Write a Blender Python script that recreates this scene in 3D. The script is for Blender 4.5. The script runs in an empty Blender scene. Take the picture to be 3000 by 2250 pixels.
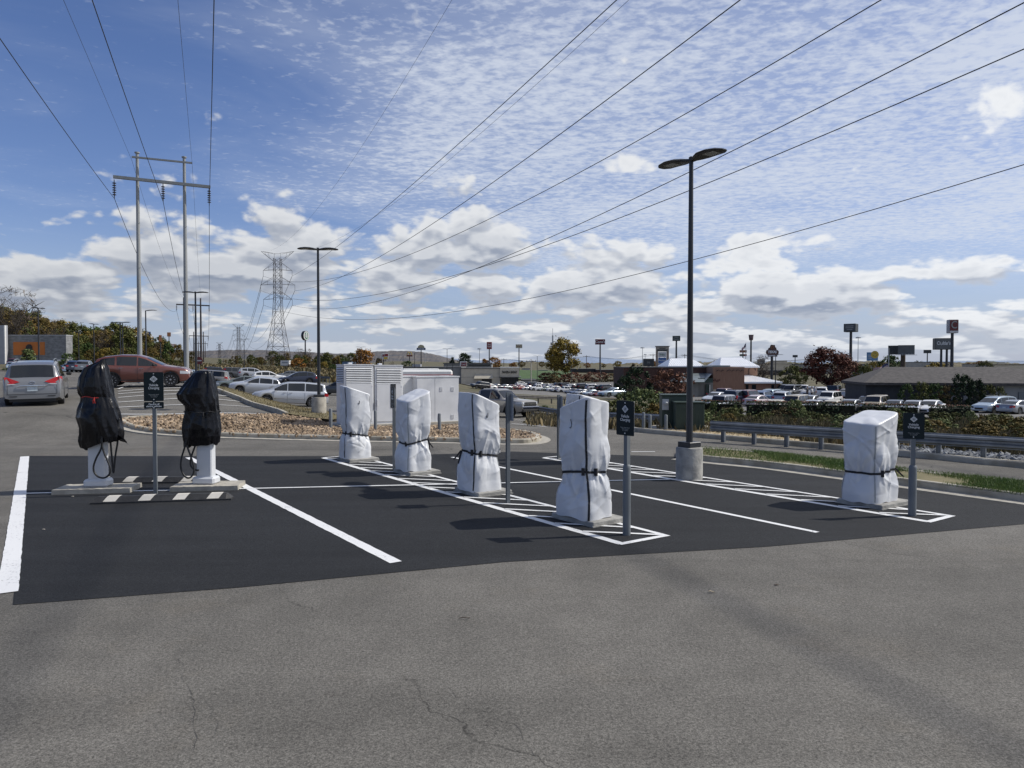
import bpy, bmesh, math, random
import numpy as np
from mathutils import Vector, Matrix, noise
random.seed(7)
sc = bpy.context.scene
C = sc.collection
PI = math.pi
F = 2170.0; PITCH = math.radians(1.558); CAMH = 2.4
CP, SP = math.cos(PITCH), math.sin(PITCH)

# ------------------------------------------------------------ survey helpers
def ray(px, py):
    xc = (px - 1500) / F; yc = (1125 - py) / F
    return Vector((xc, CP + yc * SP, -SP + yc * CP))
def at(px, py, d):
    r = ray(px, py); return Vector((0, 0, CAMH)) + r * (d / r.y)
def sstep(a, b, x):
    t = np.clip((x - a) / (b - a), 0, 1); return t * t * (3 - 2 * t)
def flat(px, py):
    r = ray(px, py); t = -CAMH / r.z
    return Vector((0, 0, CAMH)) + r * t

# ------------------------------------------------------------ terrain
_A = flat(2070, 1292); _B = flat(3000, 1360)
_gd = (_B - _A).to_2d().normalized(); _gn = Vector((-_gd.y, _gd.x))
if _gn.y < 0: _gn = -_gn
ctl = []
for px, py, d in [(120,1190,28.3),(105,1178,31),(430,1131,40.5),(230,1131,40),(620,1131,40.5),(690,1216,27.5),(600,1170,33.5),(640,1143,38.3),
                  (500,1226,26.8),(370,1243,25.5),(250,1262,23.5),(30,1240,22.5),(935,1221,30),(965,1241,27.5),(860,1189,53),(1040,1200,47),
                  (1150,1190,52),(20,1092,130),(100,1071,200),(590,1100,108),(860,1112,118),(960,1122,104),(1090,1127,92),(520,1122,72),
                  (700,1145,62),(830,1090,180),(830,1075,290),(640,1080,200),(50,1015,330),(300,1045,330),(1100,1085,300),(1200,1100,200),
                  (1460,1221,50),(1560,1212,50),(1340,1225,45),(1815,1250,33),(1530,1178,75),(1380,1168,70),(1700,1190,70),
                  (1450,1134,240),(1330,1137,235),(1650,1166,190),(1700,1182,150),(1600,1176,150),(1900,1176,180),(1560,1107,330),(1700,1098,360),
                  (1600,1080,600),(2000,1080,600),(2600,1080,600),(3300,1078,600),(500,1068,900),(1000,1072,900),(2250,1160,118),(2000,1165,112),
                  (2915,1212,75),(2600,1226,70),(2300,1226,72),(2050,1220,74),(3300,1215,75),(2600,1190,92),(3100,1186,92),(2500,1158,125),
                  (2700,1300,29),(2960,1335,24),(2400,1285,33),(2120,1262,36),(3200,1330,26),(2900,1262,50),(2600,1245,52),(2350,1240,54),(2100,1232,56),
                  (1950,1225,60),(2200,1110,230),(2700,1105,230),(3100,1105,230)]:
    p = at(px, py, d); ctl.append((p.x, p.y, p.z))
for x, y, z in [(-9,22,.05),(-5,25,0),(-1,26,0),(3,26.5,0),(6,25,0),(-12,20,0),(-16,19,.1),(12,19,0),(16,15,0),(22,12,-.2),(-40,20,.8),(-40,45,1.4),(-60,90,1.6),
                (-400,500,14),(-150,900,6),(-900,900,20),(0,3000,-2),(-3000,3000,5),(3000,3000,-2),(0,6000,-2),(900,800,-2),(60,60,-2.6),(60,20,-2),(90,90,-2.7)]:
    ctl.append((x, y, z))
for px, d, z in [(615,84,-.2),(640,70,.1),(690,68,-.4),(700,100,-.35),(690,118,-.1),(640,126,0),(750,75,-.55),(846,36,.05),(850,41,-.2),(900,46,-.45),(800,47,-.25),(960,40,-.25),(780,54,-.5),(900,54,-.65),(1000,50,-.7)]: ctl.append(((px - 1500) / F * d, d, z))
ctl = np.array(ctl); NC = len(ctl)
_D = np.sqrt(((ctl[:, None, :2] - ctl[None, :, :2]) ** 2).sum(2) + 4.0)
_M = np.zeros((NC + 1, NC + 1)); _M[:NC, :NC] = _D; _M[NC, :NC] = 1; _M[:NC, NC] = 1
_M[:NC, :NC] -= np.eye(NC) * 0.4
_W = np.linalg.solve(_M, np.append(ctl[:, 2], 0))
def TZ(x, y):
    x = np.atleast_1d(np.asarray(x, float)); y = np.atleast_1d(np.asarray(y, float))
    z = np.full(x.shape, _W[NC])
    r = np.sqrt((x[:, None] - ctl[None, :, 0]) ** 2 + (y[:, None] - ctl[None, :, 1]) ** 2 + 4.0)
    z = z + r @ _W[:NC]
    g = (x - _A.x) * _gn.x + (y - _A.y) * _gn.y
    m = np.maximum(sstep(22.0, 27.0, y), sstep(.7, 3.2, g))
    return z * m
def T(x, y): return float(TZ(x, y)[0])
def gp(px, py, far=3000):
    r = ray(px, py); d0 = 2.5; ds = [d0]
    while ds[-1] < far: ds.append(ds[-1] * 1.015 + .05)
    ds = np.array(ds); X = r.x / r.y * ds; Z = CAMH + r.z / r.y * ds
    dz = Z - TZ(X, ds); k = np.argmax(dz < 0)
    if dz[k] >= 0: return at(px, py, far)
    a, b = ds[k - 1], ds[k]
    for _ in range(25):
        m = (a + b) / 2
        if CAMH + r.z / r.y * m - T(r.x / r.y * m, m) < 0: b = m
        else: a = m
    return at(px, py, (a + b) / 2)
def gd(px, d):
    x = (px - 1500) / F * d; return Vector((x, d, T(x, d)))
def hz(py, d): return CAMH - (py - 1066) * d / F      # height of an image row at depth d

# ------------------------------------------------------------ materials
_mats = {}
def mat(name, c1, c2=None, scale=4, rough=.6, metal=0, bump=0, bscale=None, detail=5, coords='Object', spec=.5, lo=.35, hi=.65, coat=0, island=0, stretch=None):
    if name in _mats: return _mats[name]
    m = bpy.data.materials.new(name); m.use_nodes = True; nt = m.node_tree; N = nt.nodes; L = nt.links
    b = N['Principled BSDF']; b.inputs['Roughness'].default_value = rough; b.inputs['Metallic'].default_value = metal
    b.inputs['Specular IOR Level'].default_value = spec
    if coat: b.inputs['Coat Weight'].default_value = coat; b.inputs['Coat Roughness'].default_value = .05
    tc = N.new('ShaderNodeTexCoord')
    if coords == 'World':
        g = N.new('ShaderNodeNewGeometry'); src = g.outputs['Position']
    else: src = tc.outputs[coords]
    if stretch:
        mp = N.new('ShaderNodeMapping'); mp.inputs['Scale'].default_value = stretch; L.new(src, mp.inputs['Vector']); src = mp.outputs['Vector']
    c2 = c2 or tuple(x * .86 for x in c1)
    n = N.new('ShaderNodeTexNoise'); n.inputs['Scale'].default_value = scale; n.inputs['Detail'].default_value = detail
    L.new(src, n.inputs['Vector'])
    r = N.new('ShaderNodeValToRGB'); r.color_ramp.elements[0].position = lo; r.color_ramp.elements[1].position = hi
    r.color_ramp.elements[0].color = (*c1, 1); r.color_ramp.elements[1].color = (*c2, 1)
    L.new(n.outputs['Fac'], r.inputs['Fac']); out = r.outputs['Color']
    if island:
        g2 = N.new('ShaderNodeNewGeometry'); mm = N.new('ShaderNodeMapRange'); mm.inputs['To Min'].default_value = 1 - island; mm.inputs['To Max'].default_value = 1 + island
        L.new(g2.outputs['Random Per Island'], mm.inputs['Value'])
        vm = N.new('ShaderNodeVectorMath'); vm.operation = 'SCALE'; L.new(out, vm.inputs[0]); L.new(mm.outputs[0], vm.inputs['Scale']); out = vm.outputs[0]
    L.new(out, b.inputs['Base Color'])
    if bump:
        n2 = N.new('ShaderNodeTexNoise'); n2.inputs['Scale'].default_value = bscale or scale * 4; n2.inputs['Detail'].default_value = 4
        L.new(src, n2.inputs['Vector'])
        bp = N.new('ShaderNodeBump'); bp.inputs['Strength'].default_value = bump; bp.inputs['Distance'].default_value = .02
        L.new(n2.outputs['Fac'], bp.inputs['Height']); L.new(bp.outputs['Normal'], b.inputs['Normal'])
    _mats[name] = m; return m

def asphalt(name, c, amount=.35, tint=(1, .97, .92), agg=90, wear=1.0, rough=.85, cracks=True):
    m = bpy.data.materials.new(name); m.use_nodes = True; nt = m.node_tree; N = nt.nodes; L = nt.links
    b = N['Principled BSDF']; b.inputs['Roughness'].default_value = rough; b.inputs['Specular IOR Level'].default_value = .25
    g = N.new('ShaderNodeNewGeometry'); P = g.outputs['Position']
    def nz(scale, det=4, ro=.55, vec=P, dist=0):
        n = N.new('ShaderNodeTexNoise'); n.inputs['Scale'].default_value = scale; n.inputs['Detail'].default_value = det
        n.inputs['Roughness'].default_value = ro; n.inputs['Distortion'].default_value = dist; L.new(vec, n.inputs['Vector']); return n.outputs['Fac']
    def mr(v, a, b_, c_, d_):
        x = N.new('ShaderNodeMapRange'); x.inputs[1].default_value = a; x.inputs[2].default_value = b_; x.inputs[3].default_value = c_; x.inputs[4].default_value = d_
        L.new(v, x.inputs[0]); return x.outputs[0]
    def mul(a, b_):
        x = N.new('ShaderNodeMath'); x.operation = 'MULTIPLY'; L.new(a, x.inputs[0]); L.new(b_, x.inputs[1]); return x.outputs[0]
    big = mr(nz(.22, 5, .6), .3, .7, 1 - .22 * wear, 1 + .2 * wear)
    med = mr(nz(1.7, 6, .65), .3, .7, 1 - .13 * wear, 1 + .13 * wear)
    vo = N.new('ShaderNodeTexVoronoi'); vo.inputs['Scale'].default_value = agg; L.new(P, vo.inputs['Vector'])
    sp_ = N.new('ShaderNodeSeparateColor'); L.new(vo.outputs['Color'], sp_.inputs[0])
    ag = mr(sp_.outputs[0], 0, 1, 1 - amount, 1 + amount)
    fine = mr(nz(agg * .33, 3, .7), .3, .7, 1 - amount * .8, 1 + amount * .8)
    grit = mr(nz(38, 4, .75), .36, .5, 1 - amount * 1.0, 1)
    grit2 = mr(nz(11, 5, .8), .33, .46, 1 - amount * .5, 1)
    v = mul(mul(mul(big, med), mul(ag, fine)), mul(grit, grit2))
    # tyre-polished lanes, stretched along the driving direction
    mp = N.new('ShaderNodeMapping'); mp.inputs['Rotation'].default_value = (0, 0, math.radians(8)); mp.inputs['Scale'].default_value = (.05, .9, 1); L.new(P, mp.inputs['Vector'])
    v = mul(v, mr(nz(1.0, 3, .5, mp.outputs[0]), .35, .65, 1 - .1 * wear, 1 + .08 * wear))
    if cracks:
        dn = N.new('ShaderNodeTexNoise'); dn.inputs['Scale'].default_value = 1.3; dn.inputs['Detail'].default_value = 6; L.new(P, dn.inputs['Vector'])
        va = N.new('ShaderNodeVectorMath'); va.operation = 'MULTIPLY_ADD'; L.new(dn.outputs['Color'], va.inputs[0]); va.inputs[1].default_value = (1.1, 1.1, 0); L.new(P, va.inputs[2])
        vc = N.new('ShaderNodeTexVoronoi'); vc.feature = 'DISTANCE_TO_EDGE'; vc.inputs['Scale'].default_value = .16; L.new(va.outputs[0], vc.inputs['Vector'])
        cr = mr(vc.outputs['Distance'], .0005, .0026, 0, 1)
        gate = mr(nz(.35, 3), .50, .58, 1, 0)
        mx = N.new('ShaderNodeMath'); mx.operation = 'MAXIMUM'; L.new(cr, mx.inputs[0]); L.new(gate, mx.inputs[1])
        v = mul(v, mr(mx.outputs[0], 0, 1, .45, 1))
    if wear > .9:      # oil drips and rusty run-off
        vd = N.new('ShaderNodeTexVoronoi'); vd.inputs['Scale'].default_value = .55; L.new(P, vd.inputs['Vector'])
        v = mul(v, mr(vd.outputs['Distance'], .03, .10, .72, 1))
        v = mul(v, mr(nz(.9, 7, .7), .60, .72, 1, 1.18))
        st_ = N.new('ShaderNodeMapping'); st_.inputs['Rotation'].default_value = (0, 0, math.radians(25)); st_.inputs['Scale'].default_value = (.07, 1.6, 1); L.new(P, st_.inputs['Vector'])
        v = mul(v, mr(nz(.55, 4, .6, st_.outputs[0]), .60, .74, 1, .80))
    else:
        v = mul(v, mr(nz(3.5, 7, .75), .58, .80, 1, 1.7))
        rl = N.new('ShaderNodeMapping'); rl.inputs['Rotation'].default_value = (0, 0, math.radians(-4)); rl.inputs['Scale'].default_value = (.10, 1.1, 1); L.new(P, rl.inputs['Vector'])
        v = mul(v, mr(nz(1.2, 5, .6, rl.outputs[0]), .35, .7, .82, 1.22))
    col = N.new('ShaderNodeMix'); col.data_type = 'RGBA'
    col.inputs[6].default_value = (c * tint[0], c * tint[1], c * tint[2], 1); col.inputs[7].default_value = (c * 1.12, c * .98, c * .78, 1)
    L.new(mr(nz(.5, 5, .7), .56, .8, 0, .7 * wear), col.inputs[0])
    vm = N.new('ShaderNodeVectorMath'); vm.operation = 'SCALE'; L.new(col.outputs[2], vm.inputs[0]); L.new(v, vm.inputs['Scale'])
    L.new(vm.outputs[0], b.inputs['Base Color'])
    hb = N.new('ShaderNodeMath'); hb.operation = 'ADD'; L.new(sp_.outputs[0], hb.inputs[0]); L.new(nz(agg * .5, 3), hb.inputs[1])
    bp = N.new('ShaderNodeBump'); bp.inputs['Strength'].default_value = .55 * amount / .35; bp.inputs['Distance'].default_value = .006
    L.new(hb.outputs[0], bp.inputs['Height']); L.new(bp.outputs['Normal'], b.inputs['Normal'])
    return m

def paint_white(name):
    m = bpy.data.materials.new(name); m.use_nodes = True; nt = m.node_tree; N = nt.nodes; L = nt.links
    b = N['Principled BSDF']; b.inputs['Roughness'].default_value = .6
    g = N.new('ShaderNodeNewGeometry')
    n = N.new('ShaderNodeTexNoise'); n.inputs['Scale'].default_value = 30; n.inputs['Detail'].default_value = 8; n.inputs['Roughness'].default_value = .7; L.new(g.outputs['Position'], n.inputs['Vector'])
    n2 = N.new('ShaderNodeTexNoise'); n2.inputs['Scale'].default_value = 2; n2.inputs['Detail'].default_value = 4; L.new(g.outputs['Position'], n2.inputs['Vector'])
    ad = N.new('ShaderNodeMath'); ad.operation = 'MULTIPLY_ADD'; ad.inputs[1].default_value = .4; L.new(n2.outputs['Fac'], ad.inputs[0]); L.new(n.outputs['Fac'], ad.inputs[2])
    r = N.new('ShaderNodeValToRGB'); e = r.color_ramp.elements
    e[0].position = .47; e[0].color = (.16, .16, .17, 1); e[1].position = .62; e[1].color = (.72, .72, .71, 1)
    L.new(ad.outputs[0], r.inputs['Fac']); L.new(r.outputs['Color'], b.inputs['Base Color'])
    bp = N.new('ShaderNodeBump'); bp.inputs['Strength'].default_value = .4; bp.inputs['Distance'].default_value = .005; L.new(n.outputs['Fac'], bp.inputs['Height']); L.new(bp.outputs[0], b.inputs['Normal'])
    return m

# ------------------------------------------------------------ mesh builder
class MB:
    def __init__(s): s.v = []; s.f = []; s.m = []
    def add(s, vs, fs, mi=0):
        o = len(s.v); s.v += [tuple(p) for p in vs]; s.f += [tuple(i + o for i in f) for f in fs]; s.m += [mi] * len(fs); return s
    def box(s, c, d, rz=0, mi=0, ch=0):
        x, y, z = d[0] / 2, d[1] / 2, d[2] / 2; R = Matrix.Rotation(rz, 3, 'Z'); c = Vector(c)
        if ch:
            e = ch
            P = []
            for zz, q in ((-z, e), (-z + e, 0), (z - e, 0), (z, e)):
                P += [(-x + q, -y + e, zz), (-x + e, -y + q, zz), (x - e, -y + q, zz), (x - q, -y + e, zz), (x - q, y - e, zz), (x - e, y - q, zz), (-x + e, y - q, zz), (-x + q, y - e, zz)]
            fs = [tuple(range(7, -1, -1)), tuple(range(24, 32))]
            for k in range(3):
                for i in range(8): fs.append((k * 8 + i, k * 8 + (i + 1) % 8, k * 8 + 8 + (i + 1) % 8, k * 8 + 8 + i))
            return s.add([c + R @ Vector(p) for p in P], fs, mi)
        P = [(-x, -y, -z), (x, -y, -z), (x, y, -z), (-x, y, -z), (-x, -y, z), (x, -y, z), (x, y, z), (-x, y, z)]
        return s.add([c + R @ Vector(p) for p in P], [(3, 2, 1, 0), (4, 5, 6, 7), (0, 1, 5, 4), (1, 2, 6, 5), (2, 3, 7, 6), (3, 0, 4, 7)], mi)
    def tube(s, pts, r, n=6, mi=0, caps=True):
        pts = [Vector(p) for p in pts]; rs = r if isinstance(r, (list, tuple)) else [r] * len(pts)
        vs = []; up = None
        for i, p in enumerate(pts):
            t = (pts[min(i + 1, len(pts) - 1)] - pts[max(i - 1, 0)])
            t = t.normalized() if t.length > 1e-9 else Vector((0, 0, 1))
            if up is None: up = Vector((0, 0, 1)) if abs(t.z) < .9 else Vector((1, 0, 0))
            a = t.cross(up); a = a.normalized() if a.length > 1e-6 else t.orthogonal().normalized(); b = a.cross(t); up = b
            for k in range(n):
                w = 2 * PI * k / n + PI / n; vs.append(p + (a * math.cos(w) + b * math.sin(w)) * rs[i])
        fs = []
        for i in range(len(pts) - 1):
            for k in range(n): fs.append((i * n + k, i * n + (k + 1) % n, (i + 1) * n + (k + 1) % n, (i + 1) * n + k))
        if caps: fs.append(tuple(range(n - 1, -1, -1))); fs.append(tuple(range((len(pts) - 1) * n, len(pts) * n)))
        return s.add(vs, fs, mi)
    def cyl(s, a, b, r, r2=None, n=12, mi=0): return s.tube([a, b], [r, r if r2 is None else r2], n, mi)
    def lathe(s, prof, n=20, c=(0, 0, 0), mi=0):
        vs = []; c = Vector(c)
        for r, z in prof:
            for k in range(n): w = 2 * PI * k / n; vs.append(c + Vector((r * math.cos(w), r * math.sin(w), z)))
        fs = [(i * n + k, i * n + (k + 1) % n, (i + 1) * n + (k + 1) % n, (i + 1) * n + k) for i in range(len(prof) - 1) for k in range(n)]
        fs.append(tuple(range(n - 1, -1, -1))); fs.append(tuple(range((len(prof) - 1) * n, len(prof) * n)))
        return s.add(vs, fs, mi)
    def prism(s, poly, axis, a, b, mi=0):
        # poly: 2d points; axis 'y': poly in xz extruded along y from a to b; 'z': poly in xy; 'x': poly in yz
        f = {'y': lambda p, t: (p[0], t, p[1]), 'z': lambda p, t: (p[0], p[1], t), 'x': lambda p, t: (t, p[0], p[1])}[axis]
        n = len(poly); vs = [f(p, a) for p in poly] + [f(p, b) for p in poly]
        fs = [tuple(range(n)), tuple(range(2 * n - 1, n - 1, -1))] + [(i, i + n, (i + 1) % n + n, (i + 1) % n) for i in range(n)]
        return s.add(vs, fs, mi)
    def grid(s, fn, nu, nv, mi=0, wrap=False):
        vs = [fn(i, j) for j in range(nv) for i in range(nu)]
        fs = []
        for j in range(nv - 1):
            for i in range(nu if wrap else nu - 1):
                fs.append((j * nu + i, j * nu + (i + 1) % nu, (j + 1) * nu + (i + 1) % nu, (j + 1) * nu + i))
        return s.add(vs, fs, mi)
    def mesh(s, name, mats, smooth=False, fix=True):
        me = bpy.data.meshes.new(name); me.from_pydata(s.v, [], s.f)
        for m in (mats if isinstance(mats, (list, tuple)) else [mats]): me.materials.append(m)
        if any(s.m): me.polygons.foreach_set('material_index', s.m)
        if smooth: me.polygons.foreach_set('use_smooth', [True] * len(me.polygons))
        if fix:
            bm = bmesh.new(); bm.from_mesh(me); bmesh.ops.recalc_face_normals(bm, faces=bm.faces)
            if smooth == 'auto':
                for e in bm.edges: e.smooth = len(e.link_faces) == 2 and e.calc_face_angle(0) < .6
            bm.to_mesh(me); bm.free()
        me.update(); return me
    def build(s, name, mats, parent=None, smooth=False, loc=None, fix=True):
        o = bpy.data.objects.new(name, s.mesh(name, mats, smooth, fix)); C.objects.link(o)
        if parent: o.parent = parent
        if loc is not None: o.location = loc
        return o
def tag(o, label, cat, group=None):
    o['label'] = label; o['category'] = cat
    if group: o['group'] = group
    return o
def thing(name, label, cat, loc=(0, 0, 0), rz=0, group=None):
    o = bpy.data.objects.new(name, None); C.objects.link(o); o.empty_display_size = .2
    o.location = loc; o.rotation_euler = (0, 0, rz); return tag(o, label, cat, group)
def struct(o): o['kind'] = 'structure'; return o
def children(o, _c={}):
    return [c for c in o.children]
def dup(root, loc=None, rz=None, label=None, scale=None, cat=None, group=None):
    def cp(o, par):
        c = o.copy(); C.objects.link(c)
        if par: c.parent = par
        for ch in o.children: cp(ch, c)
        return c
    r = cp(root, None)
    if loc is not None: r.location = loc
    if rz is not None: r.rotation_euler = (0, 0, rz)
    if scale is not None: r.scale = (scale,) * 3 if not isinstance(scale, (tuple, list)) else scale
    if label: r['label'] = label
    if cat: r['category'] = cat
    if group: r['group'] = group
    return r
def text(name, s, size, m, parent, loc, rot=(PI / 2, 0, 0), ext=.002, align='CENTER', sx=1, bold=0):
    cu = bpy.data.curves.new(name, 'FONT'); cu.body = s; cu.size = size; cu.align_x = align; cu.align_y = 'CENTER'; cu.extrude = ext; cu.resolution_u = 3; cu.offset = bold
    cu.space_line = .85
    o = bpy.data.objects.new(name, cu); me = bpy.data.meshes.new_from_object(o); bpy.data.objects.remove(o)
    me.name = name; me.materials.clear(); me.materials.append(m)
    o = bpy.data.objects.new(name, me); C.objects.link(o); o.parent = parent; o.location = loc; o.rotation_euler = rot; o.scale = (sx, 1, 1); return o
def drape(name, poly, m, off, step=None, kind=True):
    bm = bmesh.new(); vs = [bm.verts.new((p[0], p[1], 0)) for p in poly]; f = bm.faces.new(vs)
    bmesh.ops.triangulate(bm, faces=[f])
    if step:
        xs = [p[0] for p in poly]; ys = [p[1] for p in poly]
        for lo, hi, no in ((min(xs), max(xs), (1, 0, 0)), (min(ys), max(ys), (0, 1, 0))):
            k = math.ceil(lo / step) * step
            while k < hi:
                co = (k, 0, 0) if no[0] else (0, k, 0)
                bmesh.ops.bisect_plane(bm, geom=bm.verts[:] + bm.edges[:] + bm.faces[:], plane_co=co, plane_no=no); k += step
    z = TZ([v.co.x for v in bm.verts], [v.co.y for v in bm.verts])
    for v, zz in zip(bm.verts, z): v.co.z = zz + off
    bmesh.ops.recalc_face_normals(bm, faces=bm.faces)
    for f in bm.faces:
        if f.normal.z < 0: f.normal_flip()
    me = bpy.data.meshes.new(name); bm.to_mesh(me); bm.free(); me.materials.append(m)
    o = bpy.data.objects.new(name, me); C.objects.link(o)
    if kind: struct(o)
    return o
def strip_poly(a, b, w, jag=0):
    a = Vector(a[:2]); b = Vector(b[:2]); t = (b - a).normalized(); n = Vector((-t.y, t.x)) * w / 2
    if not jag: return [a - n, b - n, b + n, a + n]
    L = (b - a).length; k = max(3, int(L / .12)); r = random.Random(3)
    return [a - n * (1 + r.uniform(-jag, jag)) + t * L * i / k for i in range(k + 1)] + [a + n * (1 + r.uniform(-jag, jag)) + t * L * i / k for i in range(k, -1, -1)]
def resample(pts, step):
    out = [Vector(pts[0])]
    for a, b in zip(pts, pts[1:]):
        a = Vector(a); b = Vector(b); n = max(1, int((b - a).length / step))
        out += [a.lerp(b, (i + 1) / n) for i in range(n)]
    return out
def smooth_line(pts, it=2):
    pts = [Vector(p) for p in pts]
    for _ in range(it):
        q = [pts[0]]
        for a, b in zip(pts, pts[1:]): q += [a.lerp(b, .25), a.lerp(b, .75)]
        pts = q + [pts[-1]]
    return pts
def sweep(name, pts, section, m, closed=False, off=0):
    # section: (across, up) pairs; across > 0 lies left of the walking direction
    pts = [Vector((p[0], p[1])) for p in pts]; n = len(pts); b = MB(); vs = []
    zz = TZ([p.x for p in pts], [p.y for p in pts])
    for i, p in enumerate(pts):
        q0 = pts[i - 1] if (i or closed) else pts[0]; q1 = pts[(i + 1) % n] if (i < n - 1 or closed) else pts[-1]
        t = (q1 - q0).normalized(); nn = Vector((-t.y, t.x))
        for a, u in section: vs.append((p.x + nn.x * a, p.y + nn.y * a, zz[i] + u + off))
    k = len(section); fs = []
    for i in range(n if closed else n - 1):
        j = (i + 1) % n
        for s_ in range(k): fs.append((i * k + s_, j * k + s_, j * k + (s_ + 1) % k, i * k + (s_ + 1) % k))
    if not closed: fs.append(tuple(range(k))); fs.append(tuple(range((n - 1) * k, n * k)))
    b.add(vs, fs); return b.build(name, m)
KERB = [(.0, -.1), (.0, .12), (.03, .15), (.13, .15), (.15, .14), (.15, -.1)]
# ============================================================ materials used all over
M_ASPH = asphalt('worn_asphalt', .138, .36, tint=(1.045, .985, .872), agg=125)
M_DARK = asphalt('fresh_asphalt', .0215, .34, tint=(.95, 1, 1.08), agg=110, wear=.45, cracks=False)
M_FAR = asphalt('distant_asphalt', .16, .1, agg=5, wear=.6, cracks=False)
M_WHITE = paint_white('line_paint')
M_CONC = mat('concrete', (.30, .28, .24), (.42, .39, .33), 6, .9, bump=.3, bscale=40, coords='World')
M_CONC_D = mat('kerb_concrete', (.30, .27, .21), (.44, .41, .34), 3, .9, bump=.3, bscale=30, coords='World')
M_PIER = mat('pier_concrete', (.22, .215, .20), (.36, .35, .32), 5, .92, bump=.6, bscale=18, coords='World', detail=9)
M_BLACK = mat('black_metal', (.018, .02, .023), (.026, .028, .032), 3, .42)
M_BLKPL = mat('black_plastic', (.012, .012, .013), (.02, .02, .02), 8, .5)
M_RUBBER = mat('black_rubber', (.02, .02, .021), (.035, .035, .036), 12, .7, bump=.3, bscale=60)
M_GALV = mat('galvanised_steel', (.17, .18, .19), (.25, .265, .28), 2.5, .5, metal=.55)
M_GALVD = mat('weathered_steel_post', (.30, .32, .33), (.40, .42, .43), 3, .5, metal=.5)
M_GPOST = mat('grey_post_paint', (.13, .145, .155), (.16, .175, .185), 4, .5)
M_ALU = mat('aluminium_sheet', (.36, .38, .40), (.42, .44, .46), 6, .45, metal=.6)
M_SIGNG = mat('dark_green_sign', (.006, .014, .017), (.008, .017, .021), 4, .5, spec=.25)
M_LETTER = mat('white_lettering', (.80, .82, .81), None, 4, .5)
M_LETDIM = mat('grey_lettering', (.30, .32, .32), None, 4, .5)
M_CAB = mat('white_cabinet_paint', (.62, .63, .64), (.70, .71, .72), 2, .4)
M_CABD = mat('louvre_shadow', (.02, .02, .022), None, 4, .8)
M_PED = mat('white_pedestal_paint', (.55, .57, .59), (.62, .63, .65), 2, .4)
M_GREEN = mat('transformer_green', (.018, .035, .026), (.026, .046, .034), 3, .5)
M_WOOD = mat('pole_timber', (.06, .045, .035), (.11, .085, .065), 8, .9, stretch=(1, 1, .1))
M_GRASSD = mat('dry_turf', (.105, .085, .038), (.16, .135, .065), 3, .95, coords='World', bump=.5, bscale=30)
M_GROUND = mat('rough_ground', (.060, .058, .026), (.125, .105, .055), .35, .95, coords='World', detail=10, bump=.6, bscale=8)
M_STRAW = mat('straw_mulch', (.34, .26, .15), (.52, .43, .28), 5, .95, coords='World', bump=.8, bscale=40, detail=9)
M_PEBBLE = mat('pebble_bed', (.17, .12, .075), (.32, .24, .16), 9, .95, coords='World', bump=.8, bscale=20, detail=8)
M_ROCK = mat('tan_river_rock', (.20, .14, .085), (.38, .29, .20), 1.5, .85, island=.45)
M_RIPRAP = mat('grey_riprap', (.10, .105, .11), (.24, .25, .26), 1.5, .85, island=.5)
M_BLADE = mat('green_grass_blade', (.085, .155, .03), (.15, .20, .05), 1.2, .6, island=.4, coords='World')
M_BLADED = mat('dry_grass_blade', (.15, .12, .055), (.23, .19, .10), 1.2, .8, island=.4, coords='World')
M_BRUSH = mat('brown_brush', (.085, .078, .032), (.24, .185, .095), .45, .8, island=.5, coords='World')
M_CHROME = mat('chrome', (.7, .7, .72), None, 3, .12, metal=1)

# ============================================================ ground
def axis(lo, hi, fine_lo, fine_hi, s, g=1.07):
    a = list(np.arange(fine_lo, fine_hi + .01, s)); st = s
    while a[-1] < hi: st *= g; a.append(a[-1] + st)
    st = s
    while a[0] > lo: st *= g; a.insert(0, a[0] - st)
    return np.array(a)
ax = axis(-5000, 5000, -45, 45, 1.0); ay = axis(-40, 7000, -20, 95, 1.0)
GX, GY = np.meshgrid(ax, ay); GZ = TZ(GX.ravel(), GY.ravel()) - .1
b = MB(); nx = len(ax)
b.v = list(zip(GX.ravel(), GY.ravel(), GZ)); b.f = [(j * nx + i, j * nx + i + 1, (j + 1) * nx + i + 1, (j + 1) * nx + i) for j in range(len(ay) - 1) for i in range(nx - 1)]; b.m = [0] * len(b.f)
struct(b.build('ground', M_GROUND, smooth=True, fix=False))

KL = [(26, 4.5), flat(3000, 1374), flat(2700, 1342), flat(2400, 1313), flat(2100, 1287), flat(1960, 1276), flat(1872, 1267)]
lot = [(-90, -18), (34, -18), (30, 2)] + KL + [flat(1850, 1262), gp(1836, 1248), gp(1640, 1221), gp(1552, 1213), gp(1380, 1198), gp(1200, 1150), gp(1060, 1135), gp(960, 1122), gp(860, 1113), gp(700, 1106), gp(560, 1100), gp(400, 1095), gp(150, 1091), gp(0, 1089), (-95, 110), (-95, 20)]
drape('parking_lot', lot, M_ASPH, 0, 1.0)
patch = [flat(*p) for p in [(83, 1336), (600, 1336.5), (1100, 1337), (1450, 1326), (1500, 1323), (1700, 1330), (1975, 1338), (2050, 1354), (2250, 1374), (2600, 1421), (3000, 1476), (3500, 1530), (3500, 1548), (3000, 1536), (2250, 1602), (1480, 1647), (700, 1722), (38, 1773)]]
drape('fresh_asphalt', patch, M_DARK, .005)
kl = struct(sweep('kerb', resample(smooth_line([(p[0], p[1]) for p in KL] + [tuple(flat(1840, 1258))[:2], tuple(gp(1836, 1247))[:2]]), .8), [(-a, u) for a, u in KERB], M_CONC_D))
struct(sweep('kerb', resample([tuple(gp(*p))[:2] for p in [(1826, 1246), (1640, 1220), (1552, 1212), (1400, 1198)]], 1), KERB, M_CONC_D))
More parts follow.
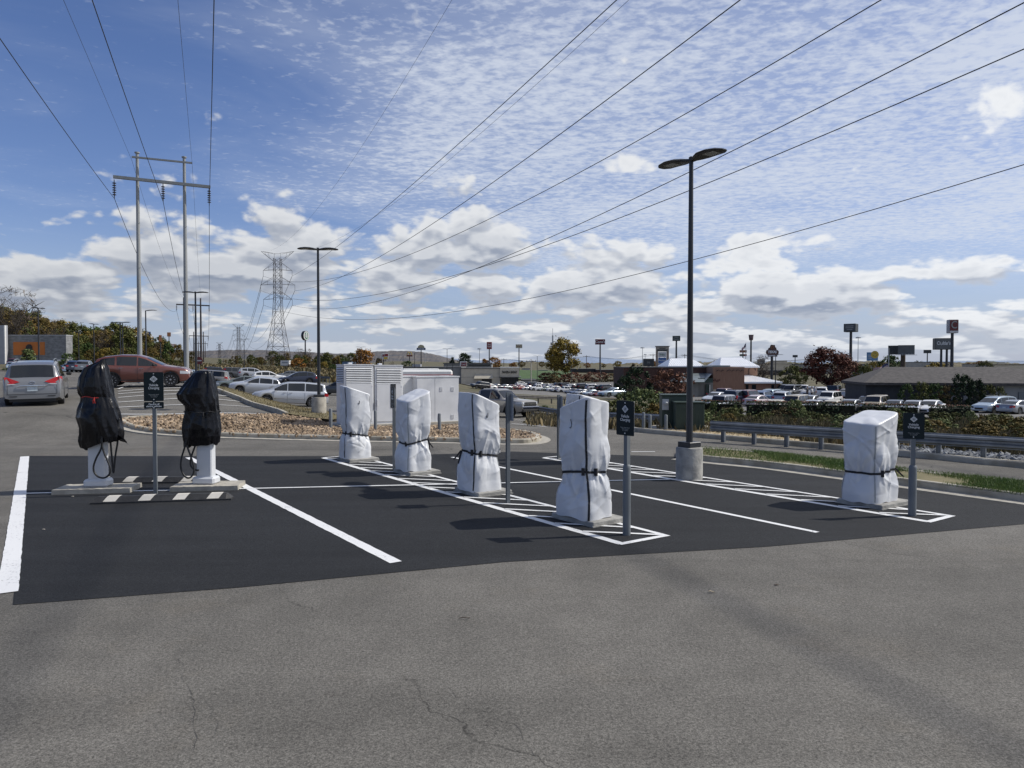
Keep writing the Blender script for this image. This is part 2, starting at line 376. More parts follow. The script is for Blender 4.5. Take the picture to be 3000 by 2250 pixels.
# far lots beyond the creek
drape('restaurant_lot', [gd(1990, 77), gd(2300, 74), gd(2600, 72), gd(2800, 71), gd(2830, 68), gd(3300, 66), gd(3400, 95), gd(2840, 98), gd(2500, 140), gd(2260, 150), gd(2000, 122), gd(1900, 105)], M_FAR, .08, 4)
drape('restaurant_lot', [gd(1250, 225), gd(1400, 190), gd(1560, 150), gd(1750, 125), gd(1900, 130), gd(2150, 175), gd(2120, 255), gd(1800, 262), gd(1500, 258), gd(1250, 255)], M_FAR, .1, 6)
drape('lawn', [gd(1480, 290), gd(1640, 290), gd(1680, 420), gd(1500, 430)], mat('green_lawn', (.035, .075, .016), (.06, .10, .025), .3, .95, coords='World'), .3, 10)

# ---------------------------------------------------------------- painted lines
def line(a, b, w=.1, off=.0095, conv=flat, jag=.06, step=None):
    return drape('parking_line', strip_poly(conv(*a), conv(*b), w, jag), M_WHITE, off, step)
line((72.5, 1338), (22, 1738), .195, jag=.05)
line((552, 1341), (1160, 1649), .155)
line((1324, 1340), (2395, 1561), .10)
line((70, 1447), (1985, 1405), .085, .0125)
e_ = (flat(1815, 1598) - flat(947, 1342)).to_2d(); E1 = -e_.normalized(); E1 = -E1 if E1.y < 0 else E1
E2 = Vector((E1.y, -E1.x))
def hatch(far, near, wid, step, t_end):
    a = flat(*far).to_2d(); n_ = flat(*near).to_2d(); u = (n_ - a).normalized(); v = Vector((-u.y, u.x)); v = -v if v.x < 0 else v
    L = (n_ - a).length
    def seg(p, q, w, off=.0095): drape('parking_line', strip_poly(p, q, w, .05), M_WHITE, off)
    seg(a, n_, .13); seg(a + v * wid, n_ + v * wid - u * .05, .09); seg(n_ - v * .05, n_ + v * wid + v * .03, .1, .0125); seg(a, a + v * wid, .09, .0125)
    t = .25
    while t < L - .28:
        k_ = min(1, (L - .05 - t) / .9); seg(a + u * t + v * .04, a + u * (t + .9 * k_) + v * (.04 + (wid - .07) * (1 if k_ > .6 else k_ + .4)), .075, .0155); t += step
    return u, v
HU, HV = hatch((947, 1342), (1822, 1595), .84, .66, 0)
hatch((1592, 1342), (2722, 1530), .74, .70, 0)
line((1850, 1324), (1919, 1324), .09)
for y, r_ in [(1140, 655), (1147, 663), (1154.5, 675), (1165, 692), (1179, 712), (1194, 737), (1214, 766)]:
    line((346, y + 1), (r_, y), .1, .03, gp, step=.7)
for a, c in [((1508, 1231), (1652, 1241)), ((1500, 1243), (1600, 1252)), ((1010, 1206), (1040, 1205)), ((1005, 1180), (1040, 1180))]:
    line(a, c, .1, .03, gp, step=.7)

# ---------------------------------------------------------------- rock island
isl_front = [(500, 1224.5), (400, 1229), (362, 1235), (352, 1241), (360, 1249), (400, 1261), (450, 1269), (600, 1279), (800, 1285), (1000, 1290), (1300, 1296), (1500, 1301), (1555, 1300), (1582, 1293), (1584, 1286), (1560, 1276), (1500, 1268), (1440, 1263)]
isl_back = [(1390, 1250), (1330, 1236), (1150, 1232), (1000, 1236), (965, 1240), (900, 1233), (833, 1224), (700, 1222.5), (600, 1223)]
kf = smooth_line([tuple(gp(*p))[:2] for p in isl_front], 2)
isl = [tuple(p) for p in kf] + [tuple(gp(*p))[:2] for p in isl_back]
struct(sweep('kerb', resample(kf, .5), KERB, M_CONC_D))
struct(sweep('gutter', resample(kf, .5), [(-.32, -.05), (-.32, .012), (0, .016), (0, -.05)], M_CONC))
drape('rock_bed', isl, M_PEBBLE, .06, .8)
def inside(poly, x, y):
    c = False; n = len(poly)
    for i in range(n):
        x0, y0 = poly[i]; x1, y1 = poly[i - 1]
        if (y0 > y) != (y1 > y) and x < (x1 - x0) * (y - y0) / (y1 - y0) + x0: c = not c
    return c
_t = (1 + 5 ** .5) / 2
ICO_V = [Vector(v).normalized() for v in [(-1, _t, 0), (1, _t, 0), (-1, -_t, 0), (1, -_t, 0), (0, -1, _t), (0, 1, _t), (0, -1, -_t), (0, 1, -_t), (_t, 0, -1), (_t, 0, 1), (-_t, 0, -1), (-_t, 0, 1)]]
ICO_F = [(0, 11, 5), (0, 5, 1), (0, 1, 7), (0, 7, 10), (0, 10, 11), (1, 5, 9), (5, 11, 4), (11, 10, 2), (10, 7, 6), (7, 1, 8), (3, 9, 4), (3, 4, 2), (3, 2, 6), (3, 6, 8), (3, 8, 9), (4, 9, 5), (2, 4, 11), (6, 2, 10), (8, 6, 7), (9, 8, 1)]
def scatter_rocks(name, poly, n, s0, s1, m, base, rnd, avoid=None):
    xs = [p[0] for p in poly]; ys = [p[1] for p in poly]; b = MB(); pts = []
    while len(pts) < n:
        x = rnd.uniform(min(xs), max(xs)); y = rnd.uniform(min(ys), max(ys))
        if inside(poly, x, y) and not (avoid and avoid(x, y)): pts.append((x, y))
    zz = TZ([p[0] for p in pts], [p[1] for p in pts])
    for (x, y), z in zip(pts, zz):
        s = rnd.uniform(s0, s1); R = Matrix.Rotation(rnd.uniform(0, 6.3), 3, 'Z') @ Matrix.Rotation(rnd.uniform(-.5, .5), 3, 'X'); sc3 = Vector((s * rnd.uniform(.8, 1.3), s * rnd.uniform(.6, 1), s * rnd.uniform(.45, .8)))
        b.add([Vector((x, y, z + base + rnd.uniform(-.02, .05))) + R @ Vector([a * c * rnd.uniform(.8, 1.15) for a, c in zip(v, sc3)]) for v in ICO_V], ICO_F)
    o = b.build(name, m, fix=False); o['kind'] = 'stuff'; return o
rr = random.Random(5)
O_CAB = gd(1008, 26.0); CABR = math.radians(30); CD = Vector((math.cos(CABR), math.sin(CABR))); CN = Vector((-CD.y, CD.x))
def on_pad(x, y):
    q = Vector((x - O_CAB.x, y - O_CAB.y)); return -.35 < q.dot(CD) < 5.0 and -.12 < q.dot(CN) < 2
tag(scatter_rocks('river_rocks', isl, 8000, .042, .09, M_ROCK, .09, rr, on_pad), 'tan and brown river rocks filling the kerbed island', 'rocks')

# ---------------------------------------------------------------- turf mound, grass strip, straw, riprap
mound = [gp(*p) for p in [(632, 1148), (700, 1174), (770, 1200), (833, 1223), (900, 1234), (966, 1242), (1000, 1240), (985, 1228), (930, 1212), (870, 1199), (800, 1184), (740, 1166), (690, 1152), (650, 1142)]]
struct(sweep('kerb', resample([tuple(p)[:2] for p in mound[:4]], 1), [(0, -.3), (0, .16), (.03, .2), (.14, .2), (.16, .18), (.16, -.3)], M_CONC_D))
mo = drape('turf_mound', [tuple(p)[:2] for p in mound], M_GRASSD, .17, .5)
def blades(name, polys, n, h0, h1, m, rnd, base=.1, w=.012, lean=.5, dens=None):
    b = MB()
    for poly in polys:
        xs = [p[0] for p in poly]; ys = [p[1] for p in poly]; pts = []; tries = 0
        while len(pts) < n and tries < n * 20:
            tries += 1
            x = rnd.uniform(min(xs), max(xs)); y = rnd.uniform(min(ys), max(ys))
            if inside(poly, x, y) and (dens is None or rnd.random() < dens(x, y)): pts.append((x, y))
        if not pts: continue
        zz = TZ([p[0] for p in pts], [p[1] for p in pts])
        for (x, y), z in zip(pts, zz):
            h = rnd.uniform(h0, h1); a = rnd.uniform(0, 6.3); q = Vector((math.cos(a), math.sin(a), 0)) * w * rnd.uniform(.6, 1.5)
            l = Vector((rnd.uniform(-1, 1), rnd.uniform(-1, 1), 0)) * h * lean; p = Vector((x, y, z + base - .02))
            b.add([p - q, p + q, p + l * .4 + Vector((0, 0, h * .6)) + q * .6, p + l + Vector((0, 0, h)), p + l * .4 + Vector((0, 0, h * .6)) - q * .6], [(0, 1, 2, 3, 4)])
    o = b.build(name, m, fix=False); o['kind'] = 'stuff'; return o
tag(blades('dry_grass', [[tuple(p)[:2] for p in mound]], 6000, .04, .11, M_BLADED, rr, .17, .014, .8), 'short dry brown turf on the mound between the lots', 'grass')
strip_near = [(1988, 1344), (2062, 1353), (2250, 1371), (2600, 1418), (3000, 1472), (3400, 1530)]
strip_far = [(3400, 1486), (3000, 1432), (2700, 1400), (2474, 1366), (2250, 1341), (2062, 1325), (1990, 1328)]
sn = [tuple(flat(*p))[:2] for p in strip_near]; sf = [tuple(flat(*p))[:2] for p in strip_far]
loop = smooth_line(sn, 1) + smooth_line(sf, 1)
struct(sweep('kerb', resample([tuple(p) for p in loop] + [tuple(loop[0])], .7)[:-1], KERB, M_CONC_D, closed=True))
struct(sweep('gutter', resample(sn, .7), [(-.30, -.05), (-.30, .014), (0, .018), (0, -.05)], M_CONC))
drape('grass_strip', [tuple(p) for p in loop], mat('seeded_soil', (.20, .165, .09), (.10, .10, .035), 1.3, .95, coords='World', bump=.7, bscale=30, detail=9), .135, .7)
dn = lambda x, y: max(0, noise.noise(Vector((x * .55, y * .55, 3))) * 1.6 + .62) if x > 6.2 else .12
tag(blades('green_grass', [[tuple(p) for p in loop]], 30000, .03, .11, M_BLADE, rr, .135, .006, .55, dn), 'patchy bright green grass on the kerbed strip', 'grass')
straw = [tuple(flat(*p))[:2] for p in [(1868, 1265), (1960, 1274), (2100, 1285), (2250, 1297), (2345, 1305), (2340, 1296), (2200, 1279), (2060, 1268), (1985, 1258), (1900, 1257)]]
drape('straw_patch', straw, M_STRAW, .11, .6)
tag(blades('straw', [straw], 2600, .02, .06, mat('straw_blade', (.40, .31, .17), (.6, .5, .32), 2, .9, island=.4), rr, .11, .012, 2.5), 'pale straw mulch spread beside the green transformer', 'straw')
riprap = [tuple(flat(2640, 1326))[:2], tuple(flat(3000, 1352))[:2], (16, 14.8), (18.5, 17), tuple(gp(3050, 1310))[:2], tuple(gp(2850, 1298))[:2], tuple(gp(2640, 1302))[:2]]
tag(scatter_rocks('riprap', riprap, 2600, .06, .13, M_RIPRAP, -.06, rr), 'grey broken riprap stone on the bank below the guardrail', 'rocks')
verge = [tuple(flat(*p))[:2] for p in [(2340, 1303), (2700, 1336), (3000, 1368), (3400, 1420), (3400, 1390), (3000, 1350), (2700, 1322), (2340, 1293)]]
tag(blades('verge_grass', [verge], 6000, .04, .13, M_BLADED, rr, -.08, .012, .6), 'thin olive grass verge between the kerb and the guardrail', 'grass')

# ============================================================ white covered charging stations
def fabric():
    m = bpy.data.materials.new('white_tarpaulin'); m.use_nodes = True; nt = m.node_tree; N = nt.nodes; L = nt.links
    b = N['Principled BSDF']; b.inputs['Roughness'].default_value = .36; b.inputs['Specular IOR Level'].default_value = .5
    tc = N.new('ShaderNodeTexCoord'); n = N.new('ShaderNodeTexNoise'); n.inputs['Scale'].default_value = 2.2; n.inputs['Detail'].default_value = 8; L.new(tc.outputs['Object'], n.inputs['Vector'])
    r = N.new('ShaderNodeValToRGB'); r.color_ramp.elements[0].position = .3; r.color_ramp.elements[1].position = .7
    r.color_ramp.elements[0].color = (.60, .612, .63, 1); r.color_ramp.elements[1].color = (.66, .67, .685, 1); L.new(n.outputs['Fac'], r.inputs['Fac']); L.new(r.outputs['Color'], b.inputs['Base Color'])
    h = None
    for sc_, dist, w in ((5, 1.2, 1.0), (14, .8, .45)):
        k = N.new('ShaderNodeTexNoise'); k.noise_type = 'RIDGED_MULTIFRACTAL' if hasattr(k, 'noise_type') else 'FBM'; k.inputs['Scale'].default_value = sc_; k.inputs['Detail'].default_value = 3; k.inputs['Distortion'].default_value = dist
        L.new(tc.outputs['Object'], k.inputs['Vector']); mu = N.new('ShaderNodeMath'); mu.operation = 'MULTIPLY'; mu.inputs[1].default_value = w; L.new(k.outputs['Fac'], mu.inputs[0])
        if h is None: h = mu.outputs[0]
        else:
            ad = N.new('ShaderNodeMath'); ad.operation = 'ADD'; L.new(h, ad.inputs[0]); L.new(mu.outputs[0], ad.inputs[1]); h = ad.outputs[0]
    bp = N.new('ShaderNodeBump'); bp.inputs['Strength'].default_value = .12; bp.inputs['Distance'].default_value = .015; L.new(h, bp.inputs['Height']); L.new(bp.outputs[0], b.inputs['Normal'])
    return m
M_FAB = fabric()
M_STRAP = mat('black_webbing', (.012, .012, .014), (.02, .02, .022), 30, .7)
M_SEAM = mat('grey_seam_tape', (.36, .38, .39), None, 10, .6)
NT = 176
def cover(label, pxN, a, bb, H, seed, zs, zips, seams, rot=0, squeeze=.80, marks=(), tails=True, topf=.94):
    """a, bb: half sizes along E1 and E2; H: heights of corners N, L, R, B (near, left, right, back)."""
    ang = math.atan2(E1.y, E1.x) + math.radians(rot)
    u = Vector((math.cos(ang), math.sin(ang))); v = Vector((u.y, -u.x))
    N0 = flat(*pxN); cen = N0.to_2d() + u * a + v * bb
    root = thing('charging_station', label, 'charging station', (cen.x, cen.y, .0), 0, 'white covered charging stations')
    rn = random.Random(seed); off = Vector((seed * 7.3, seed * 3.1, seed * 1.7)); base = .09
    ph = [rn.uniform(0, 6.3) for _ in range(6)]
    ts = (zs - base) / (sum(H) / 4 - base)
    def Hf(s, t):   # s,t in -1..1 along u, v
        n_, l_, r_, b_ = H; wu = (s + 1) / 2; wv = (t + 1) / 2
        return n_ * (1 - wu) * (1 - wv) + l_ * wu * (1 - wv) + r_ * (1 - wu) * wv + b_ * wu * wv
    def prof(t):
        d = t - ts
        if d < 0: k = min(1, -d / ts); return squeeze + (1.0 - squeeze) * (1 - (1 - min(1, k * 1.12)) ** 2.2)
        k = min(1, d / (1 - ts)); return squeeze + (topf - squeeze) * (1 - (1 - min(1, k * 2.3)) ** 2.0) + .03 * math.sin(PI * min(1, k * 1.3)) * (1 - k)
    per = 4 * (a + bb); folds = []
    for k in range(34):        # folds that run out from the strap
        up = rn.random() < .55; s0 = rn.uniform(0, per); folds.append((s0, zs, rn.uniform(-.75, .75), 1 if up else -1, rn.uniform(.22, .62), rn.choice((1, 1, -1)) * rn.uniform(.012, .034), rn.uniform(.018, .042)))
    for k in range(46):        # loose creases
        folds.append((rn.uniform(0, per), rn.uniform(.1, 1.7), rn.uniform(-3, 3), rn.choice((1, -1)), rn.uniform(.12, .4), rn.choice((1, -1)) * rn.uniform(.006, .018), rn.uniform(.012, .03)))
    def crease(sv, z):
        w = 0
        for s0, z0, sl, dr, L_, am, wd in folds:
            h = (z - z0) * dr
            if h < -.03 or h > L_: continue
            d = sv - (s0 + sl * h); d = (d + per / 2) % per - per / 2
            wd_ = wd * (1 + 1.2 * h / L_); ad = abs(d) / (wd_ * math.sqrt(1 + sl * sl))
            if ad < 5: w += am * math.exp(-ad) * min(1, (h + .03) / .05) * (1 - h / L_) ** .6
        return w
    def pt(th, t, push=0, wr=True):
        c, s_ = math.cos(th), math.sin(th); n_ = 5.5
        rad = (abs(c) ** n_ + abs(s_) ** n_) ** (-1 / n_)
        s1, t1 = c * rad, s_ * rad
        k = prof(t)
        # round the squeezed waist a little
        q = Vector((s1 * a * k, t1 * bb * k))
        nd = Vector((c * bb, s_ * a)).normalized()
        hem = .03 * noise.noise(Vector((c * 2.5, s_ * 2.5, seed + 9.0))) - .012
        z = base + t * (Hf(s1, t1) - base) + hem * max(0, 1 - t * 6)
        w = 0
        if wr:
            P = Vector((q.x * 2.0, q.y * 2.0, z * 1.5)) + off
            w += .075 * (abs(noise.noise(P)) - .18)
            w += .014 * (.2 - abs(noise.noise(Vector((q.x * 5.5 + z * 1.8, q.y * 5.5 - z * 1.5, z * 4)) + off)))
            sv = (th % (2 * PI)) / (2 * PI) * per
            w += crease(sv, z)
            dz = abs(z - zs); w += (.016 * math.exp(-dz / .10)) * (math.sin(th * 11 + ph[0] + 2.5 * noise.noise(P)) + .6 * math.sin(th * 19 + ph[1]))
            if t < ts: w += .014 * (1 - t / ts) * math.sin(th * 5 + ph[2] + 1.8 * noise.noise(P))
            e = min(1, 5 * t); w *= .35 + .65 * e
            w *= .5 + .5 * min(1, 8 * (1 - t) + .2)
        q = q + nd * (w + push)
        return Vector((u.x * q.x + v.x * q.y, u.y * q.x + v.y * q.y, z))
    b = MB(); rows = [i / 120 for i in range(121)]
    vs = []
    for t in rows:
        for k in range(NT): vs.append(pt(2 * PI * k / NT, t))
    cap = [(.985, .008), (.93, .016), (.8, .018), (.6, .02), (.35, .02), (.12, .02)]
    for r_, dz in cap:
        for k in range(NT):
            th = 2 * PI * k / NT; p = pt(th, 1.0); c, s_ = math.cos(th), math.sin(th); rad = (abs(c) ** 5.5 + abs(s_) ** 5.5) ** (-1 / 5.5)
            vs.append((p.x * r_, p.y * r_, Hf(c * rad * r_, s_ * rad * r_) + dz * 1.2 + .035 * (abs(noise.noise(Vector((p.x * r_ * 4, p.y * r_ * 4, seed)))) - .2) * (1 - r_ ** 6)))
    nr = len(rows) + len(cap)
    fs = [(j * NT + k, j * NT + (k + 1) % NT, (j + 1) * NT + (k + 1) % NT, (j + 1) * NT + k) for j in range(nr - 1) for k in range(NT)]
    fs.append(tuple(range((nr - 1) * NT, nr * NT)))
    b.add(vs, fs); b.build('cover', M_FAB, root, True, fix=False)
    def ribbon(path, w, push, vertical=True, n=None):
        bb_ = MB(); R = []
        for th, t in path:
            p = pt(th, t, push); q = pt(th + .02, t, push); tan = (q - p).normalized()
            if vertical: R += [p - tan * w / 2, p + tan * w / 2]
            else:
                R += [p - Vector((0, 0, w / 2)), p + Vector((0, 0, w / 2))]
        bb_.add(R, [(2 * i, 2 * i + 1, 2 * i + 3, 2 * i + 2) for i in range(len(path) - 1)]); return bb_
    for th, t0, t1, w in zips:
        ribbon([(th + .06 * math.sin(t * 5 + seed), t0 + (t1 - t0) * i / 60) for i in range(61) for t in [i / 60]], w, .007).build('zip', M_STRAP, root)
    for th, t0, t1, w in seams:
        ribbon([(th, t0 + (t1 - t0) * i / 60) for i in range(61)], w, .006).build('seam', M_SEAM, root)
    st = ribbon([(2 * PI * k / 90, ts + .006 * math.sin(4 * PI * k / 90 + seed)) for k in range(91)], .036, .016, False).build('strap', M_STRAP, root)
    thl = [z_[0] + .12 for z_ in zips[:1]] + [rn.uniform(3.3, 5.2)]
    for th in thl:
        p = pt(th, ts, .028); sb = MB(); sb.box((p.x, p.y, p.z), (.05, .03, .11), th + ang); sb.build('buckle', M_STRAP, st)
    if tails:
        th = tails
        for k, L_ in ((0, .24), (.09, .17)):
            p0 = pt(th + k, ts, .03); q = pt(th + k, max(.03, ts - L_ / 1.7), .05)
            tb = MB(); tan = Vector((-math.sin(ang + th), math.cos(ang + th), 0)) * .018; sw = tan * 3 * (1 if k else -1)
            tb.add([p0 - tan, p0 + tan, (p0 + q) / 2 + tan + sw * .4, q + tan + sw, q - tan + sw, (p0 + q) / 2 - tan + sw * .4], [(0, 1, 2, 5), (5, 2, 3, 4)]); tb.build('strap_tail', M_STRAP, st)
    for mk in marks:
        mb_ = MB(); mb_.tube([pt(th, t, .006) for th, t in mk], .005, 4); mb_.build('pen_mark', M_STRAP, root)
    return root, cen, u, v, ang
def pad(label, cen, u, a, bb, rz, h=.09, sh=(0, 0)):
    o = thing('concrete_pad', label, 'concrete pad', (cen.x + sh[0], cen.y + sh[1], .005), rz, 'concrete pads under the charging stations')
    b = MB(); b.box((0, 0, h / 2), (2 * a, 2 * bb, h), 0, 0, .012); b.build('slab', M_PIER, o)
    b = MB(); b.box((0, 0, .0), (2 * a + .03, 2 * bb + .03, .035), 0); b.build('slab_skirt', M_PIER, o); return o
# angles on the cover: PI = face towards us on the right (-E1), 3PI/2 = -E2 face on the left, corner N at 5PI/4
aN = 5 * PI / 4; aR = 3 * PI / 4; aL = 7 * PI / 4
hook = [(PI * 1.5 + .10 - .02 * i, .865 - .01 * i) for i in range(7)] + [(PI * 1.5 + .0, .79), (PI * 1.5 + .05, .785), (PI * 1.5 + .09, .795)]
chk = [(PI + .05 + .0 * i, .86 - .01 * i) for i in range(5)] + [(PI + .08, .81), (PI + .12, .80), (PI + .15, .825)]
COV = [
 ('white tarpaulin covered charger farthest from us, leaning in front of the left louvred cabinet', (1018, 1356), .33, .335, (1.83, 1.86, 1.62, 1.66), 1, .66, [(aN + .28, .02, .99, .035)], [(aR, .3, .98, .02)], 0, .77, [chk], 5.6),
 ('white tarpaulin covered charger with a forward sloping top in front of the plain cabinet', (1193, 1395), .34, .32, (1.56, 1.61, 1.79, 1.85), 2, .72, [(aR - .15, .08, .99, .03)], [(aN, .02, .99, .022)], 0, .74, [], 2.4),
 ('white tarpaulin covered charger with a level left top edge, beside the bare sign back', (1391, 1457), .36, .315, (1.86, 1.87, 1.61, 1.64), 3, .74, [(aN + .1, .02, .995, .028)], [(aR, .05, .98, .02), (aL, .1, .5, .03)], 0, .76, [chk], 5.4),
 ('nearest and largest white tarpaulin covered charger with a long black zip up its corner', (1721, 1544), .40, .29, (1.91, 1.69, 1.80, 1.66), 4, .745, [(aN - .02, .0, .985, .034)], [(aL, .03, .5, .018), (aR, .2, .9, .018)], 3, .70, [hook], 0, .85),
 ('white tarpaulin covered charger half hidden behind the nearest covered charger', (1700, 1362), .33, .31, (1.66, 1.67, 1.52, 1.55), 5, .66, [(aN + .1, .02, .99, .03)], [], 0, .82, [], 0),
 ('squat white tarpaulin covered charger standing alone by the grass strip', (2565, 1493), .335, .40, (1.36, 1.40, 1.57, 1.58), 6, .60, [], [(aN, .02, .99, .024), (aL, .0, .5, .03), (aR, .4, .9, .02)], 0, .82, [], 2.3)]
PADL = ['concrete pad under the farthest covered charger', 'concrete pad under the charger with the forward sloping top', 'concrete pad under the charger beside the bare sign back', 'concrete pad under the nearest covered charger', 'concrete pad under the half hidden covered charger', 'concrete pad under the lone charger by the grass strip']
for c, pl in zip(COV, PADL):
    lb, px, a, bb, H, seed, zs, zp, sm, rot, sq, mk, tl = c[:13]
    r, cen, u, v, ang = cover(lb, px, a, bb, H, seed, zs, zp, sm, rot, sq, mk, tl, c[13] if len(c) > 13 else .94)
    pad(pl, cen, u, a + .07, bb + .05, ang, .075, (v * .07 - u * .03))

# ============================================================ bagged pedestal chargers
def bagmat():
    m = mat('black_bin_bag', (.0035, .0035, .0045), (.006, .006, .008), 3, .24, spec=.32); nt = m.node_tree; N = nt.nodes; L = nt.links
    tc = N.new('ShaderNodeTexCoord'); k = N.new('ShaderNodeTexNoise'); k.inputs['Scale'].default_value = 9; k.inputs['Detail'].default_value = 5; k.inputs['Distortion'].default_value = 1.5; L.new(tc.outputs['Object'], k.inputs['Vector'])
    mp = N.new('ShaderNodeMapping'); mp.inputs['Scale'].default_value = (1, 1, .45); L.new(tc.outputs['Object'], mp.inputs[0]); L.new(mp.outputs[0], k.inputs['Vector'])
    bp = N.new('ShaderNodeBump'); bp.inputs['Strength'].default_value = .3; bp.inputs['Distance'].default_value = .03; L.new(k.outputs['Fac'], bp.inputs['Height']); L.new(bp.outputs[0], N['Principled BSDF'].inputs['Normal']); return m
M_BAG = bagmat()
M_RED = mat('red_tape', (.45, .03, .02), (.35, .03, .02), 10, .5)
def bagged(label, pxc, d, rows, seed, cables, tie, post_top, rz, skew=.06, flap=None):
    cx = (pxc - 1500) / F * d
    root = thing('pedestal_charger', label, 'charging station', (cx, d, .085), 0, 'bagged pedestal chargers')
    b = MB(); b.box((0, 0, post_top / 2), (.30, .19, post_top), rz, 0, .02); b.build('pedestal', M_PED, root, 'auto')
    b = MB(); b.box((0, 0, .075), (.44, .30, .15), rz, 0, .035); b.build('base_shroud', M_PED, root, 'auto')
    K = 96; zz = [r[0] for r in rows]
    def lerp(z, i): return float(np.interp(z, zz[::-1], [r[i] for r in rows][::-1]))
    nz = 110; ztop, zbot = zz[0], zz[-1]
    def pt(k, z, push=0):
        th = 2 * PI * k / K; xl, xr = lerp(z, 1), lerp(z, 2); c = (xl + xr) / 2; h = (xr - xl) / 2; dp = lerp(z, 3)
        p = Vector((c + h * math.copysign(abs(math.cos(th)) ** .8, math.cos(th)), dp * math.copysign(abs(math.sin(th)) ** .8, math.sin(th)), z))
        n = Vector((math.cos(th), math.sin(th), 0)); q = Vector((math.cos(th) * 1.5, math.sin(th) * 1.5, z * 1.1 + seed * 5))
        w = .075 * (.25 - abs(noise.noise(q * 1.1))) + .045 * (.22 - abs(noise.noise(Vector((q.x * 2.6, q.y * 2.6, q.z * 1.3))))) + .010 * (.25 - abs(noise.noise(q * 6)))
        w += .016 * math.sin(th * 9 + seed + 3 * noise.noise(q)) * math.exp(-abs(z - tie[0]) / .22)
        return p + n * (w * min(1, (ztop - z) * 5 + .15) + push)
    vs = []
    for j in range(nz + 1):
        for k in range(K):
            f = j / nz; z = ztop + (zbot - ztop) * f
            z0 = z + (.14 * noise.noise(Vector((math.cos(2 * PI * k / K) * 1.4, math.sin(2 * PI * k / K) * 1.4, seed))) + .012 * math.sin(k * .35)) * max(0, f - .75) * 4 + skew * math.cos(2 * PI * k / K) * max(0, f - .7) / .3
            p = pt(k, z); vs.append((p.x, p.y, z0))
    b = MB(); fs = [(j * K + k, j * K + (k + 1) % K, (j + 1) * K + (k + 1) % K, (j + 1) * K + k) for j in range(nz) for k in range(K)] + [tuple(range(K))]
    b.add(vs, fs); b.build('bag', M_BAG, root, True, fix=False)
    t = MB(); t.tube([pt(k, tie[0] + .012 * math.sin(k * .4), .010) for k in (range(56, 78) if tie[1] is M_RED else range(K + 1))], .010, 5)
    for dx in (-.02, .03): p = pt(tie[2], tie[0], .02); t.tube([p, p + Vector((dx * .5, -.03, -.06)), p + Vector((dx * .8, -.02, -.11))], .009, 4)
    t.build('tie', tie[1], root)
    if flap:
        fb = MB(); A, B, c_ = flap
        def ff(i, j):
            u = i / 8; v = j / 4; w = (1 - .45 * u); return (A[0] + (B[0] - A[0]) * u + .02 * math.sin(v * 5 + u * 3), -.02 - .05 * math.sin(u * 2.4) + (v - .5) * .16 * w, A[1] + (B[1] - A[1]) * u - c_ * (v - .5) * w - .02 * math.sin(u * 6))
        fb.grid(ff, 9, 5); fb.build('bag_flap', M_BAG, root, True)
    for pts, dy in cables:
        q = [at(200 + x * .2653, 1040 + y * .2653, d + dy) - Vector((cx, d, .085)) for x, y in pts]
        cb = MB(); cb.tube(smooth_line(q, 3), .017, 8); cb.build('cable', M_BLKPL, root, True)
    return root
dL, dR = 13.95, 14.25
def rws(d, cx, L):
    out = []
    for y, xl, xr, dp in L:
        py = 1040 + y * .2653; out.append((hz(py, d) - .085, (200 + xl * .2653 - cx) * d / F, (200 + xr * .2653 - cx) * d / F, dp))
    return out
RL = rws(dL, 284, [(42, 396, 408, .02), (70, 350, 410, .06), (110, 250, 412, .12), (150, 185, 425, .17), (250, 138, 450, .21), (350, 132, 462, .22), (425, 152, 474, .21), (462, 174, 480, .19), (500, 166, 494, .20), (580, 128, 525, .23), (690, 104, 550, .25), (790, 140, 562, .25), (860, 142, 575, .24), (920, 128, 580, .23), (985, 140, 572, .21)])
RR = rws(dR, 601, [(172, 1430, 1555, .05), (195, 1402, 1580, .12), (280, 1330, 1605, .17), (360, 1262, 1622, .2), (430, 1216, 1632, .21), (490, 1232, 1638, .2), (560, 1302, 1642, .19), (625, 1306, 1644, .185), (700, 1285, 1652, .2), (800, 1268, 1660, .21), (900, 1275, 1664, .2), (990, 1280, 1650, .17)])
bagged('pedestal charger wrapped in a crumpled black bag tied with red tape', 284, dL, RL, 1,
       [([(372, 900), (375, 1020), (300, 1150), (270, 1260), (310, 1340), (390, 1365), (450, 1330), (472, 1270), (440, 1180), (385, 1060), (362, 930)], -.22), ([(462, 900), (478, 1100), (490, 1250), (499, 1315), (506, 1250), (520, 1100), (548, 960), (560, 700)], -.05)], (RL[7][0], M_RED, 74), 1.22, .12, .10, ((.32, 1.02), (.60, .80), .16))
bagged('pedestal charger wrapped in a smooth black bag without tape, right of the vehicle charging sign', 601, dR, RR, 2,
       [([(1300, 960), (1290, 1010), (1243, 1150), (1240, 1260), (1290, 1350), (1340, 1365), (1388, 1310), (1390, 1230), (1350, 1110), (1308, 1000)], -.22), ([(1425, 940), (1400, 1010), (1360, 1110), (1345, 1190), (1360, 1240), (1395, 1268), (1440, 1274)], -.12)], (RR[7][0], M_STRAP, 76), 1.22, -.06)
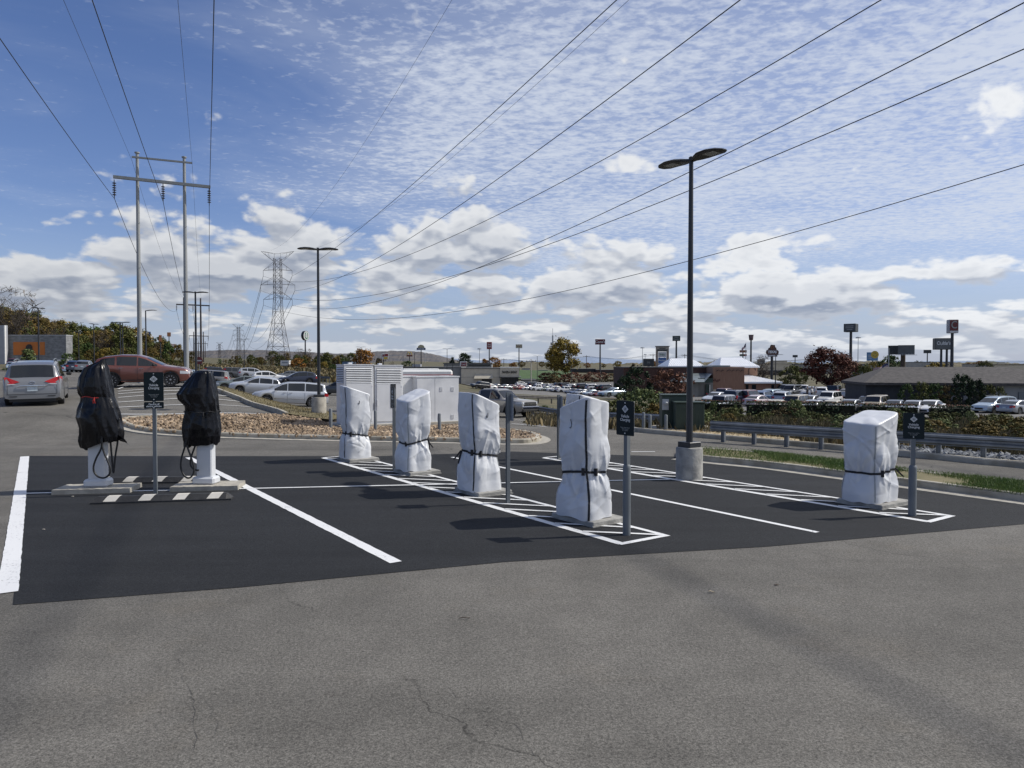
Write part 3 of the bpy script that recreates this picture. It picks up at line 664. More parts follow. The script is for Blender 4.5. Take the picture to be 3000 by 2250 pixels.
for lb, c4, pxc, dd in [('weathered concrete pad under the taped left bagged charger', None, 284, dL), ('chipped concrete pad under the right bagged charger', None, 601, dR)]:
    o = thing('concrete_pad', lb, 'concrete pad', ((pxc - 1500) / F * dd - (.0 if pxc < 400 else -.05), dd - .02, .005), math.radians(9 if pxc < 400 else 8), 'concrete pads under the charging stations')
    b = MB(); vs = []
    nxp, nyp = 24, 10
    b.grid(lambda i, j: ((i / nxp - .5) * (1.34 if pxc < 400 else 1.22) + .012 * noise.noise(Vector((i, j, 1))), (j / nyp - .5) * .66 + .012 * noise.noise(Vector((i, j, 4))), .085 + .008 * noise.noise(Vector((i * .7, j * .7, pxc)))), nxp + 1, nyp + 1)
    top = list(b.v); ring = [i for i in range(nxp + 1)] + [(j + 1) * (nxp + 1) - 1 for j in range(1, nyp + 1)] + [nyp * (nxp + 1) + i for i in range(nxp - 1, -1, -1)] + [j * (nxp + 1) for j in range(nyp - 1, 0, -1)]
    n0 = len(b.v); b.v += [(top[i][0] * 1.01, top[i][1] * 1.01, -.01) for i in ring]; m_ = len(ring)
    b.f += [(ring[i], ring[(i + 1) % m_], n0 + (i + 1) % m_, n0 + i) for i in range(m_)]; b.m += [0] * m_
    b.build('slab', M_CONC, o)

# ============================================================ wheel stops
def wheel_stop(label, pa, pb):
    a = flat(*pa); q = flat(*pb); L = (q - a).length; rz = math.atan2(q.y - a.y, q.x - a.x); t = (q - a).normalized(); nrm = Vector((-t.y, t.x, 0))
    o = thing('wheel_stop', label, 'wheel stop', (a + q) / 2 + nrm * .12 + Vector((0, 0, .006)), rz, 'striped rubber wheel stops')
    h = .115; sec = [(-.12, 0), (-.12, .025), (-.045, h), (.045, h), (.12, .025), (.12, 0)]
    b = MB(); vs = []
    for x, s in ((-L / 2, 0), (-L / 2 + .09, 1), (L / 2 - .09, 1), (L / 2, 0)):
        for y, z in sec: vs.append((x, y, z if s else min(z, .03)))
    fs = [(i * 6 + k, i * 6 + (k + 1) % 6, i * 6 + 6 + (k + 1) % 6, i * 6 + 6 + k) for i in range(3) for k in range(6)] + [tuple(range(6)), tuple(range(18, 24))]
    b.add(vs, fs); b.build('body', M_RUBBER, o)
    ms = mat('cream_reflective_stripe', (.62, .58, .50), (.70, .66, .58), 8, .5)
    for k in range(4):
        x0 = -L / 2 + L * (.085 + .245 * k); w = .20
        P = []
        for sd in (-1, 1):
            y0, z0 = -.108 * 1, .030; y1, z1 = -.050, h - .006
            b = MB(); q_ = .0025
            v4 = [(x0, sd * .112 , .035 ), (x0 + w, sd * .112, .035), (x0 + w + .06, sd * .052, h - .008), (x0 + .06, sd * .052, h - .008)]
            n_ = Vector((0, sd * .08, .075)).normalized() * .004
            P.append([tuple(Vector(p) + n_) for p in v4])
        b = MB(); tp = [P[0][3], P[0][2], P[1][2], P[1][3]]; V = [P[0][0], P[0][1]] + [(x, y, h + .004) for x, y, z in (tp[1], tp[0], tp[2], tp[3])] + [P[1][1], P[1][0]]
        b.add(V, [(0, 1, 2, 3), (3, 2, 4, 5), (5, 4, 6, 7)]); b.build('stripe', ms, o)
wheel_stop('striped black wheel stop in front of the two bagged chargers', (264, 1479), (677, 1466))
wheel_stop('striped black wheel stop behind the two bagged chargers', (243, 1419), (590, 1416))

# ============================================================ vehicle charging signs
def emblem(parent, z, s, m):
    b = MB()
    def ringd(r0, r1, sx=1.0, y=-.0):
        P = [(r0 * math.cos(k * PI / 2) * sx, y, r0 * math.sin(k * PI / 2)) for k in range(4)] + [(r1 * math.cos(k * PI / 2) * sx, y, r1 * math.sin(k * PI / 2)) for k in range(4)]
        b.add(P, [(k, (k + 1) % 4, 4 + (k + 1) % 4, 4 + k) for k in range(4)])
    ringd(s, s * .74, 1.08); ringd(s * .56, s * .36, 1.08)
    for sx, sz in ((1, 0), (-1, 0), (0, 1), (0, -1)):
        c = Vector((sx * s * .64 * 1.08, 0, sz * s * .64)); d = s * .09
        b.add([c + Vector((-d, -.0005, 0)), c + Vector((0, -.0005, -d)), c + Vector((d, -.0005, 0)), c + Vector((0, -.0005, d))], [(0, 1, 2, 3)])
    c = s * .13; b.add([(-c, 0, 0), (0, 0, -c), (c, 0, 0), (0, 0, c)], [(0, 1, 2, 3)])
    return b.build('emblem', m, parent, loc=(0, -.0085, z), fix=False)
def vsign(label, px, d, ytop, ybot, alpha, w, post_w, sleeve=None, extra=None, back=False, post_top=None, small=True):
    x = (px - 1500) / F * d; zt, zb = hz(ytop, d), hz(ybot, d); h = zt - zb
    o = thing('charging_sign', label, 'sign', (x, d, .005), math.radians(alpha), 'vehicle charging signs')
    b = MB(); pt_ = zb + .03 + h if back else zt - .04
    k = post_w / 2
    b.prism([(-k, 0), (k, 0), (k, post_w), (k * .6, post_w), (k * .6, .012), (-k * .6, .012), (-k * .6, post_w), (-k, post_w)], 'z', 0, pt_) if not sleeve else b.box((0, k + .001, pt_ / 2), (post_w, post_w, pt_))
    b.build('post', M_GPOST, o)
    if sleeve:
        r, z = sleeve; b = MB(); b.lathe([(r, 0), (r, z - .05), (r * .93, z - .02), (r * .68, z), (.02, z)], 20, (0, k, 0)); b.build('sleeve', M_GPOST, o, 'auto')
    def panel(z0, z1, name='sign_panel'):
        r = .018; P = []
        for cx, cz, a0 in ((w / 2 - r, z1 - r, 0), (-w / 2 + r, z1 - r, 90), (-w / 2 + r, z0 + r, 180), (w / 2 - r, z0 + r, 270)):
            for i in range(4): a = math.radians(a0 + i * 30); P.append((cx + r * math.cos(a), cz + r * math.sin(a)))
        b = MB(); b.prism(P, 'y', -.0045, -.0015, 0); n = len(b.f); b.m[0] = 0
        b2 = MB(); b2.prism(P, 'y', -.0070, -.0046)
        p = b2.build(name, M_SIGNG, o); b.build('backing_sheet', M_ALU, p); return p
    p = panel(zb, zt); cz = (zt + zb) / 2
    emblem(p, zt - h * .24, h * .115, M_LETTER)
    tw = w * .88
    text('lettering', 'Vehicle\nCharging', h * .118, M_LETTER, p, (0, -.0085, zb + h * .50), ext=.001, sx=w / h * 1.30, bold=.0004)
    text('small_print', 'Please move vehicle\nwhen charging\nis complete', h * .048, M_LETDIM, p, (0, -.0085, zb + h * .185), ext=.001, sx=w / h * 1.35, bold=0)
    for z in (zt - .03, zb + .03): bl = MB(); bl.cyl((0, -.014, z), (0, -.0071, z), .009, n=8); bl.build('bolt', M_LETTER, p)
    if extra:
        z1, z0 = hz(extra[0], d), hz(extra[1], d); q = panel(z0, z1, 'lower_panel')
        text('lettering', 'Open to all\nelectric vehicles', (z1 - z0) * .36, M_LETTER, q, (0, -.0085, (z0 + z1) / 2), ext=.001, sx=.92, bold=.0008)
        for z in (z1 - .018, z0 + .014): bl = MB(); bl.cyl((0, -.014, z), (0, -.0071, z), .009, n=8); bl.build('bolt', M_LETTER, q)
    return o
vsign('dark vehicle charging sign with a second plate below, between the bagged chargers', 450, 13.55, 1091, 1176, 12, .338, .062, extra=(1178.5, 1198))
vsign('dark charging sign seen almost edge-on between the two farthest covered chargers', 1150, 16.6, 1134, 1196, -66, .33, .062)
vsign('grey back of a charging sign on a channel post right of the third covered charger', 1493, 12.65, 1155, 1233, 112, .33, .062, back=True)
vsign('grey back of a charging sign peeking out left of the nearest covered charger', 1640, 18.6, 1161, 1222, 112, .33, .062, back=True)
vsign('dark vehicle charging sign on a thick sleeved post by the nearest covered charger', 1833, 10.3, 1175, 1277, -53, .34, .064, (.056, .99))
vsign('dark vehicle charging sign on a sleeved post at the far right stall', 2679, 11.6, 1211, 1287, -22, .30, .064, (.060, .80))

# ============================================================ lamp posts
def lamp(label, px, d, ztop, arms, alen=.85, head='paddle', r=.07, pier=None, base_z=None, cat='lamp post', hi=True, grp='parking lot lamp posts', zb=None):
    x = (px - 1500) / F * d; z0 = T(x, d) if zb is None else zb
    o = thing('lamp_post', label, cat, (x, d, z0), 0, grp); H = ztop - z0; s0 = 0
    if pier:
        b = MB(); rr_, hh = pier
        b.lathe([(rr_, -.5), (rr_, hh - .03), (rr_ - .012, hh - .008), (rr_ - .035, hh)], 40); b.build('concrete_pier', M_PIER if d < 20 else M_CONC, o, 'auto'); s0 = hh
        b = MB(); b.box((0, 0, hh + .055), (.34, .34, .11), .6, 0, .01); b.build('base_cover', M_BLACK, o)
    b = MB(); b.tube([(0, 0, s0), (0, 0, H)], [r, r * .62], 16 if hi else 6)
    if hi: b.lathe([(r * .72, H - .02), (r * .78, H + .03), (r * .5, H + .05)], 12)
    b.build('pole', M_BLACK, o, 'auto')
    for a in arms:
        b = MB(); dx, dy = math.cos(a), math.sin(a); nx_, ny_ = -dy, dx; S = []
        prof = [(0, .06, .05), (.10, .08, .055), (.22, .16, .06), (.38, .235, .06), (.62, .25, .055), (.85, .20, .05), (.97, .11, .03), (1, .06, .02)]
        for t, w, th in prof:
            L = t * alen; zc = H - .03 + .10 * math.sin(min(1, t * 1.1) * 2.0) * alen - .05 * t
            for sx, sz in ((-1, 0), (-.7, 1), (.7, 1), (1, 0), (.8, -1), (-.8, -1)):
                S.append((dx * L + nx_ * w * sx, dy * L + ny_ * w * sx, zc + sz * th * .55))
        n = 6; fs = [(i * n + k, i * n + (k + 1) % n, (i + 1) * n + (k + 1) % n, (i + 1) * n + k) for i in range(len(prof) - 1) for k in range(n)] + [tuple(range(6)), tuple(range((len(prof) - 1) * 6, len(prof) * 6))]
        b.add(S, fs); hd = b.build('lamp_head', M_BLACK, o, 'auto')
        if hi:
            g = MB(); zc = H - .03 + .10 * math.sin(.6 * 1.1 * 2) * alen - .05 * .6 - .032
            g.box((dx * alen * .62, dy * alen * .62, zc), (alen * .42, .24, .012), a); g.build('lens', M_ALU, hd)
    return o
e1a = math.atan2(E1.y, E1.x)
lamp('tall black twin headed lamp post on a round concrete pier beside the grass strip', 2021, 15.4, hz(471, 15.4), (e1a, e1a + PI), .86, pier=(.275, .67))
lamp('black twin headed lamp post on a pale concrete pier left of the white cabinets', 934, 29.9, hz(731, 29.9), (.15, PI + .15), .80, pier=(.29, .80))
lamp('black twin headed lamp post rising behind the right bagged charger', 575, 48, hz(857, 48), (.2, PI + .2), .8, r=.085)
lamp('black lamp post with one head pointing right, beside the left transmission pole', 429, 76, hz(910, 76), (.1,), 1.1, r=.10, hi=False)
lamp('left one of the two close lamp posts beyond the red car', 354, 98, hz(946, 98), (.1, PI + .1), 1.2, r=.1, hi=False)
lamp('right one of the two close lamp posts beyond the red car', 361, 103, hz(945, 103), (-.1, PI - .1), 1.2, r=.1, hi=False)
lamp('thin dark lamp post in front of the brown wood, seen end-on', 277, 106, hz(950, 106), (PI / 2, -PI / 2), 1.1, r=.1, hi=False)
lamp('short dark lamp post in front of the brown wood beside the store wall', 232, 130, hz(973, 130), (PI / 2, -PI / 2), 1.1, r=.11, hi=False)
lamp('tall dark lamp post standing before the orange mural', 115, 76, hz(903, 76), (PI / 2, -PI / 2), 1.0, r=.11, hi=False)
for px, y, d, lb in [(716, 994, 150, 'small twin lamp post between the two lattice towers'), (1058, 1017, 175, 'small twin lamp post in front of the orange tree'), (1215, 1034, 170, 'small lamp post left of the arched sign'), (1310, 1022, 190, 'small twin lamp post over the left end of the bakery roof'), (1574, 1043, 210, 'small twin lamp post left of the golden tree'), (1326, 1056, 185, 'small lamp post right beside the bakery roof sign'), (1675, 1068, 230, 'small lamp post right of the golden tree'), (2272, 1040, 112, 'lamp post with one arm below the cutout steakhouse sign'), (1992, 1064, 135, 'small lamp post poking over the restaurant roof left of the near lamp'), (2470, 1096, 125, 'small lamp post in front of the dark red tree')]:
    lamp(lb, px, d, hz(y, d), (.05, PI + .05) if 'twin' in lb else (.1,), 1.2, r=.09, hi=False)
for px, y, d, lb in [(1405, 1021, 520, 'slender high mast light left of the red hotel sign'), (1882, 1018, 520, 'slender high mast light left of the tall plaza sign'), (2513, 988, 430, 'slender high mast light right of the dark square sign'), (1890, 1038, 700, 'faint distant high mast light beside the plaza sign'), (1245, 1036, 800, 'faint distant high mast light beyond the hill')]:
    x = (px - 1500) / F * d; z0 = T(x, d); o = thing('high_mast_light', lb, 'mast light', (x, d, z0), 0, 'highway mast lights'); H = hz(y, d) - z0
    b = MB(); b.tube([(0, 0, 0), (0, 0, H)], [.28, .14], 6); b.build('mast', M_GALVD, o)
    b = MB(); b.lathe([(.3, H - .5), (1.5, H - .6), (1.5, H - .1), (.4, H + .3)], 8); b.build('lamp_ring', M_GALVD, o)

# ============================================================ cabinets, bollards, transformer
def cab_loc(t, back=0): p = Vector((O_CAB.x, O_CAB.y)) + CD * t + CN * back; return (p.x, p.y, T(p.x, p.y) + .17)
o = thing('equipment_pad', 'concrete slab under the row of white charging cabinets', 'concrete pad', (*(Vector((O_CAB.x, O_CAB.y)) + CD * 2.45 + CN * .75), T(O_CAB.x, O_CAB.y)), CABR)
b = MB(); b.box((0, 0, .0), (5.3, 1.9, .34), 0, 0, .015); b.build('slab', M_CONC, o)
def power_cabinet(label, t, plate=False):
    W, D, H = 1.08, .92, 2.12
    o = thing('power_cabinet', label, 'electrical cabinet', cab_loc(t), CABR, 'white charging cabinets')
    b = MB(); b.box((W / 2, D / 2, H / 2), (W, D, H), 0, 0, .012); b.build('housing', M_CAB, o)
    b = MB(); b.box((W / 2, D / 2, H + .012), (W + .03, D + .03, .03)); b.build('lid', M_CAB, o)
    b = MB(); b.box((W * .3, D * .4, H + .055), (.13, .13, .06), 0, 0, .01); b.build('roof_vent', M_CAB, o)
    b = MB(); b.box((W / 2 + .01, -.012, .78), (W - .12, .024, 1.34), 0, 0, .006); d = b.build('door', M_CAB, o)
    b = MB(); b.box((.075, -.05, .78), (.03, .05, .24), 0, 0, .008); b.build('handle', M_CAB, d); b = MB(); b.cyl((W - .06, -.034, 1.36), (W - .06, -.02, 1.36), .018); b.build('lock', M_CAB, d)
    for nm, w, side in (('front_louvre', W - .14, 0), ('side_louvre', D - .14, 1)):
        f = MB(); s = MB(); n = 9; h = .56; z0 = H - .09 - h
        for k in range(n):
            z = z0 + h * (k + .5) / n
            q = [(-.002, z - .022), (-.028, z - .028), (-.028, z - .02), (-.002, z + .012)]
            if side: s.add([(q_[0], D / 2 + sg * w / 2, q_[1]) for sg in (-1, 1) for q_ in q], [(0, 1, 2, 3), (7, 6, 5, 4), (0, 4, 5, 1), (1, 5, 6, 2), (2, 6, 7, 3), (3, 7, 4, 0)])
            else: s.add([(W / 2 + sg * w / 2, q_[0], q_[1]) for sg in (-1, 1) for q_ in q], [(0, 1, 2, 3), (7, 6, 5, 4), (0, 4, 5, 1), (1, 5, 6, 2), (2, 6, 7, 3), (3, 7, 4, 0)])
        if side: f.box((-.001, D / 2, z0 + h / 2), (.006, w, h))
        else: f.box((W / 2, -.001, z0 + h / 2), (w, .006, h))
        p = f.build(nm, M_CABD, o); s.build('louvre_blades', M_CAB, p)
    if plate:
        b = MB(); b.box((W * .64, -.030, 1.02), (.20, .012, .86), 0, 0, .004); p = b.build('dark_plate', mat('charcoal_plate', (.03, .033, .036), None, 4, .4), o)
        q = bpy.data.objects.new('plate_mark', None); bpy.data.objects.remove(q)
        b = MB(); r = .06
        P = [(.055 * math.cos(k * PI / 2), 0, .11 * math.sin(k * PI / 2)) for k in range(4)] + [(.035 * math.cos(k * PI / 2), 0, .075 * math.sin(k * PI / 2)) for k in range(4)]
        b.add(P, [(k, (k + 1) % 4, 4 + (k + 1) % 4, 4 + k) for k in range(4)]); b.build('emblem', M_LETDIM, p, loc=(W * .64, -.0375, 1.22), fix=False)
    return o
power_cabinet('white cabinet with louvred top, leftmost of the cabinet row', 0)
power_cabinet('white cabinet with louvred top and a dark upright plate', 1.12, True)
def plain_cabinet(label, t, W, D, H, back, split):
    o = thing('switch_cabinet', label, 'electrical cabinet', cab_loc(t, back), CABR, 'white charging cabinets')
    b = MB(); b.box((W / 2, D / 2, H / 2), (W, D, H), 0, 0, .01); b.build('housing', M_CAB, o)
    b = MB(); b.box((W / 2, D / 2, H + .02), (W + .06, D + .06, .045)); b.build('lid', M_CAB, o)
    for x0, x1 in split:
        b = MB(); b.box(((x0 + x1) / 2, -.008, H / 2), (x1 - x0 - .02, .016, H - .08)); d = b.build('door', M_CAB, o)
    v = MB()
    for cx, cz in ((W * .57, H * .74), (W * .84, H * .74), (W * .84, H * .13), (W * .53, H * .12)):
        for k in (-1, 0, 1): v.box((cx + k * .045, -.024, cz), (.022, .018, .16), 0, 0, .004)
    if W > 1: v.build('vent_slots', M_CAB, o)
    return o
plain_cabinet('short grey-white cabinet set back between the louvred and the plain cabinet', 2.30, .62, .8, 1.72, .35, [(0, .62)])
plain_cabinet('wide plain white cabinet at the right end of the cabinet row', 2.72, 1.72, 1.0, 1.72, -.05, [(0, .72), (.72, 1.72)])
def bollard(label, px, d, yt, yb, r=.058, m=M_GPOST, zb=None):
    x = (px - 1500) / F * d; z = hz(yb, d); h = hz(yt, d) - z
    o = tag(MB().lathe([(r, -.1), (r, h - .03), (r * .8, h - .008), (r * .4, h)], 16).build('bollard', m, None, 'auto', (x, d, z)), label, 'bollard', 'grey steel bollards'); return o
bollard('grey bollard at the left corner of the louvred cabinets', 968, 25.6, 1197, 1266)
bollard('grey bollard standing between the farthest covered charger and the second louvred cabinet', 1099, 25.6, 1203, 1267)
bollard('grey bollard in front of the wide plain cabinet', 1287, 25.6, 1211, 1271)
bollard('grey bollard mostly hidden behind the farthest covered charger', 1008, 24.8, 1236, 1271)
bollard('left one of the pair of grey bollards by the green transformer', 1886, 26.2, 1208, 1265)
bollard('right one of the pair of grey bollards by the green transformer', 1905, 26.0, 1215, 1266)
bollard('grey bollard right in front of the transformer meter box', 1952, 25.9, 1215, 1268)
TR = thing('transformer', 'dark green pad mounted transformer with a grey meter box', 'transformer', (*gd(1944, 26.6)[:2], T(*gd(1944, 26.6)[:2])), math.radians(-4))
b = MB(); b.box((.72, .5, .06), (2.2, 1.9, .16), 0, 0, .01); b.build('pad', M_CONC, TR)
b = MB(); b.box((.55, .75, .72), (1.1, .8, 1.16), 0, 0, .02); b.box((.55, .75, 1.32), (1.16, .86, .05), 0, 0, .01); b.build('tank', M_GREEN, TR)
b = MB(); b.box((.88, .0, .60), (1.02, .72, .92), 0, 0, .015); b.box((.88, -.02, 1.09), (1.08, .80, .05), 0, 0, .01); hsg = b.build('terminal_cabinet', M_GREEN, TR)
for k in (0, 1):
    b = MB(); b.box((.63 + .5 * k, -.372, .58), (.485, .02, .84), 0, 0, .004)
    for q in range(4): b.box((.45 + .12 * q + .5 * k, -.386, .58), (.012, .012, .78))
    d = b.build('door', M_GREEN, hsg)
    b = MB(); b.box((.86 + .05 * k, -.392, .60), (.03, .03, .10), 0, 0, .005); b.build('latch', M_GALVD, d)
b = MB(); b.box((.12, .33, .98), (.23, .09, .40), 0, 0, .01); b.lathe([(.075, 0), (.075, .06), (.05, .08)], 14, (.12, .24, 1.0)); mtr = b.build('meter_box', M_ALU, TR)

# ============================================================ guardrails
def guardrail(label, pts, posts, htop, m=M_GALV, gap=.95, dark=False):
    pts = [Vector((p[0], p[1])) for p in pts]; P = resample([tuple(p) for p in pts], 1.2)
    zz = TZ([p[0] for p in P], [p[1] for p in P])
    c0 = P[0]; o = thing('guardrail', label, 'guardrail', (c0[0], c0[1], float(zz[0])))
    sec = [(0, 0), (.0, .02), (.055, .055), (.055, .10), (0, .135), (0, .175), (.055, .21), (.055, .255), (0, .29), (0, .31)]
    sec2 = sec + [(a - .012, z) for a, z in sec[::-1]]
    vs = []; n = len(P)
    for i, p in enumerate(P):
        t = (Vector(P[min(i + 1, n - 1)][:2]) - Vector(P[max(i - 1, 0)][:2])).normalized(); nn = Vector((t.y, -t.x)); nn = -nn if nn.y > 0 else nn
        for a, z in sec2: vs.append((p[0] + nn.x * (a + .04) - c0[0], p[1] + nn.y * (a + .04) - c0[1], zz[i] - zz[0] + htop - .31 + z))
    k = len(sec2); b = MB(); b.add(vs, [(i * k + s, (i + 1) * k + s, (i + 1) * k + (s + 1) % k, i * k + (s + 1) % k) for i in range(n - 1) for s in range(k)]); b.build('rail', m, o, 'auto')
    L = sum((Vector(P[i + 1]) - Vector(P[i])).length for i in range(n - 1)); s = .4; acc = 0; i = 0
    pts_ = []
    while s < L and len(pts_) < 95:
        while i < n - 2 and acc + (Vector(P[i + 1]) - Vector(P[i])).length < s: acc += (Vector(P[i + 1]) - Vector(P[i])).length; i += 1
        a, q = Vector(P[i]), Vector(P[i + 1]); f = (s - acc) / (q - a).length; pts_.append((a.lerp(q, f), math.atan2(q.y - a.y, q.x - a.x))); s += gap
    for p, an in pts_:
        z = T(p.x, p.y) - zz[0]; h = htop - .02; b = MB()
        b.box((0, 0, h / 2 - .15), (.10, .012, h + .3)); b.box((-.05, 0, h / 2 - .15), (.012, .10, h + .3)); b.box((.05, 0, h / 2 - .15), (.012, .10, h + .3)); 
        b.box((0, -.0, htop - .16), (.09, .07, .22))
        b.build('post', m, o, loc=(p.x - c0[0], p.y - c0[1], z)).rotation_euler = (0, 0, an)
    return o
gA = Vector((_A.x, _A.y)); gB = Vector((_B.x, _B.y)); gu = (gB - gA).normalized()
guardrail('galvanised guardrail along the right edge of the road, in front of the creek bank', [tuple(gA + gu * .15), tuple(gB + gu * 9)], 0, .64, gap=.97)
guardrail('galvanised guardrail running from the transformer back behind the pickup', [tuple(gd(1950, 28.6))[:2], tuple(gd(1815, 34))[:2], tuple(gd(1640, 44))[:2], tuple(gd(1556, 50.5))[:2], tuple(gd(1380, 58))[:2]], 0, .64, gap=1.5)
guardrail('weathered dark guardrail along the far lot edge beyond the pickup', [tuple(gd(1340, 68))[:2], tuple(gd(1420, 72))[:2], tuple(gd(1530, 76))[:2], tuple(gd(1700, 82))[:2]], 0, .68, mat('rusty_rail', (.10, .095, .09), (.16, .15, .14), 3, .7, metal=.4), gap=2.0)
guardrail('short piece of guardrail at the lot edge behind the navy crossover', [tuple(gd(925, 110))[:2], tuple(gd(967, 104))[:2]], 0, .9, mat('grey_rail', (.12, .13, .14), None, 3, .6, metal=.4), gap=1.6)

# ============================================================ cracks in the old asphalt
M_CRACK = mat('crack_shadow', (.06, .056, .05), (.095, .09, .08), 20, .95, coords='World')
def crack(pts, w, seed):
    rn = random.Random(seed); P = resample([tuple(flat(*p))[:2] for p in pts], .07); L_, R_ = [], []
    off = Vector((0, 0))
    for i, p in enumerate(P):
        t = (P[min(i + 1, len(P) - 1)] - P[max(i - 1, 0)]).normalized(); n = Vector((-t.y, t.x)); off = off * .8 + Vector((rn.gauss(0, .016), rn.gauss(0, .016))); k = .6 * w * rn.uniform(.1, 1.1) * min(1, 8 * min(i + .3, len(P) - i) / len(P))
        L_.append(p + off + n * k); R_.append(p + off - n * k)
    b = MB(); n_ = len(P); b.add([(p.x, p.y, .004) for p in L_] + [(p.x, p.y, .004) for p in R_], [(i, i + 1, n_ + i + 1, n_ + i) for i in range(n_ - 1)])
    o = b.build('crack', M_CRACK, None, fix=False); struct(o)
crack([(1270, 1985), (1330, 2040), (1400, 2075), (1500, 2130), (1545, 2190), (1650, 2245), (1720, 2300)], .0038, 1)
crack([(520, 1900), (535, 1985), (555, 2060), (575, 2130), (590, 2260)], .0035, 2)
crack([(545, 2030), (600, 2075), (640, 2160)], .002, 3)
crack([(2290, 1605), (2480, 1640), (2700, 1672), (3020, 1720)], .006, 4)
crack([(2550, 1750), (2700, 1800), (2860, 1835), (3020, 1900)], .003, 5)
crack([(0, 1300), (250, 1302), (345, 1300)], .02, 6)

# ============================================================ litter on the asphalt
p = flat(1360, 1815); b = MB(); b.tube([(-.05, 0, .012), (-.01, .004, .02), (.03, -.003, .016), (.055, .012, .018)], [.004, .005, .004, .002], 5); b.tube([(.03, -.003, .016), (.05, -.02, .02)], .003, 4)
tag(b.build('twig', M_WOOD, None, False, (p.x, p.y, 0)), 'small dark twig lying alone on the worn asphalt', 'twig')
p = flat(2085, 1737); b = MB(); b.grid(lambda i, j: ((i / 6 - .5) * .07, (j / 4 - .5) * .032 * math.sin(PI * (i + .6) / 7.2), .012 + .012 * abs(j / 4 - .5) + .006 * math.sin(i)), 7, 5)
tag(b.build('leaf', mat('dry_leaf', (.34, .28, .19), (.42, .36, .26), 8, .8), None, False, (p.x, p.y, 0)), 'pale dry leaf lying on the worn asphalt', 'leaf')
for px, y, lb in [(2275, 1716, 'small dark pebble right of the dry leaf'), (128, 1553, 'pale wood chip on the fresh asphalt near the white edge line'), (213, 1456, 'white paint chip on the fresh asphalt beside the left concrete pad')]:
    p = flat(px, y); b = MB(); b.add([Vector([a * c for a, c in zip(v, (.028, .012, .008))]) for v in ICO_V], ICO_F); tag(b.build('chip', M_CONC if 'p' in lb[:2] or 'white' in lb else M_WOOD, None, False, (p.x, p.y, .012)), lb, 'chip')
# ============================================================ vehicles
M_GLASS = mat('tinted_glass', (.010, .012, .014), None, 2, .06, spec=.7)
M_TYRE = mat('tyre_rubber', (.015, .015, .016), (.022, .022, .022), 10, .8)
M_RIM = mat('alloy_rim', (.38, .39, .41), (.45, .46, .48), 5, .3, metal=.8)
M_RIMD = mat('dark_rim', (.05, .05, .055), None, 5, .35, metal=.6)
M_TRIM = mat('black_trim', (.014, .014, .015), None, 5, .6)
M_HEAD = mat('headlight_glass', (.55, .57, .60), None, 5, .1)
M_TAIL = mat('red_lamp_glass', (.30, .008, .010), (.40, .012, .014), 8, .15)
M_PLATE = mat('licence_plate_sheet', (.42, .50, .55), (.55, .60, .62), 20, .4)
PAINT = {}
def paint(n):
    cols = {'white': (.70, .70, .69), 'cream': (.55, .50, .40), 'silver': (.42, .43, .45), 'grey': (.17, .18, .19), 'dark grey': (.055, .058, .062), 'black': (.012, .012, .014), 'navy': (.012, .018, .042),
            'blue': (.03, .07, .16), 'light blue': (.36, .44, .50), 'red': (.24, .015, .015), 'maroon': (.085, .010, .014), 'tan': (.38, .33, .25), 'copper red': (.185, .066, .050), 'pale pink': (.50, .42, .43), 'grey green': (.17, .20, .19), 'silver grey': (.30, .31, .33), 'dull silver': (.21, .215, .225), 'pewter': (.30, .285, .26), 'pale silver': (.50, .52, .55)}
    if n not in PAINT:
        c = cols[n]; met = .35 if n in ('silver', 'grey', 'copper red', 'dull silver', 'silver grey', 'pewter', 'pale silver', 'light blue', 'grey green') else 0
        PAINT[n] = mat(n.replace(' ', '_') + '_car_paint', c, tuple(x * .95 for x in c), 1, .28, metal=met, coat=.6)
    return PAINT[n]
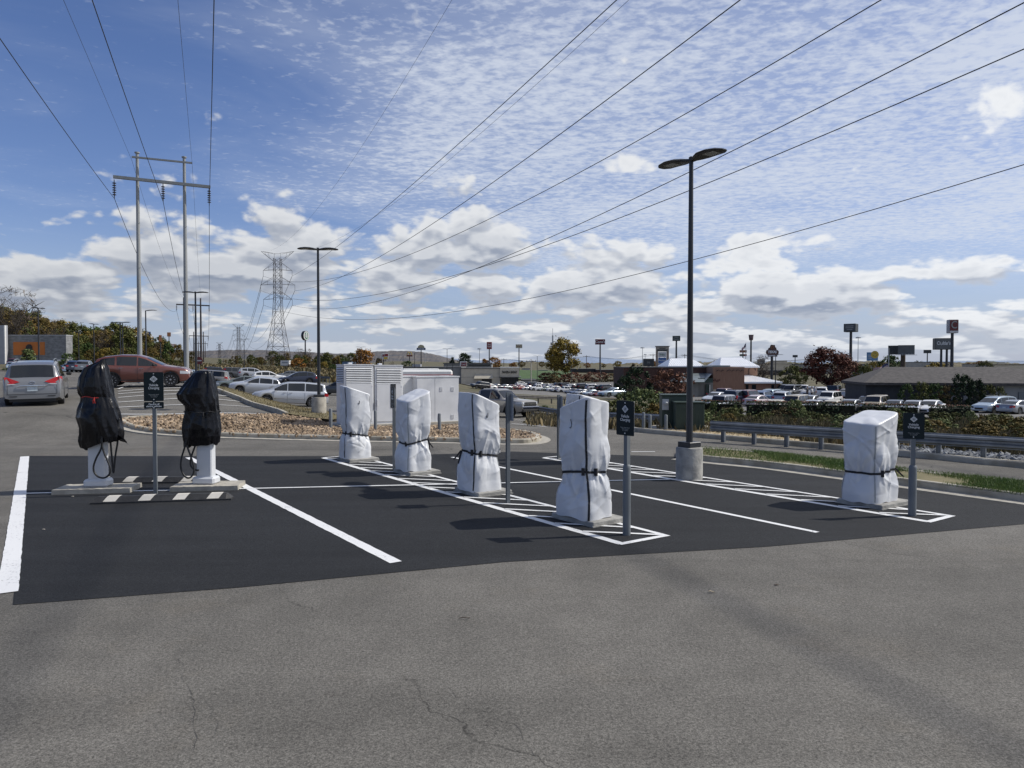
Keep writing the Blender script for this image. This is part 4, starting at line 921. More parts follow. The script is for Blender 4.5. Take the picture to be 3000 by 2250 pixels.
SPEC = {
 'minivan': dict(L=5.15, W=2.0, top=[(0, .5), (.04, .70), (.22, .86), (1.0, 1.05), (1.12, 1.09), (2.0, 1.58), (2.4, 1.69), (3.4, 1.74), (4.5, 1.70), (4.86, 1.62), (5.02, 1.10), (5.10, .95), (5.15, .62)], belt=[(0, .78), (1.1, 1.0), (5.1, 1.10)], fw=.98, rw=4.02, r=.34, ws=(1.12, 2.0), rws_=(4.86, 5.02), panes=[(1.45, 2.30), (2.36, 3.48), (3.55, 4.72)], gc=.20),
 'crossover': dict(L=4.75, W=1.90, top=[(0, .55), (.04, .80), (.25, .95), (1.15, 1.08), (1.28, 1.11), (2.1, 1.53), (2.5, 1.65), (3.3, 1.67), (4.05, 1.58), (4.40, 1.46), (4.62, 1.10), (4.70, .95), (4.75, .65)], belt=[(0, .86), (1.2, 1.03), (3.6, 1.10), (4.7, 1.18)], fw=.92, rw=3.70, r=.36, ws=(1.28, 2.1), rws_=(4.40, 4.62), panes=[(1.55, 2.45), (2.52, 3.45), (3.55, 4.22)], gc=.24),
 'suv': dict(L=5.05, W=2.0, top=[(0, .65), (.03, .98), (.15, 1.08), (1.25, 1.17), (1.38, 1.2), (1.98, 1.78), (2.25, 1.87), (4.5, 1.87), (4.84, 1.80), (4.98, 1.2), (5.02, 1.0), (5.05, .7)], belt=[(0, 1.0), (1.3, 1.14), (5.0, 1.18)], fw=.92, rw=3.92, r=.39, ws=(1.38, 1.98), rws_=(4.84, 4.98), panes=[(1.65, 2.45), (2.52, 3.42), (3.5, 4.7)], gc=.27),
 'boxy suv': dict(L=4.5, W=1.9, top=[(0, .65), (.03, 1.0), (.12, 1.08), (1.35, 1.14), (1.45, 1.17), (1.75, 1.72), (1.95, 1.82), (4.2, 1.82), (4.40, 1.76), (4.46, 1.18), (4.48, 1.0), (4.5, .7)], belt=[(0, 1.0), (1.3, 1.12), (4.5, 1.15)], fw=.85, rw=3.55, r=.42, ws=(1.45, 1.75), rws_=(4.40, 4.46), panes=[(1.6, 2.35), (2.45, 3.25), (3.35, 4.3)], gc=.32),
 'sedan': dict(L=4.8, W=1.84, top=[(0, .48), (.04, .64), (.25, .76), (1.2, .92), (1.35, .95), (2.1, 1.33), (2.5, 1.43), (3.1, 1.42), (3.65, 1.30), (4.22, 1.03), (4.66, .99), (4.76, .85), (4.8, .55)], belt=[(0, .70), (1.2, .89), (4.7, .97)], fw=.92, rw=3.72, r=.33, ws=(1.35, 2.1), rws_=(3.65, 4.20), panes=[(1.62, 2.55), (2.62, 3.75)], gc=.19),
 'hatchback': dict(L=4.1, W=1.76, top=[(0, .5), (.04, .68), (.22, .80), (.95, .97), (1.08, 1.0), (1.85, 1.40), (2.2, 1.50), (3.0, 1.50), (3.6, 1.42), (3.96, 1.0), (4.05, .85), (4.1, .6)], belt=[(0, .74), (1.0, .93), (4.0, 1.02)], fw=.82, rw=3.35, r=.32, ws=(1.08, 1.85), rws_=(3.6, 3.96), panes=[(1.35, 2.2), (2.27, 3.2), (3.28, 3.68)], gc=.19),
 'pickup': dict(L=5.75, W=2.0, top=[(0, .70), (.03, 1.02), (.14, 1.12), (1.38, 1.20), (1.5, 1.23), (2.1, 1.77), (2.4, 1.86), (3.35, 1.85), (3.6, 1.76), (3.72, 1.26), (3.78, 1.22), (5.66, 1.20), (5.72, 1.1), (5.75, .75)], belt=[(0, 1.02), (1.4, 1.16), (3.7, 1.18), (5.7, 1.15)], fw=.95, rw=4.55, r=.40, ws=(1.5, 2.1), rws_=(3.6, 3.72), panes=[(1.80, 2.55), (2.63, 3.45)], gc=.32),
}
def car_fns(S):
    L, W = S['L'], S['W']; tx = [p[0] for p in S['top']]; tz = [p[1] for p in S['top']]; bx = [p[0] for p in S['belt']]; bz = [p[1] for p in S['belt']]
    top = lambda s: float(np.interp(s, tx, tz)); belt = lambda s: min(float(np.interp(s, bx, bz)), top(s) - .02)
    def hw(s):
        a = max(0, 1 - s / .75); c = max(0, 1 - (L - s) / .6); return W / 2 * (1 - .17 * a * a - .10 * c * c)
    def zb(s):
        z = S['gc'] + .10 * max(0, 1 - s / .35) + .12 * max(0, 1 - (L - s) / .4)
        for c in (S['fw'], S['rw']):
            R = S['r'] + .065; dx = abs(s - c)
            if dx < R: z = max(z, S['r'] * .95 + math.sqrt(R * R - dx * dx))
        return z
    def ring(s):
        w = hw(s); b = min(zb(s), belt(s) - .12); t = top(s); bl = belt(s); g = t - bl
        P = [(0, b), (.84 * w, b), (.965 * w, b + .035), (.99 * w, b + .09), (w, b + .5 * (bl - b)), (.99 * w, bl - .09), (.965 * w, bl - .025), (.94 * w, bl)]
        for f in (.08, .45, .8): P.append((w * (.93 - .19 * f), bl + f * g))
        P += [(w * .70, bl + g * .955), (w * .55, t - .006), (w * .3, t), (0, t + .004)]
        return P
    def yside(s, z):
        g = top(s) - belt(s); f = (z - belt(s)) / max(g, .01); return hw(s) * (.93 - .19 * f)
    def ztop(s, y):
        R = ring(s); a = abs(y)
        ys = [p[0] for p in R[7:]][::-1]; zs = [p[1] for p in R[7:]][::-1]; return float(np.interp(a, ys, zs))
    return top, belt, hw, zb, ring, yside, ztop
def wheel_meshes(r, w=.215):
    n = 28
    prof = [(r * .70, -w * .42), (r * .94, -w * .5), (r, -w * .36), (r, w * .36), (r * .94, w * .5), (r * .70, w * .42)]
    b = MB(); b.lathe(prof, n); b.v = [(x, z, -y) for x, y, z in b.v]; ty = b.mesh('tyre', M_TYRE, 'auto')
    b = MB(); b.lathe([(r * .70, -w * .40), (r * .72, w * .44), (r * .64, w * .45), (r * .60, w * .30), (r * .2, w * .28)], n)
    d = b; d.m = [1] * len(d.f)
    for k in range(10):
        a = 2 * PI * k / 10; c, s = math.cos(a), math.sin(a); q = r * .055
        P = [(c * t - s * o * q, s * t + c * o * q, zz) for t, zz in ((r * .10, w * .40), (r * .66, w * .43)) for o in (-1, 1)]
        d.add(P, [(0, 1, 3, 2)], 0)
    d.lathe([(r * .14, w * .3), (r * .14, w * .42), (r * .05, w * .44)], 12)
    d.v = [(x, z, -y) for x, y, z in d.v]
    return ty, d
PROTO = {}
def make_proto(kind):
    S = SPEC[kind]; top, belt, hw, zb, ring, yside, ztop = car_fns(S); L = S['L']; X = lambda s: L / 2 - s
    root = thing('parked_car', kind, 'car', (0, 0, -500)); PROTO[kind] = root
    st = sorted(set([round(x, 3) for x in np.linspace(0, L, int(L / .085))] + [c + k * .04 for c in (S['fw'], S['rw']) for k in range(-11, 12)] + [p[0] for p in S['top']] + [S['ws'][0], S['ws'][1]]))
    b = MB(); vs = []; n = None
    for s in st:
        R = ring(s); full = [(y, z) for y, z in R] + [(-y, z) for y, z in R[-2:0:-1]]; n = len(full)
        vs += [(X(s), y, z) for y, z in full]
    fs, mi = [], []
    for i in range(len(st) - 1):
        for k in range(n):
            fs.append((i * n + k, i * n + (k + 1) % n, (i + 1) * n + (k + 1) % n, (i + 1) * n + k)); kk = min(k, n - 1 - k); mi.append(1 if kk < 2 else 0)
    fs += [tuple(range(n)), tuple(range((len(st) - 1) * n, len(st) * n))]; mi += [0, 0]
    b.v = vs; b.f = fs; b.m = mi
    me = b.mesh('body', [paint('white'), M_TRIM], 'auto'); o = bpy.data.objects.new('body', me); C.objects.link(o); o.parent = root
    o.material_slots[0].link = 'OBJECT'; o.material_slots[0].material = paint('white')
    # glazing
    for nm, (s0, s1), ds in (('windscreen', S['ws'], -.006), ('rear_window', S['rws_'], .008)):
        b = MB(); a0, a1 = s0 + .06 * (s1 - s0), s1 - .07 * (s1 - s0)
        def fn(i, j):
            s = a0 + (a1 - a0) * j / 8; y = (i / 6 - .5) * 2 * hw(s) * (.76 - .07 * ((j / 8) if nm[0] == 'w' else (1 - j / 8)))
            return (X(s + ds), y, ztop(s, y) + .010)
        b.grid(fn, 7, 9); b.build(nm, M_GLASS, root, True)
    for sg in (1, -1):
        for p0, p1 in S['panes']:
            b = MB()
            def fn(i, j):
                s = p0 + (p1 - p0) * i / 10; z0 = belt(s) + .035; z1 = max(z0 + .01, min(top(s) - .10, belt(s) + .9 * (top(s) - belt(s)))); z = z0 + (z1 - z0) * j / 3
                return (X(s), sg * (yside(s, z) + .009), z)
            b.grid(fn, 11, 4); b.build('side_window', M_GLASS, root, True)
    # wheels
    if ('w', S['r']) not in PROTO:
        ty, d = wheel_meshes(S['r']); PROTO[('w', S['r'])] = (ty, d.mesh('rim', [M_RIM, M_RIMD], False))
    ty, rm = PROTO[('w', S['r'])]
    for s in (S['fw'], S['rw']):
        for sg in (1, -1):
            w = bpy.data.objects.new('wheel', ty); C.objects.link(w); w.parent = root; w.location = (X(s), sg * (S['W'] / 2 - .125), S['r']); w.rotation_euler = (0, 0, 0 if sg < 0 else PI)
            q = bpy.data.objects.new('rim', rm); C.objects.link(q); q.parent = w; q.rotation_euler = (0, 0, PI)
    # lamps wrap round the corners
    def wrap(front, z0, z1, ly, ls, m, nm):
        for sg in (1, -1):
            b = MB(); e = .03 if front else L - .03; w0 = hw(e); P = [(e, w0 * ly), (e, w0 * .88)]
            for t in (.06, .16, .3, .45):
                if t > ls: break
                s = t if front else L - t; P.append((s, hw(s) * .995))
            V = []
            for i, (s, y) in enumerate(P):
                g = i / (len(P) - 1); ox = (-.03 if front else .03) if i < 2 else 0
                V += [(X(s + ox), sg * (y + (.012 if i > 1 else 0)), z0 + (z1 - z0) * .25 * g), (X(s + ox + (.03 if front else -.03) * (i < 2)), sg * (y + (.006 if i > 1 else 0)), z1 + .05 * g)]
            b.add(V, [(2 * i, 2 * i + 1, 2 * i + 3, 2 * i + 2) for i in range(len(P) - 1)]); b.build(nm, m, root)
    zf = top(.04); zr = float(np.interp(L - .08, [p[0] for p in S['top']], [p[1] for p in S['top']]))
    wrap(True, zf - .16, zf - .02, .52, .46, M_HEAD, 'headlight'); wrap(False, zr - .26, zr - .03, .60, .35, M_TAIL, 'tail_light')
    b = MB(); b.box((X(-.012), 0, zf - .20), (.03, hw(0) * 1.0, .18), 0, 0, .01); b.build('grille', M_TRIM, root)
    b = MB(); b.box((X(L + .012), 0, zr - .22 if kind != 'pickup' else .62), (.02, .31, .155)); b.build('licence_plate', M_PLATE, root)
    for sg in (1, -1):
        b = MB(); s = S['ws'][0] + .42; b.box((X(s), sg * (hw(s) + .07), belt(s) + .10), (.12, .20, .14), 0, 0, .035)
        m = b.build('mirror', M_TRIM, root, 'auto')
    b = MB(); s = S['panes'][0][0]
    for p0, p1 in S['panes'][:2]:
        for sg in (1, -1): pass
    return root
for k_ in SPEC: make_proto(k_)
used_proto = set()
TYPECAT = {'pickup': 'pickup', 'minivan': 'minivan', 'suv': 'suv', 'boxy suv': 'suv', 'crossover': 'suv', 'sedan': 'car', 'hatchback': 'car'}
TYPENAME = {'pickup': 'pickup_truck', 'minivan': 'minivan', 'suv': 'parked_suv', 'boxy suv': 'parked_suv', 'crossover': 'parked_suv', 'sedan': 'parked_car', 'hatchback': 'parked_car'}
def place_car(kind, color, p, deg, label, group, scale=1.0, zoff=0.0):
    p = Vector(p)
    if kind in used_proto: r = dup(PROTO[kind])
    else: r = PROTO[kind]; used_proto.add(kind)
    r.name = TYPENAME[kind]; r['category'] = TYPECAT[kind]; r['label'] = label; r['group'] = group
    a = math.radians(deg); h = Vector((math.cos(a), math.sin(a))); e = 1.4
    zf, zk, zl, zr = TZ([p.x + h.x * e, p.x - h.x * e, p.x - h.y * .8, p.x + h.y * .8], [p.y + h.y * e, p.y - h.y * e, p.y + h.x * .8, p.y - h.x * .8])
    pitch = -math.atan2(zf - zk, 2 * e); roll = math.atan2(zl - zr, 1.6)
    r.location = (p.x, p.y, T(p.x, p.y) + .012 + zoff); r.rotation_euler = (roll, pitch, a); r.scale = (scale,) * 3
    for c in r.children:
        if c.name.startswith('body'): c.material_slots[0].link = 'OBJECT'; c.material_slots[0].material = paint(color)
    return r
GL = 'cars parked in the left and middle lots'
van = place_car('minivan', 'dull silver', gd(112, 30.6), 118.5, 'silver minivan seen from behind with red tail lights at the left edge', GL)
redcar = place_car('crossover', 'copper red', gp(420, 1131), 17, 'copper red suv in profile behind the bagged chargers', GL, .95)
ody = place_car('minivan', 'pale silver', gd(847, 52.5), 201, 'silver minivan in profile beside the pale lamp post pier, nose left', GL)
place_car('hatchback', 'pale silver', gd(748, 59.5), 201, 'pale silver hatchback half hidden between the silver minivan and the grey green suv', GL)
place_car('crossover', 'grey green', gd(706, 67), 201, 'grey green suv behind the turf mound, left of the silver hatchback', GL, 1.0)
place_car('suv', 'pewter', gd(600, 84), 190, 'silver suv with its rear and red tail light showing right of the right bagged charger', GL)
place_car('boxy suv', 'dark grey', gd(697, 117), 28, 'dark grey boxy suv with a spare wheel look, beyond the silver suv', GL)
place_car('boxy suv', 'black', gd(640, 126), 26, 'black boxy suv behind the dark grey boxy suv', GL)
place_car('crossover', 'silver', gd(745, 112), 26, 'light grey suv between the dark boxy suv and the white suv', GL)
place_car('crossover', 'white', gd(790, 103.5), 24, 'white suv in profile facing the navy suv', GL)
place_car('sedan', 'grey', gd(845, 119), 200, 'grey sedan peeking out between the white suv and the navy suv', GL)
place_car('crossover', 'navy', gd(871, 93), 203, 'navy blue suv left of the pale-piered lamp post', GL, 1.03)
place_car('sedan', 'dark grey', gd(996, 74), 172, 'dark car mostly hidden behind the leftmost louvred cabinet', GL)
place_car('crossover', 'grey', gd(250, 101), 110, 'dark grey suv seen from behind, just left of the taped black bag', GL)
place_car('crossover', 'navy', gd(223, 106), 110, 'navy suv seen from behind, right of the silver minivan', GL)
place_car('hatchback', 'light blue', gd(206, 118), 110, 'pale blue hatchback beyond the navy suv', GL)
place_car('sedan', 'black', gd(194, 132), 110, 'black sedan beside the small tree at the store wall', GL)
place_car('hatchback', 'light blue', gd(35, 148), -62, 'pale blue car facing us under the white end wall of the store', GL)
place_car('suv', 'maroon', gd(37, 168), -62, 'dark maroon suv behind the pale blue car at the store', GL)
place_car('sedan', 'black', gd(528, 112), 10, 'black sedan beyond the red car bonnet', GL)
place_car('sedan', 'blue', gd(546, 98), 10, 'blue sedan between the two transmission pole bases', GL)
place_car('crossover', 'light blue', gd(574, 90), 8, 'pale blue suv behind the right bagged charger, by the silver suv', GL)
h = Vector((.80, -.60)); w_ = gp(1541, 1219).to_2d(); lft = Vector((.60, .80)); pc = w_ - h * 1.92 - lft * .85
truck = place_car('pickup', 'pewter', (pc.x, pc.y, 0), math.degrees(math.atan2(h.y, h.x)), 'pewter pickup facing us on the right, behind the third covered charger', GL)

# extra parts on the big ones
def onrear(S, y, z, off=.012):
    tp = [p for p in S['top'] if p[0] > S['L'] * .9]; s = float(np.interp(z, [p[1] for p in tp][::-1], [p[0] for p in tp][::-1])); return (S['L'] / 2 - s - off, y, z)
S = SPEC['minivan']
for ch in list(van.children):
    if ch.name.startswith('tail_light') or ch.name.startswith('licence'): bpy.data.objects.remove(ch)
for sg in (1, -1):
    b = MB(); P = [(.40, .97), (.62, .90), (.86, .90), (.90, 1.16), (.80, 1.14)]
    b.add([onrear(S, sg * y, z, .03 if y < .8 else -.01) for y, z in P], [(0, 1, 2, 3, 4)])
    b.add([(S['L'] / 2 - S['L'] + .06, sg * .90, .90), (-S['L'] / 2 + .45, sg * .985, .98), (-S['L'] / 2 + .40, sg * .97, 1.14), (-S['L'] / 2 + .10, sg * .88, 1.16)], [(0, 1, 2, 3)])
    t_ = b.build('tail_light', M_TAIL, van)
    b = MB(); b.add([onrear(S, sg * y, z, .032) for y, z in ((.48, .87), (.80, .87), (.80, .90), (.60, .90))], [(0, 1, 2, 3)]); b.build('reversing_lamp', M_HEAD, t_)
    b = MB(); b.tube([(1.0 - 1.9 * i / 8 - .6, sg * .66, 1.735 + .035 * math.sin(PI * i / 8) + .02) for i in range(9)], .022, 6); b.build('roof_rail', M_GPOST, van)
    b = MB(); b.box((-S['L'] / 2 - .005, sg * .62, .42), (.02, .26, .025)); b.build('bumper_slot', M_TRIM, van)
b = MB(); b.box((-S['L'] / 2 - .01, 0, .70), (.025, .34, .17)); pl = b.build('licence_plate', M_PLATE, van)
b = MB(); b.tube([(-S['L'] / 2 - .02 + .01, -.48, .80), (-S['L'] / 2 - .045, -.40, .825), (-S['L'] / 2 - .05, .0, .83), (-S['L'] / 2 - .045, .40, .825), (-S['L'] / 2 - .01, .48, .80)], .022, 6); b.build('tailgate_bar', M_CHROME, van)
b = MB(); b.tube([(-S['L'] / 2 + .035, .085 * math.cos(a * PI / 8), .935 + .055 * math.sin(a * PI / 8)) for a in range(17)], .012, 5); b.build('emblem', M_CHROME, van)
b = MB()
for a, q in (((-.80, .82), (-.80, .52)), ((.80, .82), (.80, .52))): b.box((-S['L'] / 2 - .004, a[0], .67), (.012, .012, .34))
b.box((-S['L'] / 2 - .004, 0, .50), (.012, 1.6, .012)); b.build('tailgate_seam', M_TRIM, van)
b = MB(); b.box((-S['L'] / 2 + .18, 0, .27), (.3, 1.5, .12)); b.build('underbody', M_TRIM, van)
for car, k_, zs in ((ody, 'minivan', [(1.42, .5, .93), (2.33, .32, 1.02), (3.5, .38, 1.02)]), (redcar, 'crossover', [(1.5, .36, 1.0), (2.48, .32, 1.02), (3.3, .72, 1.05)])):
    SS = SPEC[k_]; top, belt, hw, zb, ring, yside, ztop = car_fns(SS)
    for s, z0, z1 in zs:
        for sg in (1, -1):
            b = MB(); b.box((SS['L'] / 2 - s, sg * (hw(s) + .001), (z0 + z1) / 2), (.010, .008, z1 - z0)); b.build('door_seam', M_TRIM, car)
    for s in ((2.12, 2.55) if k_ == 'minivan' else (2.30, 3.25)):
        for sg in (1, -1):
            b = MB(); b.box((SS['L'] / 2 - s, sg * (hw(s) + .015), belt(s) - .10), (.20, .03, .03), 0, 0, .008); b.build('door_handle', M_CHROME, car)
    for sg in (1, -1):
        b = MB(); b.box((SS['L'] / 2 - 2.4, sg * (hw(2.4) + .006), .52 if k_ == 'minivan' else .36), (2.1, .014, .03 if k_ == 'minivan' else .05)); b.build('side_trim', M_CHROME if k_ == 'minivan' else M_TRIM, car)
SS = SPEC['crossover']; top, belt, hw, zb, ring, yside, ztop = car_fns(SS)
for c_ in (SS['fw'], SS['rw']):
    for sg in (1, -1):
        b = MB(); R0, R1 = SS['r'] + .05, SS['r'] + .10
        P = [((SS['L'] / 2 - c_ - R * math.cos(a)), sg * (hw(c_) + .004), SS['r'] * .95 + R * math.sin(a)) for R in (R0, R1) for a in [PI * i / 14 for i in range(15)]]
        b.add(P, [(i, i + 1, 16 + i, 15 + i) for i in range(14)]); b.build('arch_trim', M_TRIM, redcar)
SS = SPEC['pickup']; top, belt, hw, zb, ring, yside, ztop = car_fns(SS); x0 = SS['L'] / 2
b = MB(); b.box((x0 + .03, 0, .64), (.10, 1.86, .20), 0, 0, .03); b.build('front_bumper', M_CHROME, truck, 'auto')
b = MB(); b.box((x0 + .02, 0, .46), (.10, 1.7, .16), 0, 0, .02); b.build('air_dam', M_TRIM, truck)
b = MB(); b.box((x0 + .025, 0, .88), (.03, 1.30, .035)); b.box((x0 + .04, 0, .88), (.03, .16, .07)); b.build('grille_bar', M_CHROME, truck)
b = MB(); b.box((x0 + .005, 0, .87), (.03, 1.28, .26)); b.build('grille_mesh', M_TRIM, truck)

# ------------------------------------------------------------ far car parks
def park_row(rowname, cars, group, deg, jitter=4):
    """cars: (kind, colour, px, (py or d), is_depth[, deg])"""
    rn = random.Random(len(cars)); seen = {}; info = []
    for i, c in enumerate(cars):
        kind, col, px, v = c[:4]; dg = c[4] if len(c) > 4 else deg
        p = gd(px, v) if v < 400 else gp(px, v)
        nm = col + ' ' + {'boxy suv': 'boxy suv', 'crossover': 'suv'}.get(kind, kind); info.append((nm, kind, col, p, dg))
    for i, (nm, kind, col, p, dg) in enumerate(info):
        lft = 'at the left end of' if i == 0 else 'in'; 
        if i == 0: lb = f'{nm} at the left end of {rowname}'
        elif i == len(info) - 1: lb = f'{nm} at the right end of {rowname}'
        else: lb = f'{nm} between {info[i-1][0]} and {info[i+1][0]} in {rowname}'
        if lb in seen: lb = lb.replace(' in ' + rowname, f', rightmost such, in {rowname}')
        seen[lb] = 1
        place_car(kind, col, p, dg + rn.uniform(-jitter, jitter), lb, group)
GB = 'cars in the bakery car park'
park_row('the near bakery row', [
 ('suv', 'black', 1406, 1139), ('sedan', 'white', 1430, 1139.5), ('sedan', 'navy', 1452, 1140.5), ('sedan', 'grey', 1478, 1141), ('sedan', 'maroon', 1497, 1142), ('sedan', 'red', 1519, 1142.5), ('sedan', 'silver', 1545, 1144), ('pickup', 'white', 1575, 1145.5, 205), ('sedan', 'grey green', 1596, 1146.5), ('crossover', 'white', 1619, 1147.5), ('sedan', 'dark grey', 1634, 1149.5),
 ('pickup', 'white', 1656, 1150.5, 15), ('sedan', 'navy', 1678, 1153.5), ('sedan', 'blue', 1692, 1155), ('sedan', 'silver grey', 1707, 1156.5), ('hatchback', 'light blue', 1729, 1158.5), ('sedan', 'maroon', 1747, 1160.5), ('sedan', 'red', 1763, 1161), ('hatchback', 'white', 1781, 1162), ('sedan', 'light blue', 1797, 1164)], GB, 212)
park_row('the far bakery row', [
 ('crossover', 'white', 1530, 1133), ('suv', 'black', 1568, 1136), ('crossover', 'silver', 1584, 1136.5), ('sedan', 'grey', 1604, 1137.5), ('sedan', 'silver', 1622, 1138), ('suv', 'black', 1645, 1138.5), ('suv', 'dark grey', 1662, 1139), ('crossover', 'pale silver', 1679, 1141), ('pickup', 'black', 1700, 1141), ('suv', 'black', 1712, 1141), ('suv', 'silver', 1738, 1143.5), ('crossover', 'black', 1765, 1143.5), ('suv', 'dark grey', 1781, 1144)], GB, 25)
GT = 'cars in the steakhouse car park'
park_row('the hedge row', [
 ('sedan', 'silver', 2076, 82), ('boxy suv', 'silver grey', 2112, 81), ('sedan', 'cream', 2272, 80), ('suv', 'tan', 2327, 81.5), ('sedan', 'silver', 2382, 79.5), ('sedan', 'cream', 2437, 78.5), ('sedan', 'silver grey', 2492, 80), ('suv', 'tan', 2565, 79), ('sedan', 'grey', 2622, 77.5), ('sedan', 'silver', 2677, 76), ('sedan', 'white', 2727, 76)], GT, 228)
park_row('the middle steakhouse row', [
 ('sedan', 'pale silver', 2098, 96), ('pickup', 'maroon', 2122, 98, 40), ('suv', 'navy', 2160, 93, 50), ('suv', 'maroon', 2198, 94, 50), ('sedan', 'pale pink', 2224, 90, 45), ('crossover', 'blue', 2240, 97, 50), ('minivan', 'light blue', 2270, 100, 48), ('crossover', 'silver', 2298, 96, 50), ('sedan', 'silver grey', 2345, 92), ('sedan', 'silver', 2372, 90), ('suv', 'white', 2428, 91), ('sedan', 'navy', 2540, 88)], GT, 228)
park_row('the back steakhouse row', [
 ('suv', 'grey', 2300, 116), ('suv', 'dark grey', 2318, 112), ('pickup', 'white', 2354, 114, 240), ('crossover', 'silver', 2376, 112), ('crossover', 'white', 2418, 112, 55), ('suv', 'black', 2447, 112, 55), ('sedan', 'silver', 2482, 110, 55), ('hatchback', 'white', 2508, 113, 55), ('sedan', 'silver', 2530, 116, 55)], GT, 228)
place_car('minivan', 'light blue', gp(2914, 1210), 205, 'pale blue minivan facing left on the lot beside the shingled building', GT)
place_car('sedan', 'silver grey', gp(2985, 1213), 25, 'silver sedan beside the pale blue minivan at the right edge', GT)
for k_, r in list(PROTO.items()):
    if isinstance(k_, str) and k_ not in used_proto:
        for c in list(r.children_recursive): bpy.data.objects.remove(c)
        bpy.data.objects.remove(r)
# ============================================================ vegetation
def leafmat(name, c1, c2, isl=.55):
    return mat(name, c1, c2, 1.1, .75, island=isl, coords='Object', lo=.38, hi=.62, detail=3, spec=.2)
LM = {'autumn': leafmat('autumn_foliage', (0.065, 0.065, 0.018), (0.176, 0.111, 0.029)), 'olive': leafmat('olive_foliage', (0.049, 0.062, 0.017), (0.111, 0.111, 0.031)), 'green': leafmat('green_foliage', (0.029, 0.055, 0.016), (0.072, 0.104, 0.029)),
      'gold': leafmat('golden_foliage', (0.124, 0.111, 0.026), (0.260, 0.176, 0.036)), 'orange': leafmat('orange_foliage', (0.169, 0.078, 0.018), (0.286, 0.137, 0.029)), 'red': leafmat('red_foliage', (.045, .018, .014), (.105, .036, .024)),
      'bare': leafmat('bare_twigs', (0.072, 0.055, 0.042), (0.124, 0.094, 0.068)), 'evergreen': leafmat('dark_evergreen', (0.013, 0.026, 0.013), (0.031, 0.049, 0.021)), 'shrub': leafmat('shrub_foliage', (0.078, 0.111, 0.039), (0.150, 0.169, 0.065)),
      'rust': leafmat('rust_twigs', (0.111, 0.052, 0.034), (0.169, 0.081, 0.052)), 'brown': leafmat('brown_foliage', (0.081, 0.060, 0.026), (0.143, 0.104, 0.042)), 'reddark': leafmat('dark_red_hedge', (0.023, 0.023, 0.013), (0.046, 0.039, 0.018))}
M_BARK = mat('bark', (.045, .036, .028), (.09, .075, .06), 14, .95, stretch=(1, 1, .2))
